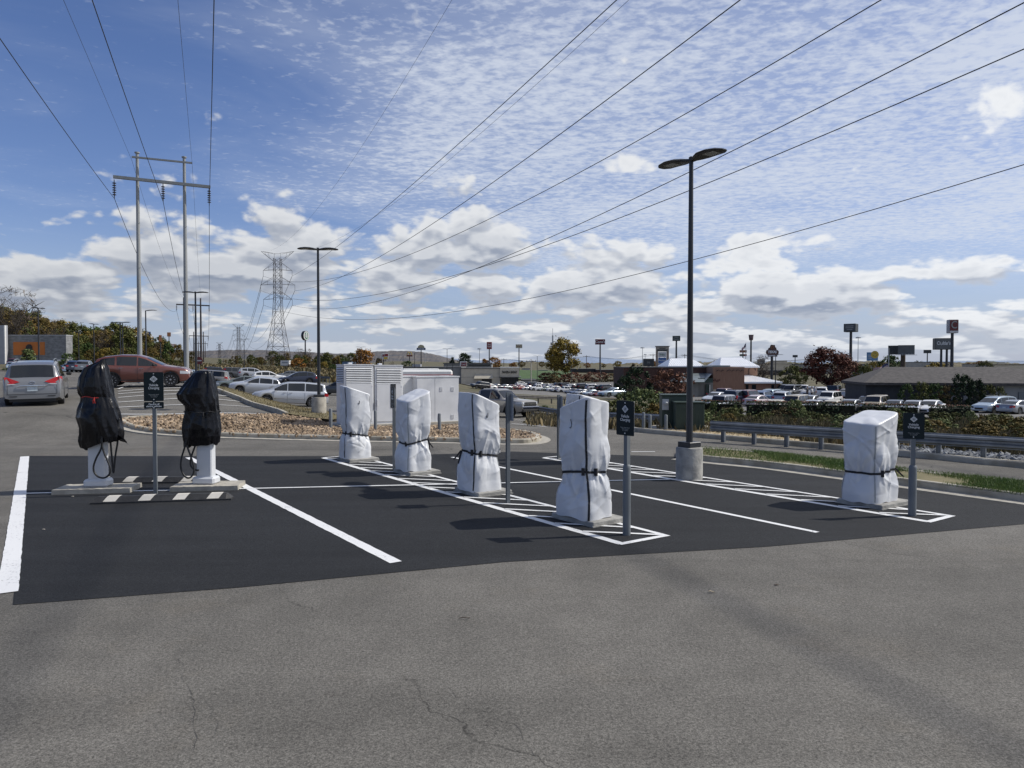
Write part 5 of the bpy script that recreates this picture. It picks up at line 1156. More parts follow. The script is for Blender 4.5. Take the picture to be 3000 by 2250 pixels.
def tree_mesh(seed, shape, n=1500, leaf=.045, trunk=.28, thin=False):
    """unit-height tree: returns (trunk mesh, crown mesh)"""
    rn = random.Random(seed); t = MB(); tips = []
    tw = .022 if shape != 'shrub' else .012
    def limb(p, d, L, r, lv):
        pts = [p]; q = p; dd = d
        for i in range(4):
            dd = (dd + Vector((rn.uniform(-.22, .22), rn.uniform(-.22, .22), rn.uniform(-.02, .16)))).normalized(); q = q + dd * L / 4; pts.append(q)
        t.tube(pts, [r * (1 - .8 * i / 4) for i in range(5)], 5 if lv < 2 else 3, 0, False)
        for i in range(1, 5): tips.append((pts[i], lv))
        if lv < (3 if thin else 2):
            for k in range(4 if not thin else 5):
                a = rn.uniform(0, 6.3); s = pts[rn.randint(1, 4)]
                limb(s, (dd * .5 + Vector((math.cos(a), math.sin(a), rn.uniform(.0, .7))) * .8).normalized(), L * rn.uniform(.5, .75), r * .5, lv + 1)
    if shape == 'shrub':
        for k in range(6): a = rn.uniform(0, 6.3); limb(Vector((0, 0, -.05)), Vector((math.cos(a) * .5, math.sin(a) * .5, 1)).normalized(), .5, tw, 1)
    else:
        limb(Vector((0, 0, -.03)), Vector((rn.uniform(-.05, .05), rn.uniform(-.05, .05), 1)), trunk + .22, tw, 0)
        for k in range(6):
            a = 6.3 * k / 6 + rn.uniform(-.4, .4); limb(Vector((0, 0, trunk * rn.uniform(.8, 1.4))), Vector((math.cos(a), math.sin(a), rn.uniform(.5, 1.6))).normalized(), rn.uniform(.26, .4), tw * .6, 1)
    cl = []
    nc = {'round': 60, 'tall': 46, 'shrub': 42, 'wide': 64, 'cone': 46, 'bare': 60}[shape]
    for k in range(nc):
        if shape in ('round', 'wide', 'bare'):
            a = rn.uniform(0, 6.3); z = rn.uniform(-1, 1); r = rn.uniform(.08, 1) ** .5 * math.sqrt(max(0, 1 - z * z)); w = {'round': .34, 'wide': .50, 'bare': .40}[shape]
            c = Vector((w * r * math.cos(a), w * r * math.sin(a), .62 + .33 * z + .05 * rn.uniform(-1, 1)))
        elif shape in ('tall', 'cone'):
            z = rn.uniform(.12 if shape == 'cone' else .2, .97); w = (.30 * (1.06 - z) + .02) if shape == 'cone' else .25 * math.sin(PI * min(1, (z - .05) * .98)) ** .7
            a = rn.uniform(0, 6.3); r = w * rn.uniform(.4, 1); c = Vector((r * math.cos(a), r * math.sin(a), z))
        else:
            a = rn.uniform(0, 6.3); z = rn.uniform(.05, .95); w = .52 * (1 - (abs(z - .42) / .62) ** 2.2); r = max(.05, w) * rn.uniform(.4, 1); c = Vector((r * math.cos(a), r * math.sin(a), z))
        cl.append((c, rn.uniform(.06, .13) if shape != 'bare' else rn.uniform(.05, .1)))
    b = MB()
    for i in range(n):
        c, s = cl[rn.randrange(nc)]
        d = Vector((rn.gauss(0, 1), rn.gauss(0, 1), rn.gauss(0, .8))); d = d.normalized() * s * rn.uniform(.3, 1.15)
        p = c + d; nrm = (d.normalized() + Vector((rn.uniform(-.8, .8), rn.uniform(-.8, .8), rn.uniform(-.3, 1.1)))).normalized(); u = nrm.orthogonal().normalized(); w = nrm.cross(u)
        a = rn.uniform(0, 6.3); u, w = u * math.cos(a) + w * math.sin(a), w * math.cos(a) - u * math.sin(a); l = leaf * rn.uniform(.5, 1.2)
        if thin: b.add([p - u * l * 1.5, p + w * l * .12, p + u * l * 1.5, p - w * l * .12], [(0, 1, 2, 3)])
        else: b.add([p - u * l, p - w * l * .55 + u * l * .1, p + u * l * .9, p + w * l * .6 - u * l * .1], [(0, 1, 2, 3)])
    return t.mesh('trunk', M_BARK, True), b.mesh('crown', LM['green'], False, False)
TM = {'round': [tree_mesh(11, 'round', 2300, .036), tree_mesh(12, 'round', 2300, .036), tree_mesh(13, 'wide', 2600, .036, .2)], 'tall': [tree_mesh(21, 'tall', 2000, .042), tree_mesh(22, 'tall', 2000, .042)],
      'shrub': [tree_mesh(31, 'shrub', 1900, .042), tree_mesh(32, 'shrub', 1900, .042)], 'cone': [tree_mesh(41, 'cone', 2300, .036)], 'bare': [tree_mesh(51, 'bare', 900, .030, .3, True), tree_mesh(52, 'bare', 900, .030, .3, True)],
      'wide': [tree_mesh(61, 'wide', 3000, .034, .22), tree_mesh(62, 'wide', 3000, .034, .22)], 'big': [tree_mesh(71, 'round', 4200, .028, .25)]}
rt = random.Random(77)
def tree(label, shape, m, p, h, group=None, wid=1.0, cat='tree', name=None, variant=None, sink=.0):
    vs = TM[shape]; t, c = vs[rt.randrange(len(vs)) if variant is None else variant % len(vs)]
    o = thing(name or {'shrub': 'shrub', 'bare': 'bare_tree', 'cone': 'conifer_tree'}.get(shape, 'broadleaf_tree'), label, cat, (p[0], p[1], p[2] - sink), rt.uniform(0, 6.3), group); o.scale = (h * wid, h * wid, h)
    a = bpy.data.objects.new('trunk', t); C.objects.link(a); a.parent = o
    q = bpy.data.objects.new('crown', c); C.objects.link(q); q.parent = o
    q.material_slots[0].link = 'OBJECT'; q.material_slots[0].material = LM[m]
    return o
def treepx(label, shape, m, px, ytop, d, group=None, wid=1.0, cat='tree', name=None, variant=None, ybase=None):
    p = gd(px, d); h = (hz(ytop, d) - p.z) * 1.02; return tree(label, shape, m, p, h, group, wid, cat, name, variant)
# the wood behind the store on the left
GW = 'trees of the autumn wood behind the store'; LW = 'leafy tree in the brown and green autumn wood on the left'
sky_l = [(-300, 860), (-100, 880), (0, 905), (60, 915), (100, 930), (150, 945), (200, 965), (250, 975), (300, 965), (350, 968), (380, 965), (410, 985), (450, 1005), (500, 1012), (540, 1018)]
for row, (d, drop, n) in enumerate([(300, 0, 27), (265, 16, 25), (235, 34, 24)]):
    for k in range(n):
        px = -260 + (790 - 14 * row) * (k + rt.uniform(.2, .8)) / n
        if row == 2 and px < 190: continue
        yt = float(np.interp(px, [s[0] for s in sky_l], [s[1] for s in sky_l])) + drop + rt.uniform(-10, 16)
        treepx(LW, rt.choice(['round', 'round', 'tall', 'wide']), rt.choice(['autumn', 'olive', 'olive', 'brown', 'autumn', 'gold', 'green']), px, yt - 12, d + rt.uniform(-10, 10), GW, rt.uniform(.8, 1.1))
for row, (d, drop, n) in enumerate([(285, 14, 22), (250, 34, 24), (215, 56, 24)]):
    for k in range(n):
        px = 150 + 430 * (k + rt.uniform(.1, .9)) / n; yt = float(np.interp(px, [s_[0] for s_ in sky_l], [s_[1] for s_ in sky_l])) + drop + rt.uniform(-8, 10)
        if yt > 1056: continue
        treepx('bushy tree with foliage down to the ground in the autumn wood', 'shrub', rt.choice(['autumn', 'olive', 'brown', 'autumn', 'gold', 'olive']), px, yt, d + rt.uniform(-8, 8), GW, rt.uniform(.7, .95))
treepx('tall thin-leaved tree rising over the store roof at the left edge', 'bare', 'bare', 40, 835, 225, None, 1.0)
treepx('small thin-topped tree above the wood right of the store roof', 'bare', 'brown', 158, 932, 240, None, .9)
treepx('leafless pale tree standing above the wood left of the two close lamp posts', 'bare', 'bare', 305, 962, 220, None, .9)
treepx('rounded olive tree highest of the wood left of the left transmission pole', 'round', 'olive', 368, 965, 222, None, 1.0)
treepx('light green small tree standing before the orange mural', 'tall', 'shrub', 82, 1024, 170, None, 1.3)
treepx('dark green shrub at the corner of the store wall', 'shrub', 'green', 196, 1036, 165, None, 1.1, 'shrub')
for k in range(8):
    px = 395 + 20 * k; treepx('low bush at the foot of the autumn wood near the transmission poles', 'shrub', rt.choice(['olive', 'brown']), px, 1048 + rt.uniform(-6, 6) + k * 1.5, 170 + rt.uniform(-8, 8), 'bushes at the foot of the wood', 1.0, 'bush')
treepx('low dark green hedge shrub left of the silver minivan roof', 'shrub', 'green', 15, 1079, 120, None, 1.8, 'shrub')
# middle tree line
GM = 'trees along the field behind the middle lot'
for px, yt, d, m, sh, lb in [(735, 1040, 330, 'olive', 'wide', None), (765, 1046, 300, 'autumn', 'round', None), (690, 1056, 320, 'brown', 'wide', None), (800, 1030, 340, 'olive', 'wide', None), (840, 1034, 345, 'brown', 'round', None), (870, 1040, 330, 'olive', 'round', None), (905, 1022, 360, 'bare', 'bare', None), (880, 1020, 370, 'bare', 'bare', None), (935, 1040, 330, 'autumn', 'wide', None), (960, 1034, 260, 'olive', 'round', None), (985, 1042, 250, 'autumn', 'tall', None), (950, 1060, 200, 'gold', 'round', None), (975, 1068, 190, 'green', 'wide', None), (1000, 1040, 300, 'olive', 'round', None), (1030, 1036, 330, 'olive', 'wide', None), (1110, 1050, 330, 'brown', 'round', None), (1150, 1060, 320, 'bare', 'bare', None), (1195, 1058, 300, 'green', 'round', None)]:
    treepx('olive brown tree in the line behind the middle lot', sh, m, px, yt, d, GM, rt.uniform(.9, 1.15))
for k in range(40):
    px = 640 + 9.4 * k + rt.uniform(-4, 4); treepx('bushy olive brown thicket tree behind the middle lot', 'shrub', rt.choice(['olive', 'autumn', 'brown', 'olive', 'green']), px, 1050 + 7 * math.sin(k * .9) + rt.uniform(-5, 6), rt.uniform(285, 330), GM, rt.uniform(.9, 1.3))
treepx('bright orange bush right of the big lattice tower legs', 'shrub', 'orange', 876, 1050, 250, None, 1.5, 'bush')
treepx('rounded orange-brown tree behind the louvred cabinets', 'round', 'orange', 1062, 1024, 240, None, 1.05)
treepx('dark pine tree above the bakery roof', 'round', 'evergreen', 1362, 1036, 330, None, 1.15)
treepx('small dark pine left of the round pine above the bakery roof', 'cone', 'evergreen', 1325, 1046, 330, None, .9)
treepx('pink-orange tree behind the red hotel sign pole', 'round', 'orange', 1445, 1047, 380, None, 1.0)
treepx('small orange tree left of the pink-orange tree', 'round', 'orange', 1420, 1052, 390, None, .9)
treepx('small red-orange tree right of the bakery sign band', 'round', 'orange', 1505, 1062, 400, None, 1.0)
treepx('tall golden tree, the largest in the middle distance', 'big', 'gold', 1652, 990, 275, None, 1.02)
treepx('golden brown tree leaning on the left side of the tall golden tree', 'round', 'gold', 1624, 1020, 285, None, .9)
treepx('brown bush under the tall golden tree', 'shrub', 'brown', 1620, 1098, 262, None, 1.6, 'bush')
GR = 'brown bushes behind the bakery car park'
for k in range(9): treepx('rust brown bush in the row behind the bakery car park', 'shrub', rt.choice(['rust', 'brown', 'rust']), 1600 + 27 * k, 1094 + rt.uniform(-4, 4), 270 + rt.uniform(-4, 4), GR, 1.9, 'bush')
GF = 'distant autumn trees on the skyline'
for k in range(34):
    px = 1450 + 46 * k + rt.uniform(-15, 15)
    if 2190 < px < 2300: continue
    treepx('distant yellow brown tree low on the skyline', rt.choice(['round', 'wide']), rt.choice(['gold', 'autumn', 'brown', 'orange', 'olive']), px, 1060 + rt.uniform(-4, 8), 560 + rt.uniform(-40, 60), GF, rt.uniform(1, 1.4))
treepx('bare grey tree right of the restaurant tower roof', 'bare', 'bare', 2232, 1040, 190, None, 1.3)
treepx('small brown tree between the two white hip roofs', 'bare', 'brown', 2100, 1052, 200, None, 1.0)
treepx('grey green tree between the steakhouse and the dark red tree', 'wide', 'olive', 2322, 1072, 150, None, .95)
treepx('large dark red maple tree beyond the steakhouse car park', 'big', 'red', 2420, 1018, 120, None, 1.3)
treepx('rust tinged tree right behind the dark red maple', 'round', 'rust', 2480, 1050, 132, None, 1.0)
treepx('grey green tree left of the shingled roof', 'wide', 'olive', 2532, 1072, 118, None, .7)
treepx('broad dark tree below the billboard', 'wide', 'green', 2608, 1042, 190, None, .8)
treepx('yellow green tree below the smiling sign', 'wide', 'gold', 2560, 1062, 210, None, .9)
treepx('small green tree under the small dark far sign', 'wide', 'olive', 2690, 1060, 230, None, .9)
treepx('green tree behind the shingled roof ridge near the red fast food sign', 'wide', 'olive', 2885, 1060, 210, None, 1.0)
treepx('yellow bush under the large restaurant sign', 'shrub', 'gold', 2745, 1064, 140, None, 1.0, 'bush')
# in front of the restaurants
treepx('large dark evergreen bush left of the bare rust bush', 'shrub', 'evergreen', 1866, 1074, 101, None, .98, 'bush')
treepx('dark evergreen bush, lower, joined to the large one on its left', 'shrub', 'evergreen', 1832, 1104, 99, None, 1.0, 'bush')
treepx('bare rust coloured bush in front of the brick restaurant wall', 'shrub', 'rust', 1950, 1085, 101, None, 1.25, 'bush')
treepx('bare rust coloured bush tucked behind the near lamp pole', 'shrub', 'rust', 2000, 1092, 103, None, .9, 'bush')
GS = 'green shrubs on the creek bank'
for px, yt, d, m, w, lb in [(1830, 1150, 46, 'shrub', 1.1, 'feathery green shrub left of the vehicle charging sign'), (1872, 1140, 44, 'shrub', 1.0, 'tall feathery green shrub just left of the green transformer'), (1915, 1146, 43, 'shrub', 1.0, 'feathery green shrub touching the transformer meter box'), (1800, 1172, 43, 'olive', 1.3, 'low olive shrub behind the left bank guardrail'), (1765, 1188, 46, 'olive', 1.3, 'low olive shrub near the pickup guardrail'), (1855, 1190, 40, 'olive', 1.4, 'low weedy shrub behind the paired bollards'), (1690, 1196, 47, 'olive', 1.2, 'small weedy shrub behind the middle guardrail'), (1598, 1188, 52, 'shrub', 1.6, 'pale leafy weed clump behind the pickup guardrail'),
                          (2090, 1178, 55, 'shrub', .55, 'narrow bright green sapling right of the transformer'), (2155, 1186, 56, 'shrub', .45, 'slim green sapling in front of the hedge'), (2122, 1198, 50, 'shrub', 1.0, 'rounded light green bush before the hedge'), (2068, 1200, 47, 'olive', 1.1, 'weedy bush at the right side of the transformer'), (2330, 1172, 50, 'shrub', .9, 'arching pale green willow shrub before the hedge'), (2352, 1200, 48, 'shrub', .9, 'lower part shrub right of the arching willow shrub'), (2845, 1205, 56, 'shrub', .9, 'leafy green bush at the right end of the hedge'), (2800, 1208, 57, 'olive', 1.0, 'low olive bush left of the bush at the hedge end'), (2690, 1288, 25.5, 'shrub', 1.2, 'small yellow green weed under the right charging sign'), (2468, 1274, 30, 'shrub', 1.2, 'small green weed behind the guardrail left of the lone charger')]:
    treepx(lb, 'shrub', m, px, yt, d, GS, w, 'shrub')
# hedges beyond the creek
def hedge(label, pxa, pxb, da, db, ytop, m='evergreen'):
    a, q = gd(pxa, da), gd(pxb, db); mid = (a + q) / 2; L = (q - a).length; H = hz(ytop, (da + db) / 2) - mid.z; rz = math.atan2(q.y - a.y, q.x - a.x)
    o = thing('clipped_hedge', label, 'hedge', tuple(mid), rz, 'clipped hedges along the steakhouse lot'); b = MB(); rn = random.Random(int(pxa))
    for i in range(int(L * 150)):
        x = rn.uniform(-L / 2, L / 2); z = H * rn.uniform(.12, 1) if rn.random() < .8 else H; y = rn.choice((-.55, .55, rn.uniform(-.55, .55))) + rn.uniform(-.1, .1)
        if noise.noise(Vector((x * .6, z * .8, pxa))) < -.34 and z < H * .8: continue
        s = rn.uniform(.08, .17); u = Vector((rn.uniform(-1, 1), rn.uniform(-1, 1), rn.uniform(-1, 1))).normalized() * s; w = u.orthogonal().normalized() * s * .6; p = Vector((x, y, z + rn.uniform(-.03, .05)))
        b.add([p - u, p - w, p + u, p + w], [(0, 1, 2, 3)])
    for i in range(int(L * 60)):
        x = rn.uniform(-L / 2, L / 2); p = Vector((x, rn.uniform(-.55, .55), H + rn.uniform(-.02, .12))); u = Vector((rn.uniform(-1, 1), rn.uniform(-1, 1), rn.uniform(-.3, 1))).normalized() * .07; w = u.orthogonal().normalized() * .04
        b.add([p - u, p - w, p + u, p + w], [(0, 1, 2, 3)], 1)
    b.build('foliage', [LM[m], LM['rust']], o, fix=False)
    b = MB(); b.box((0, 0, H * .45), (L * .99, .5, H * .78)); b.build('inner_shade', mat('hedge_shadow', (.008, .009, .005), (.02, .02, .011), 2, .95), o)  # solid dark box stands in for the shade inside the hedge
    for k in range(int(L / 1.2)): x = -L / 2 + .5 + k * 1.2; s = MB(); s.tube([(x, 0, -.1), (x + .05, .02, H * .3)], [.05, .04], 5); s.build('stem', M_BARK, o)
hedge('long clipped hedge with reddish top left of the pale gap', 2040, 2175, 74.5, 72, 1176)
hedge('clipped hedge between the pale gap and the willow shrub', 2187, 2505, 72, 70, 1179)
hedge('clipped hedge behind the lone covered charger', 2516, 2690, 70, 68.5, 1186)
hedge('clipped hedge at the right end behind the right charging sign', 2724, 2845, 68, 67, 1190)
for k in range(58):
    d_ = rt.uniform(30, 66); px_ = rt.uniform(1700, 3150); q_ = gd(px_, d_)
    if (q_.x - _A.x) * _gn.x + (q_.y - _A.y) * _gn.y < 3.5 or (px_ < 2040 and d_ > 58): continue
    tree('low tangled weed shrub on the creek bank', 'shrub', rt.choice(['brown', 'olive', 'olive', 'olive', 'shrub', 'autumn']), q_, rt.uniform(.6, 1.25), 'low weed shrubs on the creek bank', rt.uniform(1.3, 2.1), 'shrub', 'weed_shrub')
# creek bank brush: nobody could count it
b = MB(); rn = random.Random(9); pts = []
while len(pts) < 9000:
    d = rn.uniform(19, 68); px = rn.uniform(1540, 3300); x = (px - 1500) / F * d
    g = (x - _A.x) * _gn.x + (d - _A.y) * _gn.y
    if g < 2.0 or (px < 2030 and d > 60) or (px > 2560 and d < 33 and g < 8): continue
    if noise.noise(Vector((x * .25, d * .25, 8))) < -.22: continue
    if d > 44 and px < 1800 and rn.random() < .75: continue
    if px < 1640 and rn.random() > (px - 1540) / 100: continue
    pts.append((x, d))
zz = TZ([p[0] for p in pts], [p[1] for p in pts])
for (x, y), z in zip(pts, zz):
    hh = rn.uniform(.2, .62) * (.7 + .6 * (noise.noise(Vector((x * .15, y * .15, 2))) + .5)); n_ = 4
    for k in range(n_):
        a = rn.uniform(0, 6.3); l = Vector((math.cos(a), math.sin(a), 0)) * hh * rn.uniform(.1, .6); w = Vector((-math.sin(a), math.cos(a), 0)) * rn.uniform(.015, .045); p = Vector((x + rn.uniform(-.2, .2), y + rn.uniform(-.2, .2), z - .12))
        b.add([p - w, p + w, p + l * .5 + w * 1.4 + Vector((0, 0, hh * .7)), p + l + Vector((0, 0, hh)), p + l * .5 - w * 1.4 + Vector((0, 0, hh * .7))], [(0, 1, 2, 3, 4)])
o = b.build('bank_brush', M_BRUSH, None, fix=False); o['kind'] = 'stuff'; tag(o, 'tangled brown and olive weeds covering the creek bank behind the guardrail', 'weeds')
b = MB(); pts = []
while len(pts) < 2600:
    d = rn.uniform(128, 260); px = rn.uniform(420, 1050)
    if px < 560 and d > 200: continue
    pts.append(((px - 1500) / F * d, d))
zz = TZ([p[0] for p in pts], [p[1] for p in pts])
for (x, y), z in zip(pts, zz):
    hh = rn.uniform(.5, 1.6)
    for k in range(5):
        a = rn.uniform(0, 6.3); l = Vector((math.cos(a), math.sin(a), 0)) * hh * rn.uniform(.2, .9); w = Vector((-math.sin(a), math.cos(a), 0)) * rn.uniform(.08, .25); p = Vector((x + rn.uniform(-.5, .5), y + rn.uniform(-.5, .5), z - .15))
        b.add([p - w, p + w, p + l * .5 + w * 1.4 + Vector((0, 0, hh * .7)), p + l + Vector((0, 0, hh)), p + l * .5 - w * 1.4 + Vector((0, 0, hh * .7))], [(0, 1, 2, 3, 4)])
o = b.build('field_brush', M_BRUSH, None, fix=False); o['kind'] = 'stuff'; tag(o, 'overgrown brown field with weeds behind the middle parking lot', 'weeds')

# ============================================================ hills
def hill(d, prof, m, name='hill', rough=1.0, seed=0, depth=.25):
    b = MB(); xs = np.arange(prof[0][0], prof[-1][0] + 1, 6.0); P = []
    top = np.interp(xs, [p[0] for p in prof], [p[1] for p in prof])
    rows = 9
    def fn(i, j):
        f = j / (rows - 1); dd = d * (1 - depth * (1 - f)); px = xs[i]; X_ = (px - 1500) / F * d
        H = hz(top[i], d) + 4; z = -6 + (H + 6) * f ** .8 + rough * d * .0016 * noise.noise(Vector((X_ * 18 / d, f * 5, seed))) * (f ** .5) + rough * d * .0010 * noise.noise(Vector((X_ * 90 / d, f * 16, seed + 3)))+ rough * d * .0007 * noise.noise(Vector((X_ * 300 / d, f * 30, seed + 5)))
        return (X_ * (dd / d), dd, z)
    b.grid(fn, len(xs), rows); return struct(b.build(name, m, None, False))
M_HILL = mat('wooded_hillside', (.060, .062, .070), (.115, .100, .088), .03, .95, coords='World', detail=12, lo=.35, hi=.62, bump=1, bscale=.12)  # blue-grey in the darker tone puts distance haze into the colour
M_HILL2 = mat('hazy_hillside', (.135, .165, .215), (.165, .185, .22), .004, .95, coords='World', detail=9)
M_HILL3 = mat('hazy_far_ridge', (.19, .245, .34), (.21, .26, .34), .002, .95, coords='World')  # pale blue base colour carries the atmospheric haze
hill(1900, [(380, 1050), (460, 1038), (520, 1031), (600, 1032), (700, 1029), (760, 1030), (850, 1034), (930, 1037), (1000, 1040), (1060, 1040), (1130, 1033), (1190, 1032), (1240, 1036), (1290, 1046), (1330, 1056), (1380, 1066)], M_HILL, seed=1)
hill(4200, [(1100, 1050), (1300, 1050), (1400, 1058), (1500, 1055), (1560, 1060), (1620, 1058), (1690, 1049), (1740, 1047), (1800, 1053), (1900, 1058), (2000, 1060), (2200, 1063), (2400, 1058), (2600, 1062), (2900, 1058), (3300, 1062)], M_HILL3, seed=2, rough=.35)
hill(1300, [(-700, 1000), (-200, 1010), (200, 1030), (420, 1050), (560, 1064)], M_HILL, seed=3)
hill(950, [(1380, 1074), (1600, 1072), (1800, 1073), (2100, 1070), (2400, 1072), (2700, 1070), (3000, 1072), (3400, 1070)], mat('distant_treeline', (.055, .062, .035), (.125, .095, .045), .02, .95, coords='World', detail=11, bump=1, bscale=.1), seed=4, rough=2.2)

# ============================================================ buildings
def face(px0, px1, d): return (px0 - 1500) / F * d, (px1 - 1500) / F * d
M_BLOCK = mat('grey_split_block', (.15, .155, .16), (.26, .265, .27), .9, .9, detail=9, bump=.8, bscale=3, stretch=(1, 1, 2.2))
M_OFFW = mat('offwhite_render', (.30, .31, .335), (.35, .36, .38), .6, .8)
M_TRIMW = mat('white_trim', (.72, .72, .70), None, 2, .6)
M_TAN = mat('tan_stucco', (.50, .44, .34), (.56, .50, .39), .8, .9)
M_TANG = mat('grey_and_shaded_stucco', (.20, .20, .195), (.24, .24, .23), .8, .9)
M_BRICK = mat('dark_brown_brick', (.060, .030, .024), (.085, .042, .032), 3, .9)
M_BRICKR = mat('red_brown_brick', (.24, .13, .09), (.31, .17, .12), 4, .9, stretch=(1, 1, 4))
M_SIDING = mat('wood_siding', (.25, .145, .095), (.34, .205, .14), 6, .8, stretch=(4, 4, .15))
M_WROOF = mat('white_metal_roof', (.82, .83, .84), (.86, .87, .88), 1, .35)
M_GROOF = mat('grey_green_metal_roof', (.17, .20, .205), (.23, .26, .26), 1, .4, metal=.3)
M_SHING = mat('grey_shingles', (.040, .037, .036), (.10, .09, .085), 2.2, .9, detail=10, bump=.5, bscale=8, stretch=(1, 3, 3))
M_DKWALL = mat('dark_and_shaded_wall', (.022, .026, .032), (.035, .040, .046), 1, .8)
M_LGWALL = mat('light_grey_wall', (.23, .235, .235), (.27, .275, .27), .6, .85)
M_DKGLASS = mat('dark_window', (.012, .015, .018), (.02, .023, .026), 1, .15)
M_DGREEN = mat('green_fascia', (.022, .045, .036), None, 2, .6)
M_FLATR = mat('flat_roof_edge', (.10, .10, .10), (.14, .14, .14), 1, .8)
def bld(name, label, px, d, cat='building'):
    x = (px - 1500) / F * d; z = T(x, d); return thing(name, label, cat, (x, d, z))
def bx(o, name, px0, px1, d, y0, y1, depth, m, proud=0, zb=None):
    """box: image columns px0..px1 on the plane y=d, image rows y0 (top) to y1 (bottom; None = ground)"""
    x0, x1 = face(px0, px1, d); z1 = hz(y0, d); z0 = (o.location.z - .6) if y1 is None else hz(y1, d)
    b = MB(); b.box(((x0 + x1) / 2 - o.location.x, d - proud + depth / 2 - o.location.y, (z0 + z1) / 2 - o.location.z), (x1 - x0, depth, z1 - z0)); return b.build(name, m, o)
def hip(o, name, px0, px1, d, depth, ye, yr, rpx0, rpx1, m, over=.5, thick=.15, seams=None):
    x0, x1 = face(px0, px1, d); r0, r1 = face(rpx0, rpx1, d); e, r = hz(ye, d), hz(yr, d + depth / 2); L = o.location
    V = [(x0, d - over, e), (x1, d - over, e), (x1, d + depth + over, e), (x0, d + depth + over, e)]; V += [(x, y, z - thick) for x, y, z in V]; V += [(r0, d + depth / 2, r), (r1, d + depth / 2, r)]
    V = [(x - L.x, y - L.y, z - L.z) for x, y, z in V]
    b = MB(); b.add(V, [(0, 1, 9, 8), (1, 2, 9), (2, 3, 8, 9), (3, 0, 8), (0, 4, 5, 1), (1, 5, 6, 2), (2, 6, 7, 3), (3, 7, 4, 0), (4, 7, 6, 5)]); ro = b.build(name, m, o)
    if seams:
        s = MB(); A, B, Cc, D_ = [Vector(V[i]) for i in (0, 1, 9, 8)]
        for k in range(1, seams):
            f = k / seams; lo = A.lerp(B, f); xx = lo.x
            if xx < D_.x: t = (xx - A.x) / max(.01, D_.x - A.x); hi_ = A.lerp(D_, t)
            elif xx > Cc.x: t = (B.x - xx) / max(.01, B.x - Cc.x); hi_ = B.lerp(Cc, t)
            else: hi_ = D_.lerp(Cc, (xx - D_.x) / (Cc.x - D_.x))
            if (hi_ - lo).length > .3: up = Vector((0, -.01, .03)); s.tube([lo + up, hi_ + up], .025, 4)
        s.build('roof_seams', m, ro)
    return ro
# store on the left
o = bld('store_building', 'long grey block store with an orange mural at the left edge', 100, 203)
bx(o, 'wall', -420, 195, 203, 984, None, 3, M_BLOCK); bx(o, 'parapet_cap', -420, 196, 203, 981, 984, 3.2, M_OFFW, .1)
bx(o, 'base_band', -420, 195.5, 203, 1056, None, .3, M_TANG, .25)
mu = bx(o, 'mural', 41, 133, 203, 1002, 1040, .12, mat('orange_mural', (.48, .150, .035), (.52, .17, .04), .5, .8), .13)
b = MB(); fm = mat('mural_figure', (.02, .02, .02), (.06, .055, .05), 3, .8)
x0 = (88 - 1500) / F * 203 - o.location.x; zc = hz(1026, 203) - o.location.z
b.prism([(x0 - .95, zc - 1.0), (x0 + 1.2, zc - 1.2), (x0 + .95, zc + .2), (x0 + .85, zc + 1.1), (x0 + .4, zc + 1.6), (x0 - .3, zc + 1.6), (x0 - .8, zc + 1.1), (x0 - .95, zc + .2)], 'y', -.30, -.17); b.build('dark_arched_shape', fm, mu)
bx(o, 'white_wall_notice', 170, 181, 203, 1053, 1060, .1, M_TRIMW, .4)
bx(o, 'entrance_wing', -420, 16, 201, 953, None, 1.2, M_OFFW); bx(o, 'corner_trim', 14.2, 17.2, 201, 954, None, .5, M_TRIMW, .15)
# bakery building
o = bld('bakery_building', 'tan stucco bakery building with a dark glass front and sign band', 1440, 250)
bx(o, 'side_wing', 1175, 1351, 250, 1077, None, 25, M_TANG, -1); bx(o, 'side_cap', 1173, 1351, 250, 1074.5, 1077, 25.2, M_FLATR, -.8); bx(o, 'roof_unit', 1208, 1232, 256, 1067, 1078, 3, M_OFFW)  # grey of the side wing is shade put into its colour
bx(o, 'wall', 1351, 1465, 250, 1080, None, 25, M_TAN); bx(o, 'wall_cap', 1350, 1466, 250, 1077.5, 1080, 25.3, M_FLATR, .2)
tw = bx(o, 'sign_band', 1465, 1521, 250, 1077, 1105, 14, M_TAN, .8); bx(o, 'sign_band_cap', 1464, 1522, 250, 1075.6, 1077, 14.4, M_TRIMW, .9)
text('lettering', 'PANERA BREAD', 1.15, mat('brown_lettering', (.02, .018, .015), None, 2, .6), o, ((1493 - 1500) / F * 250 - o.location.x, -.9, hz(1090.5, 250) - o.location.z), ext=.03, sx=.62, bold=.02)
bx(o, 'canopy_edge', 1463, 1527, 250, 1104.5, 1106, 16, M_BLACK, 1.6); bx(o, 'glass_front', 1467, 1519, 250, 1106, None, 10, M_DKGLASS, .2)
for k in range(6): bx(o, 'mullion', 1470 + 9 * k, 1470.6 + 9 * k, 250, 1106, None, .2, M_BLACK, .3)
aw = MB(); x0, x1 = face(1389, 1445, 250); L_ = o.location; aw.add([(x - L_.x, y - L_.y, z - L_.z) for x, y, z in [(x0 + .3, 249.9, hz(1096, 250)), (x1 - .3, 249.9, hz(1096, 250)), (x1, 248.4, hz(1109, 250)), (x0, 248.4, hz(1109, 250)), (x0, 249.9, hz(1109, 250)), (x1, 249.9, hz(1109, 250))]], [(0, 1, 2, 3), (0, 3, 4), (1, 5, 2), (3, 2, 5, 4)]); aw.build('awning', mat('cream_awning', (.45, .41, .33), None, 2, .8), o)
bx(o, 'window', 1411, 1441, 250, 1110, 1128, .2, M_DKGLASS, .05); bx(o, 'wall_joint', 1351, 1465, 250, 1104.6, 1105.4, .1, M_TANG, .04)
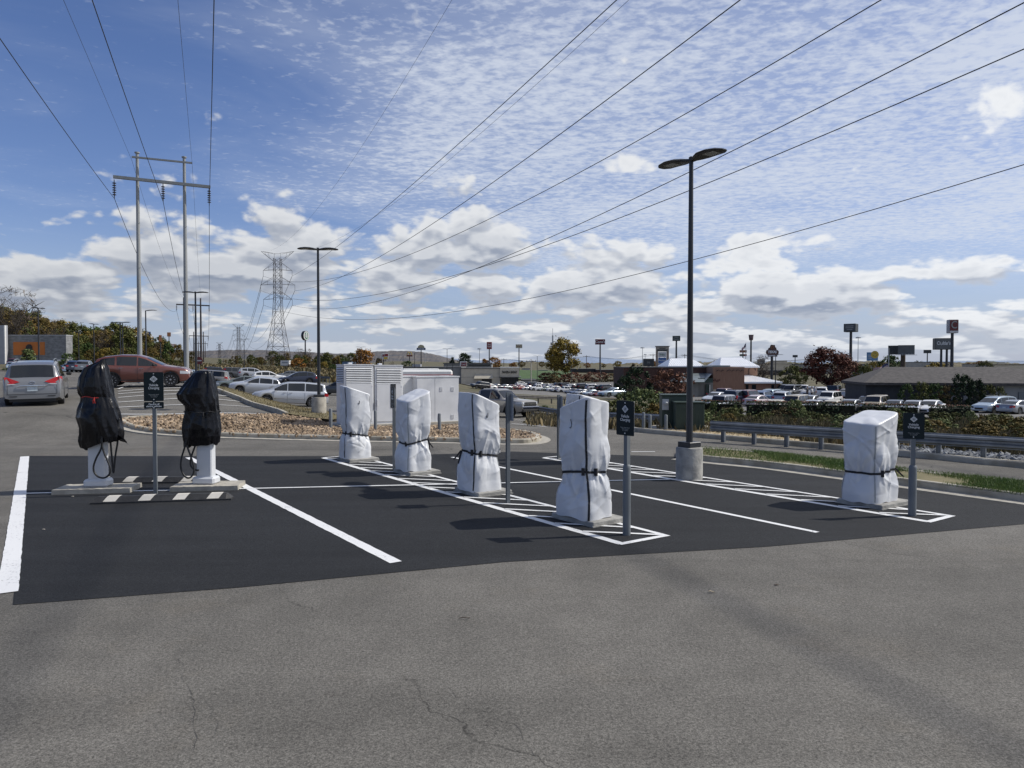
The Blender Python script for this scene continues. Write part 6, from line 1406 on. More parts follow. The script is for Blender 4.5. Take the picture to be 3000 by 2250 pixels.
o = bld('flat_roofed_building', 'low flat roofed building with a red roof sign behind the bakery', 1380, 300)
bx(o, 'wall', 1300, 1440, 300, 1066, None, 20, M_TANG); bx(o, 'window_band', 1372, 1436, 300, 1068, 1072, .2, M_DKGLASS, .1); bx(o, 'roof_edge', 1298, 1442, 300, 1063.5, 1066, 20.4, M_FLATR, .2)
sg_ = bx(o, 'roof_sign', 1347.5, 1367, 296, 1058.5, 1073.5, .5, M_TRIMW); 
b_ = MB(); bx(o, 'sign_face', 1350.5, 1366.5, 296, 1062, 1073, .1, mat('deep_red_sign', (.20, .012, .02), None, 3, .5), .06)
text('lettering', "Cane's", 1.2, M_LETTER, o, ((1358.5 - 1500) / F * 296 - o.location.x, -4.1, hz(1067.5, 296) - o.location.z), ext=.02, sx=.6)
# steakhouse
D = 116
o = bld('steakhouse_building', 'brown brick and timber steakhouse with white metal hip roofs', 2080, D)
bx(o, 'brick_wall', 1827, 2089, D + 4, 1077, None, 12, M_BRICK); bx(o, 'brick_cap', 1826, 2089, D + 4, 1075, 1077, 12.2, M_FLATR, .1)
sd_ = bx(o, 'timber_front', 2089, 2181, D, 1075.5, None, 16, M_SIDING); bx(o, 'timber_cap', 2088, 2140, D, 1070.5, 1075.3, 10, M_GROOF, -.2)
bx(o, 'skirting', 2089, 2150, D, 1141, 1145, .15, M_TAN, .16)
b = MB(); x0, x1 = face(2089, 2181, D)
for k in range(22): xx = x0 + (x1 - x0) * (k + .5) / 22; b.box((xx - o.location.x, -.02, (hz(1076.5, D) - o.location.z) / 2), (.05, .04, hz(1076.5, D) - o.location.z - .2))
b.build('board_joints', M_BRICKR, sd_)
for px, py in ((2108, 1085), (2139, 1085), (2165, 1085)):
    q = at(px, py, D) - o.location; b = MB(); b.tube([q + Vector((-.55, -.08, -.12)), q + Vector((-.2, -.3, .12)), q + Vector((.0, -.32, -.05))], .05, 5); b.build('gooseneck_lamp', M_BLACK, o); b = MB(); b.tube([q + Vector((.2, -.08, -.15)), q + Vector((.5, -.3, .1)), q + Vector((.6, -.32, -.08))], .05, 5); b.build('gooseneck_lamp', M_BLACK, o)
q = at(2100, 1115, D) - o.location
for k in range(5): b = MB(); b.box((q.x - .5 + .22 * k, -.06, q.z + .1 * math.sin(k * 2)), (.13, .06, .25 + .15 * (k % 2)), 0); b.build('wall_ornament', mat('dark_red_letters', (.08, .012, .012), None, 2, .6), o)
bx(o, 'right_wing_wall', 2181, 2285, D + .5, 1120, None, 12, M_BRICKR)
hip(o, 'right_wing_roof', 2178, 2289, D + .5, 12, 1118.5, 1097, 2180, 2222, M_WROOF, .6, .25, 20)
for a, c in ((2185, 2193), (2203, 2215), (2260, 2268)): w_ = bx(o, 'window', a, c, D + .5, 1128, 1143, .1, M_DKGLASS, .06); bx(o, 'window_frame', a - .8, c + .8, D + .5, 1126.8, 1128, .16, M_DGREEN, .1)
bx(o, 'eaves_fascia', 2180, 2287, D + .5, 1119.8, 1122, .12, M_DGREEN, .2)
bx(o, 'tower_wall', 2112, 2219, D + 6, 1072, 1100, 8, M_SIDING)
hip(o, 'tower_roof', 2106, 2223, D + 6, 8, 1073, 1047.5, 2132, 2195, M_WROOF, .5, .25, 18)
b = MB(); q = at(2203, 1084, D + 6) - o.location
b.tube([q + Vector((.55 * math.cos(a), -.08, .7 * math.sin(a) - .1)) for a in [PI * k / 10 for k in range(11)]] + [q + Vector((-.55, -.08, -.75))], .05, 4); b.build('horseshoe_sign', M_BLACK, o)
bx(o, 'second_tower_wall', 1962, 2058, D + 7, 1071, 1085, 8, M_SIDING)
hip(o, 'second_tower_roof', 1956, 2063, D + 7, 8, 1072, 1050, 1978, 2042, M_WROOF, .5, .25, 18)
pr = MB(); L_ = o.location
x0, x1 = face(2003, 2050, D - 1); xr = face(2089, 2089, D - 1)[0]
pr.add([(x - L_.x, y - L_.y, z - L_.z) for x, y, z in [(x0 - 1.2, D - 3, hz(1118, D)), (x1 + .2, D - 3, hz(1118, D)), (xr, D - .2, hz(1095, D)), (x0 + .8, D + 3.9, hz(1094, D)), (xr, D + 3.9, hz(1094, D)), (x0 - 1.2, D + 3.9, hz(1118, D))]], [(0, 1, 2, 4, 3), (0, 3, 5), (0, 1, 5)]); p_ = pr.build('porch_roof', M_GROOF, o)
bx(o, 'porch_gable', 2046, 2089, D - .6, 1108, 1118, .3, M_DGREEN); bx(o, 'porch_fascia', 1997, 2089, D - 2.6, 1118, 1121, .2, M_DGREEN)
bx(o, 'porch_wall', 2003, 2046, D - .8, 1121, None, 3, M_TANG); bx(o, 'door', 2068, 2080, D - .3, 1126, None, .2, M_DGREEN, .1); bx(o, 'door_light', 2078, 2080.5, D - .4, 1127, 1150, .1, M_TRIMW, .15); bx(o, 'porch_back_wall', 2046, 2089, D, 1121, None, .3, M_TANG)
# shingled building
D = 89
o = bld('shingled_building', 'long low building with a grey shingled hip roof on the right', 2760, D)
bx(o, 'shaded_wall', 2552, 2903, D, 1121, None, 10, M_DKWALL); bx(o, 'light_wall', 2903, 3160, D, 1121, None, 10, M_LGWALL); o.rotation_euler.z = math.radians(-11); bx(o, 'wall_base', 2903, 3160, D, 1168, None, .2, M_TANG, .15)  # left wall coloured dark for the shade it stands in
hip(o, 'roof', 2544, 3170, D, 10, 1121.5, 1075, 2640, 2985, M_SHING, .7, .3)
bx(o, 'door', 2962, 2985, D, 1147, None, .1, M_GPOST, .12); bx(o, 'wall_vent', 2966, 2976, D, 1134, 1138, .1, M_TANG, .08)
bx(o, 'side_window', 2785, 2800, D, 1158, 1172, .1, M_OFFW, .06); bx(o, 'side_window', 2818, 2830, D, 1158, 1172, .1, M_OFFW, .06); bx(o, 'wall_panel', 2700, 2704, D, 1122, None, .15, M_BLACK, .1)
GSH = 'shrubs against the shingled building'
for px, yt, w, m, lb in [(2815, 1098, .75, 'evergreen', 'large dark shrub rising over the eaves of the shingled building'), (2660, 1126, .7, 'green', 'grey green shrub against the dark wall near its left end'), (2700, 1120, .7, 'olive', 'tall grey green shrub left of the large dark shrub'), (2740, 1124, .75, 'green', 'green shrub just left of the large dark shrub'), (2775, 1130, .8, 'brown', 'brownish shrub touching the large dark shrub'), (2860, 1112, .7, 'evergreen', 'dark shrub right of the large dark shrub'), (2900, 1128, .75, 'olive', 'loose olive shrub where the dark wall turns light'), (2930, 1134, .6, 'olive', 'pale loose shrub against the light wall')]:
    treepx(lb, 'shrub', m, px, yt, 85.5, GSH, w, 'shrub')
# far buildings
def simple(name, label, px0, px1, y0, d, m, extra=None):
    o = bld(name, label, (px0 + px1) / 2, d); bx(o, 'wall', px0, px1, d, y0 + 1.5, None, 15, m); bx(o, 'roof_edge', px0 - 1, px1 + 1, d, y0, y0 + 1.5, 15.4, M_FLATR, .2)
    for a, c, e, f, mm in extra or []: bx(o, 'window_band' if mm is M_DKGLASS else 'facade_panel', a, c, d, e, f, .3, mm, .25)
    return o
simple('retail_store', 'tan retail store with stepped parapet right of the cutout sign', 2214, 2320, 1065, 330, M_TAN, [(2218, 2240, 1052, 1066, M_TANG), (2262, 2305, 1056, 1066, M_TAN), (2225, 2310, 1085, 1098, M_DKGLASS)])
simple('retail_store', 'low grey retail store behind the dark red maple', 2320, 2440, 1066, 350, M_TANG, [(2330, 2420, 1084, 1094, M_DKGLASS)])
simple('retail_store', 'pale flat building under the large restaurant sign', 2733, 2782, 1060, 210, M_TAN, [(2740, 2778, 1066, 1070, M_DKGLASS)])
simple('retail_store', 'beige building with a raised parapet at the right skyline', 2900, 3000, 1066, 240, M_TAN, [(2921, 2943, 1061, 1067, M_TAN)])
simple('warehouse', 'silver roofed shed below the smiling sign', 2512, 2580, 1066, 230, M_LGWALL)
simple('strip_mall', 'long low dark building with a canopy right of the golden tree', 1675, 1745, 1080, 400, M_DKWALL, [(1680, 1735, 1086, 1096, M_DKGLASS)])
simple('strip_mall', 'low dark building left of the steakhouse wall', 1750, 1832, 1083, 390, M_BRICK, [(1755, 1800, 1088, 1096, M_DKGLASS)])
simple('warehouse', 'small white shed on the lawn right of the bakery', 1531, 1552, 1079, 460, M_OFFW)
simple('warehouse', 'grey shed on the lawn left of the golden tree', 1580, 1604, 1084, 420, M_TANG)
simple('warehouse', 'small blue roofed shed behind the left louvred cabinet', 1003, 1030, 1058, 270, mat('blue_shed', (.12, .2, .32), None, 2, .6))
simple('kiosk', 'pale kiosk with parasols in front of the lawn beside the bakery', 1528, 1570, 1112, 262, M_LGWALL, [(1532, 1560, 1118, 1126, M_OFFW)])
o = bld('trailer', 'white trailer parked between the legs of the big lattice tower', 835, 255, 'trailer'); bx(o, 'body', 822, 847, 255, 1056, 1071, 2.4, M_TRIMW); bx(o, 'window', 826, 843, 255, 1060, 1064, .1, mat('pale_window', (.3, .33, .36), None, 2, .2), .06); bx(o, 'wheels', 828, 840, 255, 1071, 1075, 2, M_TYRE, -.1)
o = bld('box_van', 'white van with a red stripe partly hidden behind the cabinets', 1202, 46, 'van'); o.rotation_euler.z = .25
zt_ = hz(1083, 46) - o.location.z
b = MB(); b.box((0, 0, .45 + (zt_ - .45) / 2), (5.0, 2.1, zt_ - .45), 0, 0, .12); bv = b.build('body', M_TRIMW, o, 'auto')
b = MB(); b.box((-3.0, 0, 1.0), (1.2, 2.0, 1.1), 0, 0, .2); b.build('cab', M_TRIMW, o, 'auto')
b = MB(); b.prism([(-3.4, 1.5), (-2.5, 1.5), (-2.5, 2.2), (-2.9, 2.2)], 'y', -.95, .95); b.build('windscreen', M_GLASS, o)
b = MB(); b.box((0, 0, zt_ - .32), (5.03, 2.13, .05)); b.build('red_stripe', M_RED, o)
b = MB(); b.box((.6, 0, zt_ + .02), (2.2, 1.2, .10), 0, 0, .03); b.build('roof_hatch', M_TRIMW, o)
for x_ in (-2.6, 1.6):
    for y_ in (-.95, .95): b = MB(); b.cyl((x_, y_ - .12, .38), (x_, y_ + .12, .38), .38, n=18); b.build('wheel', M_TYRE, o, 'auto')
# people by the maple
def person(label, px, d, shirt, trousers):
    p = gd(px, d); o = thing('person', label, 'person', tuple(p), rt.uniform(0, 6), 'people standing in the steakhouse car park')
    skin = mat('skin', (.35, .22, .16), None, 5, .6)
    me = bpy.data.meshes.new('body'); V = [(0, 0, .95), (0, 0, 1.2), (0, 0, 1.42), (0, 0, 1.52), (0, -.01, 1.64), (0, 0, 1.74), (.19, 0, 1.40), (.24, .02, 1.12), (.25, -.08, .88), (-.19, 0, 1.40), (-.25, .0, 1.12), (-.24, -.10, .90), (.10, 0, .88), (.11, -.01, .48), (.11, .02, .06), (.12, -.12, .03), (-.10, 0, .88), (-.12, .02, .48), (-.12, .03, .06), (-.13, -.10, .03)]
    E = [(0, 1), (1, 2), (2, 3), (3, 4), (4, 5), (2, 6), (6, 7), (7, 8), (2, 9), (9, 10), (10, 11), (0, 12), (12, 13), (13, 14), (14, 15), (0, 16), (16, 17), (17, 18), (18, 19)]
    R = [.15, .14, .15, .06, .10, .08, .07, .05, .04, .07, .05, .04, .10, .07, .05, .04, .10, .07, .05, .04]
    me.from_pydata(V, E, []); b_ = bpy.data.objects.new('body', me); C.objects.link(b_); sk = b_.modifiers.new('skin', 'SKIN')
    for v, r in zip(me.skin_vertices[0].data, R): v.radius = (r, r * .85)
    me.skin_vertices[0].data[0].use_root = True; b_.modifiers.new('s', 'SUBSURF').levels = 1
    dg = bpy.context.evaluated_depsgraph_get(); m2 = bpy.data.meshes.new_from_object(b_.evaluated_get(dg)); bpy.data.objects.remove(b_)
    m2.materials.clear()
    for m in (skin, shirt, trousers): m2.materials.append(m)
    for f in m2.polygons: z = f.center.z; f.material_index = 2 if z < .95 else (1 if z < 1.48 and abs(f.center.x) < .26 and z > 1.0 else 0)
    m2.polygons.foreach_set('use_smooth', [True] * len(m2.polygons)); b2 = bpy.data.objects.new('body', m2); C.objects.link(b2); b2.parent = o
    h_ = MB(); h_.lathe([(.02, 1.84), (.08, 1.82), (.10, 1.75), (.098, 1.70)], 10); h_.build('hair', mat('dark_hair', (.03, .02, .015), None, 5, .7), o, True)
wsh, bsh, dk = mat('white_shirt', (.6, .6, .6), None, 3, .8), mat('dark_shirt', (.03, .03, .035), None, 3, .8), mat('dark_trousers', (.02, .022, .03), None, 3, .8)
person('person in a dark top beside the white pickup', 2366, 108, bsh, dk); person('person in a white top left of the maple trunk', 2379, 107, wsh, dk); person('person in a white top and pale trousers closest to the maple trunk', 2388, 109, wsh, mat('pale_trousers', (.35, .33, .3), None, 3, .8))

# ============================================================ pylon signs
def pcol(n, c): return mat(n, c, tuple(x * .85 for x in c), 1.5, .5)
def pylon(name, label, px, y0, y1, wpx, d, m, txt=None, tm=None, poles=(0,), pr=.28, pm=M_BLACK, size=.4, sx=1, depth=.8, rot=None, ty=.5, m_side=None, extra=None, group=None):
    x = (px - 1500) / F * d; z0 = T(x, d); rz = -math.atan2(x, d) if rot is None else rot
    o = thing(name, label, 'sign', (x, d, z0), rz, group); zt, zb = hz(y0, d) - z0, hz(y1, d) - z0; w = wpx * d / F; h = zt - zb
    for k in poles: b = MB(); b.tube([(k * w, 0, -.5), (k * w, 0, zb * .55), (k * w, 0, zb + .1)], [pr * 1.15, pr, pr * .85], 10); b.build('pole', pm, o, 'auto')
    b = MB(); b.box((0, 0, zb + h / 2), (w, depth, h), 0, 0, min(.06, h * .04)); bxo = b.build('sign_box', m_side or m, o)
    b = MB(); b.box((0, -depth / 2 - .02, zb + h / 2), (w * .95, .04, h * .92)); fc = b.build('sign_face', m, bxo)
    if txt: text('lettering', txt, h * size, tm or M_LETTER, fc, (0, -depth / 2 - .055, zb + h * ty), ext=.01, sx=sx, bold=h * .004)
    return o, bxo, fc, w, h, zb, depth
DKG = pcol('charcoal_sign', (.045, .052, .055)); GRS = pcol('grey_sign', (.105, .115, .115)); REDS = pcol('red_sign', (.23, .02, .025)); ORS = pcol('orange_brown_sign', (.24, .105, .045)); BLS = pcol('blue_sign', (.035, .06, .14)); CRS = pcol('cream_sign', (.48, .44, .33)); WHS = pcol('white_sign', (.55, .56, .56)); YEL = pcol('yellow_sign', (.6, .42, .06)); SKYB = pcol('sky_blue_sign', (.12, .25, .42))
# round coffee sign
d = 320; x = (895 - 1500) / F * d; z0 = T(x, d); o = thing('round_sign', 'round white and green sign on a dark pole right of the big lattice tower', 'sign', (x, d, z0), math.radians(68))
zc = hz(983.5, d) - z0; b = MB(); b.tube([(0, 0, 0), (0, 0, zc - 1.9)], [.35, .28], 8); b.build('pole', M_BLACK, o)
def disc(r, y0, y1, n=28): return [(r * math.cos(2 * PI * k / n), zc + r * math.sin(2 * PI * k / n)) for k in range(n)]
b = MB(); b.prism(disc(2.05, 0, 0), 'y', -.6, .6); bo = b.build('drum', M_BLACK, o)
b = MB(); b.prism(disc(1.9, 0, 0), 'y', -.66, -.61); fc = b.build('sign_face', WHS, bo)
b = MB()
gm = pcol('leaf_green_sign', (.06, .22, .12))
b.prism([(p[0] * .66, zc + (p[1] - zc) * .80) for p in disc(1.9, 0, 0)][:29], 'y', -.69, -.67); g_ = b.build('green_disc', gm, fc)
b = MB()
for sx_ in (-1, 1):
    for k in range(3): b.tube([(sx_ * (.35 + .32 * k), -.72, zc + 1.0 - .3 * k), (sx_ * (.5 + .34 * k), -.72, zc), (sx_ * (.25 + .22 * k), -.72, zc - 1.1 + .2 * k)], .09, 4)
b.box((0, -.72, zc + .1), (.5, .05, 1.9)); b.prism([(-.45, zc + 1.05), (.45, zc + 1.05), (0, zc + 1.6)], 'y', -.74, -.70); b.build('white_linework', WHS, g_)
# arched inn sign
o, bxo, fc, w, h, zb, dp = pylon('inn_sign', 'dark blue sign with an arched sunrise top above the hill', 1234, 1019, 1025.5, 26, 430, BLS, 'DAYS INN', M_LETTER, size=.8, sx=.75)
b = MB(); b.prism([(2.0 * math.cos(PI * k / 12), zb + h + 1.75 * math.sin(PI * k / 12)) for k in range(13)], 'y', -.3, .3); b.build('sunrise_arch', pcol('sunrise_yellow', (.42, .38, .24)), bxo)
# golden arches
o, bxo, fc, w, h, zb, dp = pylon('arches_sign', 'brown sign board topped with two yellow arches', 1200, 1040, 1044.5, 17, 400, pcol('dark_red_board', (.13, .03, .02)), None, pr=.25)
for s in (-1, 1):
    b = MB(); b.tube([(s * .62 + .62 * math.cos(a), -.1, zb + h + 1.55 * math.sin(a)) for a in [PI * k / 14 for k in range(15)]], .17, 6); b.build('arch', YEL, bxo)
# multi sign
o, bxo, fc, w, h, zb, dp = pylon('travel_sign', 'cluster of red and white travel signs right of the orange tree', 1128, 1036, 1053, 20, 330, WHS, None, poles=(-.2,), pr=.2)
for k, (c, y0_, y1_) in enumerate(((REDS, .55, .95), (YEL, .05, .42))):
    b = MB(); b.box((.1 * w * (1 if k else 2), -dp / 2 - .06, zb + h * (y0_ + y1_) / 2), (w * .55, .05, h * (y1_ - y0_))); b.build('panel', c, fc)
b = MB(); b.prism([(-w * .42, zb + h * .5), (-w * .05, zb + h * .5), (-w * .24, zb + h * .95)], 'y', -dp / 2 - .1, -dp / 2 - .05); b.build('triangle_mark', REDS, fc)
pylon('hotel_sign', 'tall red hotel sign right of the bakery roof sign', 1433.5, 1002, 1023, 15, 360, REDS, 'Red\nRoof', size=.34, sx=.75)
pylon('restaurant_sign', 'small cream sign with dark lettering on a tall pole', 1520.5, 1009, 1020, 19, 400, CRS, "Arby's", REDS, size=.62, sx=.9, m_side=DKG)
pylon('restaurant_sign', 'wide maroon sign with white script left of the near lamp pole', 1758, 994, 1009.5, 29, 280, pcol('maroon_sign', (.11, .012, .02)), "Cane's", size=.66, sx=1.1)
pylon('restaurant_sign', 'dark green sign with grey script just left of the near lamp pole', 1981, 984, 999, 22.5, 220, pcol('deep_green_sign', (.03, .045, .04)), 'Olive\nGarden', M_LETDIM, size=.42, sx=.9)
pylon('motel_sign', 'small dark far sign above the grey store', 2329, 1040, 1047, 14, 300, DKG, None, pr=.18)
pylon('square_sign', 'dark square two-faced sign on a thick pole above the dark red maple', 2491.5, 949, 973, 33, 150, pcol('charcoal_blue_sign', (.05, .062, .07)), None, None, depth=2.0, m_side=DKG, rot=-.7, pr=.3)
for k in range(3): q_ = [c for c in [o_ for o_ in C.objects if o_.name == 'square_sign'][0].children if c.name.startswith('sign_box')][0].children[0]; b = MB(); b.box((0, -1.06, hz(956 + 5 * k, 150) - T((2491.5 - 1500) / F * 150, 150)), (1.5 if k < 2 else 1.1, .03, .14)); b.build('pale_text_bar', M_LETDIM, q_)
o, bxo, fc, w, h, zb, dp = pylon('smiling_sign', 'light blue sign with a yellow smiling disc', 2555, 1032, 1057, 30, 240, SKYB, None, pr=.2)
b = MB(); r_ = h * .52; b.prism([(w * .22 + r_ * math.cos(2 * PI * k / 20) * .8, max(zb + .1, zb + h * .72 + r_ * math.sin(2 * PI * k / 20) * .85)) for k in range(20)][::1], 'y', -dp / 2 - .09, -dp / 2 - .045); sm = b.build('yellow_disc', YEL, fc)
for s in (-1, 1): b = MB(); b.box((w * .22 + s * .25, -dp / 2 - .12, zb + h * .9), (.14, .05, .3)); b.build('eye', DKG, sm)
b = MB(); b.tube([(w * .22 + .55 * math.cos(a), -dp / 2 - .12, zb + h * .72 + .55 * math.sin(a)) for a in [PI + PI * k / 8 for k in range(9)]], .06, 4); b.build('smile', DKG, sm)
for k in range(3): b = MB(); b.box((-w * .22, -dp / 2 - .06, zb + h * (.3 + .18 * k)), (w * .32, .03, h * .06)); b.build('text_bar', WHS, fc)
# billboard
d = 150; x = (2645 - 1500) / F * d; z0 = T(x, d); o = thing('billboard', 'dark two-panel billboard on a single column behind the shingled roof', 'billboard', (x, d, z0), -math.atan2(x, d)); k_ = d / F
zt, zb = hz(1011.5, d) - z0, hz(1039, d) - z0
b = MB(); b.tube([(0, 0, -.5), (0, 0, zb)], [.5, .45], 12); b.build('column', M_WOOD, o, 'auto')
b = MB(); b.box((8 * k_, -.8, (zt + zb) / 2), (43 * k_, .35, zt - zb)); f_ = b.build('front_panel', GRS, o)
b = MB(); b.box((-26 * k_, .9, (zt + zb) / 2 + .0), (27 * k_, .35, (zt - zb) * .97)); bp_ = b.build('rear_panel', DKG, o)
for i in range(5): b = MB(); b.box(((-36 + 5 * i) * k_, .68, (zt + zb) / 2), (.08, .08, (zt - zb) * .95)); b.build('batten', M_BLACK, bp_)
b = MB(); b.box((8 * k_, -1.3, zb - .1), (56 * k_, .9, .06)); b.build('catwalk', M_GALVD, o)
for i in range(4): b = MB(); b.box(((-2 + 8 * i) * k_, -1.65, zb + .12), (.3, .12, .2)); b.build('floodlight', M_GALV, o)
pylon('motel_sign', 'small dark far sign right of the billboard', 2716, 1025, 1035, 20, 300, DKG, None, pr=.22)
pylon('restaurant_sign', 'large grey restaurant sign on two poles with white lettering', 2759, 991, 1024.5, 44, 120, GRS, "Ch,ddar's", size=.44, sx=.62, depth=1.6, rot=-.28, poles=(-.05, .28), pr=.2, ty=.55, m_side=DKG)
o, bxo, fc, w, h, zb, dp = pylon('fast_food_sign', 'tall red sign with a white script letter on a thick pole', 2788, 937, 976.5, 24, 110, pcol('muted_red', (.13, .022, .025)), 'C', M_LETDIM, size=.78, sx=.8, depth=1.3, rot=-.2, pr=.24, m_side=pcol('grey_side', (.33, .34, .35)), ty=.58)
b = MB(); b.box((0, -dp / 2 - .05, zb + h * .1), (w * .95, .03, h * .14)); b.build('white_footer', WHS, fc)
pylon('oval_sign', 'small dark blue rounded sign beside the left transmission pole', 438.5, 972, 990, 8.5, 320, BLS, None, pr=.25)
pylon('store_sign', 'upright orange-brown box sign nearest the transmission poles', 471, 982, 1001, 8, 250, ORS, None, pr=.2)
pylon('store_sign', 'small square orange-brown sign left of the right transmission pole', 496.5, 974, 986, 10, 320, ORS, None, pr=.2)
pylon('store_sign', 'red and white square sign reading two letters per line', 509, 1007, 1021.5, 15.5, 360, WHS, 'DW\nKW', REDS, size=.5, sx=1.0, pr=.3)
# plaza pylon
d = 160; x = (1940 - 1500) / F * d; z0 = T(x, d); o = thing('plaza_sign', 'tall tan brick plaza pylon with white and blue tenant panels', 'sign', (x, d, z0), -math.atan2(x, d)); k_ = d / F
zz_ = lambda y: hz(y, d) - z0
for s in (-1, 1): b = MB(); b.box((s * 15.5 * k_, 0, zz_(1022) / 2), (7 * k_, 1.0, zz_(1022))); b.build('brick_pier', pcol('tan_brick', (.26, .21, .17)), o)
b = MB(); b.box((0, 0, (zz_(1015.5) + zz_(1030)) / 2), (38 * k_, 1.1, zz_(1015.5) - zz_(1030))); hd_ = b.build('header', pcol('tan_header', (.36, .32, .26)), o)
b = MB(); b.box((0, 0, zz_(1014.8)), (42 * k_, 1.5, .16)); b.build('cornice', M_FLATR, o)
b = MB(); b.box((0, -.58, zz_(1026)), (30 * k_, .06, 4.5 * k_)); b.build('dark_panel', DKG, hd_); b = MB(); b.box((0, -.58, zz_(1020.5)), (18 * k_, .06, 2.2 * k_)); b.build('dark_text_bar', DKG, hd_)
for (y0_, y1_, m_, tx, tm_) in ((1031.5, 1047, WHS, 'Publix', pcol('green_letter', (.05, .2, .08))), (1048, 1063.5, pcol('mid_blue', (.04, .12, .33)), 'Academy', M_LETTER), (1064, 1072, pcol('pale_blue_panel', (.3, .34, .42)), 'ROSS', BLS)):
    b = MB(); b.box((0, -.3, (zz_(y0_) + zz_(y1_)) / 2), (23 * k_, .3, zz_(y0_) - zz_(y1_))); q_ = b.build('tenant_panel', m_, o); text('lettering', tx, 7 * k_, tm_, q_, (0, -.47, (zz_(y0_) + zz_(y1_)) / 2), ext=.01, sx=.8)
o, bxo, fc, w, h, zb, dp = pylon('monument_sign', 'dark grey monument sign left of the tall plaza pylon', 1900, 1051, 1073, 32, 165, DKG, 'LG', M_LETDIM, size=.34, sx=1, pr=.3)
# bucket sign
d = 230; x = (2199.5 - 1500) / F * d; z0 = T(x, d); o = thing('bucket_sign', 'bucket shaped dark red sign on a tall pole right of the small flag', 'sign', (x, d, z0)); zt, zb = hz(981, d) - z0, hz(997, d) - z0
b = MB(); b.tube([(0, 0, 0), (0, 0, zb)], [.3, .24], 8); b.build('pole', M_BLACK, o)
b = MB(); b.lathe([(.52, zb), (.60, zb + .2), (.74, zt - .12), (.80, zt - .1), (.80, zt)], 20); bk = b.build('bucket', pcol('dark_bucket', (.09, .05, .06)), o, 'auto')
for k in range(4): b = MB(); a = -PI / 2 - .6 + .4 * k; b.add([(.56 * math.cos(a - .07), .56 * math.sin(a - .07), zb + .05), (.56 * math.cos(a + .07), .56 * math.sin(a + .07), zb + .05), (.765 * math.cos(a + .07), .765 * math.sin(a + .07), zt - .15), (.765 * math.cos(a - .07), .765 * math.sin(a - .07), zt - .15)], [(0, 1, 2, 3)]); b.build('stripe', pcol('pink_stripe', (.3, .22, .23)), bk)
# double small signs
d = 190; x = (2176 - 1500) / F * d; z0 = T(x, d); o = thing('double_sign', 'two small stacked boards on one pole behind the tower roof', 'sign', (x, d, z0))
b = MB(); b.tube([(0, 0, 0), (0, 0, hz(1027, d) - z0)], .15, 6); b.build('pole', M_BLACK, o)
for y0_, y1_, m_ in ((1026, 1033, ORS), (1037.5, 1043.5, pcol('dull_green', (.06, .08, .06)))): b = MB(); b.box((0, -.2, hz((y0_ + y1_) / 2, d) - z0), (20 * d / F, .3, (y1_ - y0_) * d / F)); q_ = b.build('board', m_, o)
b = MB(); b.box((.5, -.37, hz(1040.5, d) - z0), (.75, .04, .5)); b.build('red_end', REDS, q_)
# cutout steakhouse sign
d = 150; x = (2262 - 1500) / F * d; z0 = T(x, d); o = thing('cutout_sign', 'dark stepped cutout sign reading TEXAS on a single pole', 'sign', (x, d, z0), -math.atan2(x, d)); k_ = d / F
P = [(-13, 1045), (14, 1045), (14, 1040), (17, 1038), (18, 1030), (15, 1026), (12, 1025), (11, 1019), (8, 1017), (7, 1011), (-4, 1010), (-6, 1013), (-7, 1018), (-11, 1020), (-12, 1024), (-17, 1027), (-18, 1034), (-15, 1039), (-13, 1040)]
P = [(a * k_, hz(y, d) - z0) for a, y in P]
b = MB(); b.tube([(-1 * k_, 0, -.5), (-1 * k_, 0, hz(1044, d) - z0)], .26, 10); b.build('pole', M_BLACK, o)
b = MB(); b.prism(P, 'y', -.35, .35); pl_ = b.build('plaque', pcol('dark_maroon_plaque', (.06, .030, .028)), o)
b = MB(); b.prism([(a * .9 , (hz(1028, d) - z0) + (z - (hz(1028, d) - z0)) * .9) for a, z in P], 'y', -.40, -.36); b.build('plaque_face', pcol('deep_brown_face', (.10, .05, .04)), pl_)
b = MB(); b.box((0, -.42, hz(1042, d) - z0), (22 * k_, .05, 3.4 * k_)); b.build('light_bar', WHS, pl_)
text('lettering', 'TEXAS', 9.5 * k_, M_LETTER, pl_, (0, -.44, hz(1031.5, d) - z0), ext=.02, sx=.86, bold=.03)
b = MB(); b.tube([(-2.5 * k_, -.44, hz(1016, d) - z0), (0, -.44, hz(1013, d) - z0), (2.5 * k_, -.44, hz(1016, d) - z0), (2 * k_, -.44, hz(1021, d) - z0), (-2 * k_, -.44, hz(1021, d) - z0), (-2.5 * k_, -.44, hz(1016, d) - z0)], .12, 4); b.build('top_mark', ORS, pl_)
# do-not-enter sign by the poles
o = thing('road_sign', 'small round red road sign on a post behind the right bagged charger', 'sign', tuple(gd(584, 70))); b = MB(); b.tube([(0, 0, 0), (0, 0, 2.4)], .035, 6); b.build('post', M_GPOST, o)
b = MB(); b.prism([(.36 * math.cos(2 * PI * k / 16), 2.4 + .36 * math.sin(2 * PI * k / 16)) for k in range(16)], 'y', -.06, -.04); q_ = b.build('red_disc', pcol('dull_red', (.14, .02, .02)), o); b = MB(); b.box((0, -.07, 2.4), (.5, .01, .1)); b.build('white_bar', WHS, q_)
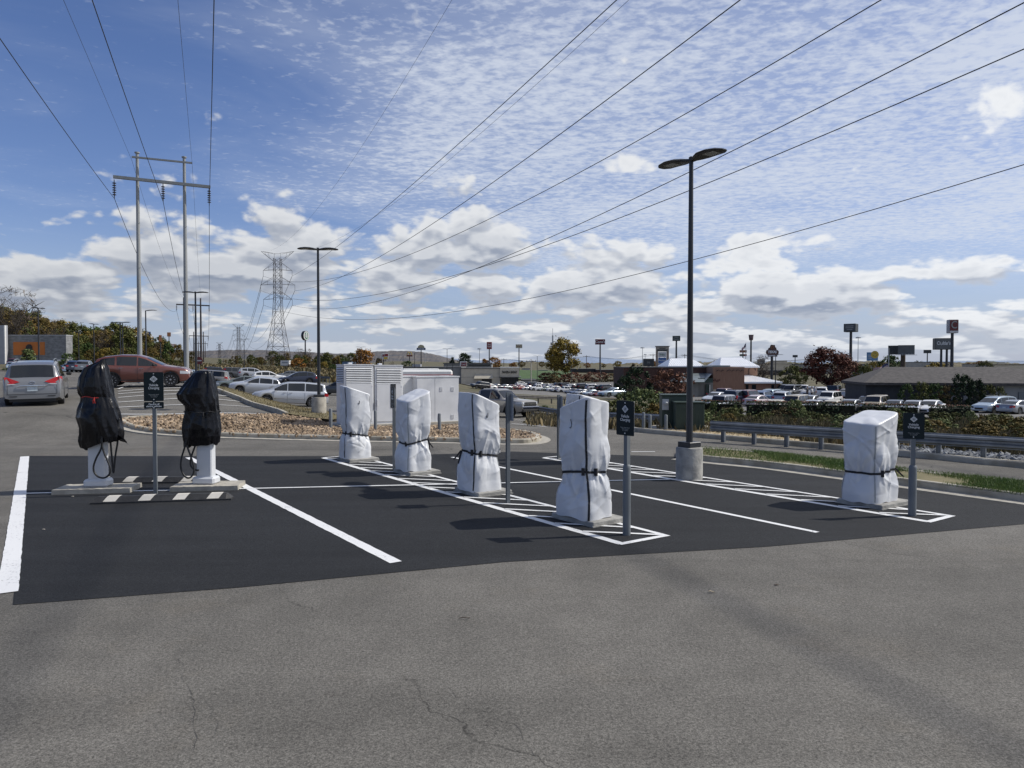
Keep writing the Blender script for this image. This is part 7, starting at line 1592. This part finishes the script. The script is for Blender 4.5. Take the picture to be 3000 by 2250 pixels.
# flags
def flag(label, px, d, y0, y1, fpx, drop, side, fh, pole_top=None):
    x = (px - 1500) / F * d; z0 = T(x, d); o = thing('flag', label, 'flag', (x, d, z0), 0); zt = hz(y0, d) - z0; W = fpx * d / F; H = fh * d / F; b = MB()
    b.tube([(0, 0, 0), (0, 0, (hz(pole_top, d) - z0) if pole_top else zt + .4)], [.12, .06], 6); b.build('flagpole', M_GALVD, o)
    ms = [pcol('flag_red', (.26, .03, .035)), pcol('flag_white', (.55, .55, .57)), pcol('flag_blue', (.02, .03, .10))]
    def pt(u, v): return (side * u * W, .35 * math.sin(u * 7) * .6 * (.3 + u), zt - v * H - drop * d / F * (u ** 1.3) + .12 * math.sin(u * 9 + v * 2))
    b = MB(); nu, nv = 16, 13
    vs = [pt(i / nu, j / nv) for j in range(nv + 1) for i in range(nu + 1)]; fs, mi = [], []
    for j in range(nv):
        for i in range(nu): fs.append((j * (nu + 1) + i, j * (nu + 1) + i + 1, (j + 1) * (nu + 1) + i + 1, (j + 1) * (nu + 1) + i)); mi.append(2 if i < nu * .4 and j < 7 else (0 if j % 2 == 0 else 1))
    b.v, b.f, b.m = vs, fs, mi; b.build('cloth', ms, o, True, fix=False)
flag('large striped flag drooping beside the left end of the shingled roof', 2603, 125, 1065, 1090, 44, 17, -1, 12, 1020)
flag('small striped flag behind the white tower roof', 2184.5, 180, 1008, 1030, 12, 14, -1, 9, 1004)

# ============================================================ power lines
M_WIRE = mat('conductor', (.02, .02, .022), None, 3, .6)
M_POLE = mat('galvanised_pole', (.22, .23, .23), (.30, .31, .31), .6, .6, stretch=(3, 3, .3))
M_RUST = mat('weathering_steel', (.045, .038, .042), (.075, .062, .054), 2, .7)
M_INS = mat('dark_insulator', (.03, .025, .028), None, 4, .35)
ATT = {}
def hframe(key, label, d, pxL, pxR, ytL, arm, yarm, ins, shield=None, m=M_POLE, r0=.33, ddR=1.4, big=True):
    xa, xb = (pxL - 1500) / F * d, (pxR - 1500) / F * (d + ddR); z0 = T(xa, d); o = thing('transmission_structure', label, 'power pole', (xa, d, z0), 0, 'steel H-frame transmission structures'); q0 = Vector((xa, d, z0))
    top = [hz(ytL[0], d) - z0, hz(ytL[1], d + ddR) - z0]; base = [(0, 0), (xb - xa, ddR)]
    for (bx_, by_), t in zip(base, top):
        b = MB(); b.tube([(bx_, by_, -.6), (bx_, by_, t * .5), (bx_, by_, t)], [r0, r0 * .8, r0 * .58], 12); 
        if big: b.lathe([(r0 * .6, t), (r0 * 1.0, t + .02), (r0 * 1.0, t + .12), (.05, t + .14)], 12, (bx_, by_, 0))
        b.build('pole', m, o, 'auto')
    pl = lambda px, py: at(px, py, d + ddR * ((px - pxL) / (pxR - pxL))) - q0
    b = MB(); a0, a1 = pl(arm[0], yarm[0]), pl(arm[1], yarm[1]); t = (a1 - a0).normalized(); ang = math.atan2(t.y, t.x)
    s = .13 if big else .16
    n_ = Vector((-t.y, t.x, 0)) * (r0 * .75 + s)
    b.tube([a0 - n_, a1 - n_], s * 1.35, 4); b.build('cross_arm', M_RUST if not big else M_GPOST, o)
    if shield:
        b = MB(); b.tube([pl(*shield[0]) - n_, pl(*shield[1]) - n_], s * .8, 4); b.build('shield_arm', M_GPOST, o)
        ATT[key + 's'] = [q0 + pl(*shield[0]) - n_ - Vector((0, 0, .25)), q0 + pl(*shield[1]) - n_ - Vector((0, 0, .25))]
    ATT[key] = []
    for px, py in ins:
        p = pl(px, py) - n_; L = 1.65 if big else 1.5; b = MB(); prof = [(.03, 0)]
        for k in range(6): z = -.25 - .2 * k; prof += [(.04, z), (.16, z - .05), (.16, z - .09), (.04, z - .12)]
        prof += [(.03, -L)]; b.lathe(prof, 10, p); ib = b.build('insulator', M_INS, o, 'auto'); ATT[key].append(q0 + p - Vector((0, 0, L)))
    return o
hframe('A', 'nearest tall galvanised two-pole transmission structure with a wide cross arm', 66, 410.5, 547, (455, 468), (332, 616), (520, 550), [(335, 528), (477.5, 539), (612, 552)], ((386, 462), (563, 480)), M_POLE, .215, 1.6)
hframe('B', 'second two-pole transmission structure half hidden by the right near pole', 188, 541, 590, (872, 874), (517, 615), (892, 896), [(518, 893), (566, 894.5), (613, 896)], None, M_RUST, .30, 1, False)
hframe('C', 'third small two-pole transmission structure down the line', 320, 569, 597, (972, 972), (554, 611), (983.5, 985), [(555, 984), (583, 984.5), (610, 985)], None, M_RUST, .30, 1, False)
hframe('D', 'fourth and farthest two-pole transmission structure down the line', 455, 582, 602, (1000, 1000), (568, 609), (1006, 1007), [(569, 1006), (589, 1006.5), (608, 1007)], None, M_RUST, .30, 1, False)
def wire(label, pts, r, group, n=36):
    b = MB(); b.tube(pts, r, 5); return tag(b.build('power_line', M_WIRE, None, True), label, 'wire', group)
def span(a, q, sag, n=24): return [a.lerp(q, i / n) - Vector((0, 0, sag * 4 * (i / n) * (1 - i / n))) for i in range(n + 1)]
GP1 = 'conductors of the H-frame line'
for i, (px, py, dd, nm) in enumerate([(0, 113, 32, 'left'), (270, 0, 30.5, 'middle'), (627, 0, 28.5, 'right')]):
    a = ATT['A'][i]; m_ = at(px, py, dd); q = a + (m_ - a) * 2.4
    k = 40; pts = []
    for j in range(k + 1): f = j / k; p = a.lerp(q, f); pts.append(p - Vector((0, 0, 2.2 * f * (1 / 2.4 - f) * 1.2)))
    wire(f'{nm} conductor sweeping overhead from the nearest two-pole structure', pts, .022, GP1)
    for s0, s1, sag, w in (('A', 'B', 3.2, 'nearest to the second'), ('B', 'C', 3, 'second to the third'), ('C', 'D', 2.5, 'third to the fourth')):
        wire(f'{nm} conductor hanging from the {w} two-pole structure', span(ATT[s0][i], ATT[s1][i], sag), .024 if s0 == 'A' else .035, GP1)
for i, (px, py, dd, nm) in enumerate([(186, 0, 34, 'left'), (521, 0, 31, 'right')]):
    a = ATT['As'][i]; m_ = at(px, py, dd); wire(f'{nm} thin shield wire overhead from the top arm of the nearest two-pole structure', [a, a.lerp(a + (m_ - a) * 2.2, .5), a + (m_ - a) * 2.2], .010, GP1)
    wire(f'{nm} thin shield wire running from the nearest to the second two-pole structure', span(a, at(541 if i == 0 else 590, 874, 188.5), 2.5), .011, GP1)
# lattice towers
def lattice(key, label, d, cx, y0, yb, halfbase_px, s):
    x = (cx - 1500) / F * d; z0 = T(x, d); o = thing('lattice_tower', label, 'pylon', (x, d, z0), 0, 'lattice transmission towers'); k = d / F; Z = lambda y: hz(y, d) - z0
    Y = lambda t: y0 + (yb - y0) * t          # t: 0 top, 1 base
    lv = [(0.06, 9.5), (.21, 10), (.36, 10), (.40, 10), (.52, 12), (.62, 14.5), (.72, 19), (.82, 24), (.91, 28.5), (1.0, 32.5)]
    lv = [(t, w * s * k) for t, w in lv]; b = MB(); r = .055 * (d / 290) ** .5 * (1 if d < 400 else .85); R = r * 1.7
    def corner(t, w, i): return Vector(((1, 1, -1, -1)[i] * w, (1, -1, -1, 1)[i] * w, Z(Y(t))))
    for i in range(4): b.tube([corner(t, w, i) for t, w in lv], R, 4)
    for (t0, w0), (t1, w1) in zip(lv, lv[1:]):
        n = 3 if (t1 - t0) > .13 else 1
        for q in range(n):
            f0, f1 = q / n, (q + 1) / n; ta, tb = t0 + (t1 - t0) * f0, t0 + (t1 - t0) * f1; wa, wb = w0 + (w1 - w0) * f0, w0 + (w1 - w0) * f1
            for i in range(4):
                j = (i + 1) % 4; b.tube([corner(ta, wa, i), corner(tb, wb, j)], r, 3); b.tube([corner(ta, wa, j), corner(tb, wb, i)], r, 3); b.tube([corner(tb, wb, i), corner(tb, wb, j)], r, 3)
    b.build('lattice_body', M_RUST, o)
    ATT[key] = {}
    W = {'p': (49, .0, .12), 'a': (43, .30, .22), 'b': (51, .22 + .22, .5)}
    # earth-wire peaks: a V from the body up to both ends joined by a flat top bar
    ww = 9.5 * s * k; pk = MB(); zt = Z(y0)
    for sg in (-1, 1):
        e = Vector((sg * 49 * s * k, 0, zt))
        for yy in (-ww, ww): pk.tube([e, Vector((sg * ww, yy, Z(Y(.09)))),], r, 3); pk.tube([e, Vector((sg * ww, yy, Z(Y(.02))))], r, 3)
        for f in (.35, .65): pk.tube([e.lerp(Vector((sg * ww, 0, Z(Y(.09)))), f), e.lerp(Vector((sg * ww, 0, Z(Y(.02)))), f * .8)], r, 3)
        pk.tube([Vector((sg * ww, 0, Z(Y(.02)))), Vector((sg * ww, 0, Z(Y(.1))))], r, 3)
    pk.tube([Vector((-ww, 0, Z(Y(.02)))), Vector((ww, 0, Z(Y(.02))))], r, 3); pk.build('peak_arms', M_RUST, o)
    ATT[key]['p'] = [Vector((x - 49 * s * k, d, z0 + zt)), Vector((x + 49 * s * k, d, z0 + zt))]
    for nm, hw_, t, rise in (('a', 43, .165, .035), ('b', 51, .29, .035), ('c', 43, .415, .035)):
        am = MB(); ATT[key][nm] = []
        for sg in (-1, 1):
            e = Vector((sg * hw_ * s * k, 0, Z(Y(t))))
            for yy in (-ww, ww): am.tube([e, Vector((sg * ww, yy, Z(Y(t - rise * .2))))], r, 3); am.tube([e, Vector((sg * ww, yy, Z(Y(t - rise * 2))))], r, 3)
            am.tube([e.lerp(Vector((sg * ww, 0, Z(Y(t)))), .5), e.lerp(Vector((sg * ww, 0, Z(Y(t - rise * 2)))), .5)], r, 3)
        am.build('cross_arm', M_RUST, o)
        for sg in (-1, 1):
            e = Vector((sg * hw_ * s * k, 0, Z(Y(t)))); L = 20 * s * k * .82; ib = MB(); ib.tube([e, e - Vector((0, 0, L))], r * 1.2, 4); ib.build('insulator', M_INS, o); ATT[key][nm].append(Vector((x, d, z0)) + e - Vector((0, 0, L)))
    return o
lattice('T1', 'largest lattice transmission tower rising over the middle lot', 290, 816, 738, 1076, 1, .98)
lattice('T2', 'second smaller lattice transmission tower left of the largest one', 820, 700, 950, 1070, 1, .36)
lattice('T3', 'tiny lattice transmission tower farthest left on the hillside', 1450, 644, 1003, 1070, 1, .21)
GP2 = 'conductors of the lattice tower line'
def pwire(label, a, way, dn, r, zgroup=GP2):
    """a: attachment; way: image waypoints from the tower to the frame edge; dn: depth at the last one"""
    q = at(*way[-1], dn); dx, dy = q.x - a.x, q.y - a.y; ts, zs = [0.0], [a.z]
    for px, py in way:
        r_ = ray(px, py); s = r_.x / r_.y; t = (s * a.y - a.x) / (dx - s * dy); y = a.y + t * dy; ts.append(t); zs.append(CAMH + r_.z / r_.y * y)
    cf = np.polyfit(ts, zs, 2 if len(ts) > 3 else len(ts) - 1, w=[4] + [1] * (len(ts) - 1)); pts = []
    for i in range(61): t = 1.5 * i / 60; pts.append(Vector((a.x + dx * t, a.y + dy * t, float(np.polyval(cf, t)) if t <= 1.25 else float(np.polyval(cf, 1.25)) + (t - 1.25) * float(np.polyval(np.polyder(cf), 1.25)))))
    wire(label, pts, r, zgroup)
t1 = ATT['T1']
pwire('thin left earth wire from the tower top to the top edge', t1['p'][0], [(800, 735), (1060, 420), (1329, 0)], 75, .016)
pwire('thin right earth wire beside the upper right conductor', t1['p'][1], [(1000, 690), (1240, 540), (1834, 0)], 66, .018)
pwire('highest right hand conductor, meeting the top edge near the middle', t1['a'][1], [(1011, 706), (1248, 502), (1810, 0)], 60, .042)
pwire('conductor second from the top leading to the upper edge', t1['b'][1], [(981, 821), (1313, 624), (1740, 312), (2182, 0)], 50, .042)
pwire('conductor third from the top leading to the upper right', t1['a'][0], [(1043, 801), (1428, 645), (1844, 416), (2597, 0)], 52, .042)
pwire('conductor passing just over the near lamp head', t1['c'][1], [(929, 920), (1220, 837), (1563, 717), (2119, 442), (3000, 36)], 45, .042)
pwire('conductor running just below the near lamp head', t1['b'][0], [(1012, 873), (1428, 785), (2031, 546), (3000, 145)], 48, .042)
pwire('lowest conductor crossing the near lamp pole halfway', t1['c'][0], [(1053, 941), (1428, 894), (2041, 749), (3000, 494)], 62, .042)
for nm, lv in (('top', 'a'), ('middle', 'b'), ('low', 'c')):
    for i, sd_n in ((0, 'left'), (1, 'right')):
        wire(f'{sd_n} {nm} arm conductor between the two larger lattice towers', span(t1[lv][i], ATT['T2'][lv][i], 17), .07, GP2)
        wire(f'{sd_n} {nm} arm conductor between the two smaller lattice towers', span(ATT['T2'][lv][i], ATT['T3'][lv][i], 20), .09, GP2)
# timber utility poles
GU = 'timber utility poles'
UP = []
for px, yt, d, lb in [(1556, 1052, 250, 'pale timber utility pole right of the bakery'), (1718, 1041, 420, 'timber utility pole between the golden tree and the maroon sign'), (1476, 1050, 470, 'timber utility pole left of the bakery sign band'), (1913, 1036, 400, 'timber utility pole beside the tall plaza pylon'), (2006, 1037, 380, 'timber utility pole just left of the near lamp pole'), (2368, 1050, 300, 'timber utility pole right of the small dark far sign'), (655, 1053, 330, 'timber pole standing near the smallest lattice tower'), (1118, 1050, 260, 'dark timber pole behind the second louvred cabinet')]:
    p = gd(px, d); h = hz(yt, d) - p.z; o = thing('utility_pole', lb, 'utility pole', tuple(p), 0, GU); b = MB(); b.tube([(0, 0, -.5), (0, 0, h)], [.22, .15], 7); b.build('pole', M_WOOD if px != 1556 else M_CONC, o, 'auto')
    b = MB(); b.box((0, -.1, h - .8), (3.4, .14, .16)); 
    ca = b.build('cross_arm', M_WOOD, o); b = MB(); 
    for s in (-1.5, -.6, .6, 1.5): b = MB(); b.cyl((s, -.1, h - .72), (s, -.1, h - .35), .07, n=6); b.build('pin_insulator', M_INS, ca)
    UP.append((px, p + Vector((0, 0, h - .4))))
UP.sort(key=lambda t: t[0]); U2 = [u for u in UP if u[0] > 1400 and u[0] != 1556]
for (pa, a), (pb, q) in zip(U2, U2[1:]):
    for k, off in enumerate((-1.4, 1.4)): wire(('upper' if k else 'lower') + f' distribution wire over the distant car parks, from image left pole to the next', span(a + Vector((off, 0, 0)), q + Vector((off, 0, 0)), 2.0, 10), .05, 'distribution wires over the distant car parks')
a = U2[-1][1]; q = at(3300, 1050, 150)
wire('upper distribution wire over the shingled roof to the right edge', span(a, q, 1.2, 12), .035, 'distribution wires over the distant car parks'); wire('lower distribution wire over the shingled roof to the right edge', span(a - Vector((0, 0, .9)), q - Vector((0, 0, .8)), 1.2, 12), .035, 'distribution wires over the distant car parks')
wire('pale service wire drooping across the big lattice tower legs', span(at(655, 1054, 330), at(960, 1064, 300), 1.2, 12), .05, 'distribution wires over the distant car parks')
p = gd(1619, 900); h = hz(962, 900) - p.z; o = thing('radio_mast', 'thin grey radio mast left of the tall golden tree', 'mast', tuple(p)); b = MB(); b.tube([(0, 0, 0), (0, 0, h * .8)], 1.1, 4); b.build('lattice', M_GALVD, o); b = MB(); b.tube([(0, 0, h * .8), (0, 0, h)], .3, 4); b.build('antenna', M_GALVD, o); b = MB(); b.cyl((-1.6, 0, h * .52), (-1.6, 0, h * .60), 1.1, n=8); b.build('dish', M_OFFW, o)
# ============================================================ camera, sun, sky
cam = bpy.data.cameras.new('camera'); cam.sensor_width = 36; cam.lens = 36 * F / 3000; cam.clip_end = 20000; cam.clip_start = .05
co = bpy.data.objects.new('camera', cam); C.objects.link(co); co.location = (0, 0, CAMH); co.rotation_euler = (PI / 2 - PITCH, 0, 0); sc.camera = co
SUN_AZ = math.radians(80); SUN_EL = math.radians(45)      # azimuth clockwise from +Y
sd = Vector((math.sin(SUN_AZ) * math.cos(SUN_EL), math.cos(SUN_AZ) * math.cos(SUN_EL), math.sin(SUN_EL)))
su = bpy.data.lights.new('sun', 'SUN'); su.energy = 4.2; su.angle = math.radians(.53); su.color = (1, .955, .88)
so = bpy.data.objects.new('sun', su); C.objects.link(so); so.rotation_euler = (-sd).to_track_quat('-Z', 'Y').to_euler(); so.location = (40, 10, 60)
w = bpy.data.worlds.new('World'); sc.world = w; w.use_nodes = True; nt = w.node_tree; N = nt.nodes; L = nt.links
bg = N['Background']; bg.inputs['Strength'].default_value = .086
sky = N.new('ShaderNodeTexSky'); sky.sky_type = 'NISHITA'; sky.sun_disc = False; sky.sun_elevation = SUN_EL; sky.sun_rotation = SUN_AZ; sky.altitude = 200; sky.air_density = 1.0; sky.dust_density = .4; sky.ozone_density = 2.5
def mth(op, a, b_=None, c_=None, clamp=False):
    n = N.new('ShaderNodeMath'); n.operation = op; n.use_clamp = clamp
    for i, v in enumerate((a, b_, c_)):
        if v is None: continue
        if isinstance(v, (int, float)): n.inputs[i].default_value = v
        else: L.new(v, n.inputs[i])
    return n.outputs[0]
def mrange(v, a, b_, c_, d_, smooth=True):
    n = N.new('ShaderNodeMapRange'); n.interpolation_type = 'SMOOTHSTEP' if smooth else 'LINEAR'
    for i, x in enumerate((v, a, b_, c_, d_)):
        if isinstance(x, (int, float)): n.inputs[i].default_value = x
        else: L.new(x, n.inputs[i])
    return n.outputs[0]
def comb(x, y, z):
    n = N.new('ShaderNodeCombineXYZ')
    for i, v in enumerate((x, y, z)):
        if isinstance(v, (int, float)): n.inputs[i].default_value = v
        else: L.new(v, n.inputs[i])
    return n.outputs[0]
def nse(vec, scale, det, rough=.55, dist=0, lac=2.0):
    n = N.new('ShaderNodeTexNoise'); n.noise_dimensions = '2D'; n.inputs['Scale'].default_value = scale; n.inputs['Detail'].default_value = det; n.inputs['Roughness'].default_value = rough; n.inputs['Distortion'].default_value = dist; n.inputs['Lacunarity'].default_value = lac
    L.new(vec, n.inputs['Vector']); return n.outputs['Fac']
tc = N.new('ShaderNodeTexCoord'); sx = N.new('ShaderNodeSeparateXYZ'); L.new(tc.outputs['Generated'], sx.inputs[0]); X, Y, Z = sx.outputs
AZ = mth('ARCTAN2', X, Y); EL = mth('ARCSINE', Z)
def azel(px, py):
    r = ray(px, py).normalized(); return math.atan2(r.x, r.y), math.asin(r.z)
# cumulus banks: (image x, image y of the base, half width px, height px, weight)
BANKS = [(430, 740, 200, 110, .95), (760, 790, 330, 150, 1.15), (120, 670, 120, 70, .8), (110, 840, 260, 110, .9), (1380, 740, 250, 125, 1.2), (1250, 830, 330, 90, .95), (1780, 830, 240, 120, 1.05), (2200, 770, 190, 75, 1.0), (2320, 880, 210, 100, 1.05), (2820, 790, 270, 65, 1.05), (1840, 500, 90, 45, .75), (2960, 330, 150, 100, .78)]
def field(dy, det=7):
    el = mth('ADD', EL, dy) if dy else EL
    acc = None
    for px, py, hw, hh, wt in (BANKS if det > 5 else [k_ for k_ in BANKS if k_[2] > 195]):
        a0, e0 = azel(px, py); a1, _ = azel(px + hw, py); _, e1 = azel(px, py - hh); sa = abs(a1 - a0); se = abs(e1 - e0)
        u = mth('DIVIDE', mth('SUBTRACT', AZ, a0), sa); v = mth('SUBTRACT', el, e0)
        v = mth('DIVIDE', v, mrange(v, -.002, .006, se * .38, se * 1.15))
        g = mth('MULTIPLY', mth('EXPONENT', mth('MULTIPLY', mth('ADD', mth('MULTIPLY', u, u), mth('MULTIPLY', v, v)), -.8)), wt)
        acc = g if acc is None else mth('MAXIMUM', acc, g)
    lv = mth('MULTIPLY', mth('LOGARITHM', mth('MAXIMUM', mth('ADD', el, .09), .03), 2.718), .50)
    P0 = comb(AZ, lv, 0)
    w_ = N.new('ShaderNodeTexNoise'); w_.inputs['Scale'].default_value = 9; w_.inputs['Detail'].default_value = 3; L.new(P0, w_.inputs['Vector'])
    wv = N.new('ShaderNodeVectorMath'); wv.operation = 'MULTIPLY_ADD'; L.new(w_.outputs['Color'], wv.inputs[0]); wv.inputs[1].default_value = (.045, .045, 0); L.new(P0, wv.inputs[2]); P = wv.outputs[0]
    n = nse(P0, 6.0, 4, .55, .1)
    def puff(scale):
        v = N.new('ShaderNodeTexVoronoi'); v.feature = 'SMOOTH_F1'; v.voronoi_dimensions = '2D'; v.inputs['Scale'].default_value = scale; v.inputs['Smoothness'].default_value = .35; L.new(P, v.inputs['Vector']); return mth('SUBTRACT', .42, v.outputs['Distance'])
    f = mth('ADD', mth('MULTIPLY', acc, .56), mth('MULTIPLY', mth('SUBTRACT', n, .5), 1.0))
    f = mth('ADD', f, mth('MULTIPLY', puff(15), .42)); f = mth('ADD', f, mth('MULTIPLY', puff(36), .24))
    if det > 5: f = mth('ADD', f, mth('MULTIPLY', puff(80), .11)); f = mth('ADD', f, mth('MULTIPLY', mth('SUBTRACT', nse(P0, 60, 5, .65), .5), .20))
    # general broken layer low over the horizon
    low = mrange(el, .04, .17, .37, 0); f = mth('ADD', f, low)
    return f
f0 = field(0); f1 = field(.014, 4)
cum = mrange(f0, .27, .48, 0, 1)
thick = mrange(f0, .34, .85, 0, 1)
grad = mth('SUBTRACT', f0, f1)                     # positive near a top edge
lit = mrange(grad, -.13, .20, 0, 1)
shade = mth('ADD', mth('MULTIPLY', lit, .72), mth('MULTIPLY', mth('SUBTRACT', 1, thick), .38), clamp=True)
def mixc(fac, a, b_):
    n = N.new('ShaderNodeMix'); n.data_type = 'RGBA'
    if isinstance(fac, (int, float)): n.inputs[0].default_value = fac
    else: L.new(fac, n.inputs[0])
    for i, c in ((6, a), (7, b_)):
        if isinstance(c, tuple): n.inputs[i].default_value = (*c, 1)
        else: L.new(c, n.inputs[i])
    return n.outputs[2]
cumc = mixc(shade, (3.3, 3.85, 5.0), (9.2, 9.4, 9.7))
sideb = mrange(AZ, -.65, .55, .86, 1.10, False)     # brighter towards the sun
vm = N.new('ShaderNodeVectorMath'); vm.operation = 'SCALE'; L.new(cumc, vm.inputs[0]); L.new(sideb, vm.inputs['Scale']); cumc = vm.outputs[0]
# mackerel cirrocumulus: ripples on a high flat layer
zc = mth('MAXIMUM', Z, .05)
PX = mth('DIVIDE', X, zc); PY = mth('DIVIDE', Y, zc); PL = comb(PX, PY, 0)
rip = N.new('ShaderNodeMapping'); rip.inputs['Rotation'].default_value = (0, 0, math.radians(25)); rip.inputs['Scale'].default_value = (1.0, 1.2, 1); L.new(PL, rip.inputs[0])
cell = nse(rip.outputs[0], 15, 4, .55, .2); cell2 = nse(rip.outputs[0], 40, 3, .5, .2)
cov = nse(PL, .8, 5, .6, .4)
covb = mth('ADD', mrange(AZ, -.55, .18, .10, .78), mth('MULTIPLY', mth('SUBTRACT', cov, .5), 1.0))
covb = mth('SUBTRACT', covb, mth('MULTIPLY', mrange(EL, .10, .22, 1, 0), .25))
ci = mrange(mth('ADD', mth('ADD', covb, mth('MULTIPLY', mth('SUBTRACT', cell, .5), .85)), mth('MULTIPLY', mth('SUBTRACT', cell2, .5), .35)), .15, .98, 0, .82)
low_ = mrange(EL, .06, .15, 0, 1)
veil = mth('MULTIPLY', mrange(covb, .0, .8, 0, .38), low_)
ci = mth('MAXIMUM', mth('MULTIPLY', ci, low_), veil)
hs = N.new('ShaderNodeHueSaturation'); hs.inputs['Saturation'].default_value = 1.12; hs.inputs['Value'].default_value = 1.06; L.new(sky.outputs[0], hs.inputs['Color'])
tn = N.new('ShaderNodeMix'); tn.data_type = 'RGBA'; tn.blend_type = 'MULTIPLY'; tn.inputs[0].default_value = 1; L.new(hs.outputs[0], tn.inputs[6]); tn.inputs[7].default_value = (1.08, .98, 1.17, 1)
base = mixc(mrange(EL, -.02, .20, .68, 0), tn.outputs[2], (3.9, 5.1, 7.2))
c1 = mixc(ci, base, (8.0, 8.6, 9.7))
c2 = mixc(mth('MULTIPLY', cum, .96), c1, cumc)
c3 = mixc(mrange(EL, -.01, .06, .38, 0), c2, (4.9, 5.7, 7.1))
L.new(c3, bg.inputs['Color'])
w.cycles.sampling_method = 'MANUAL'; w.cycles.sample_map_resolution = 512
sc.view_settings.view_transform = 'Standard'; sc.view_settings.look = 'None'; sc.view_settings.exposure = 0; sc.view_settings.gamma = 1
sc.cycles.max_bounces = 5; sc.cycles.diffuse_bounces = 2; sc.cycles.glossy_bounces = 3; sc.cycles.transparent_max_bounces = 6
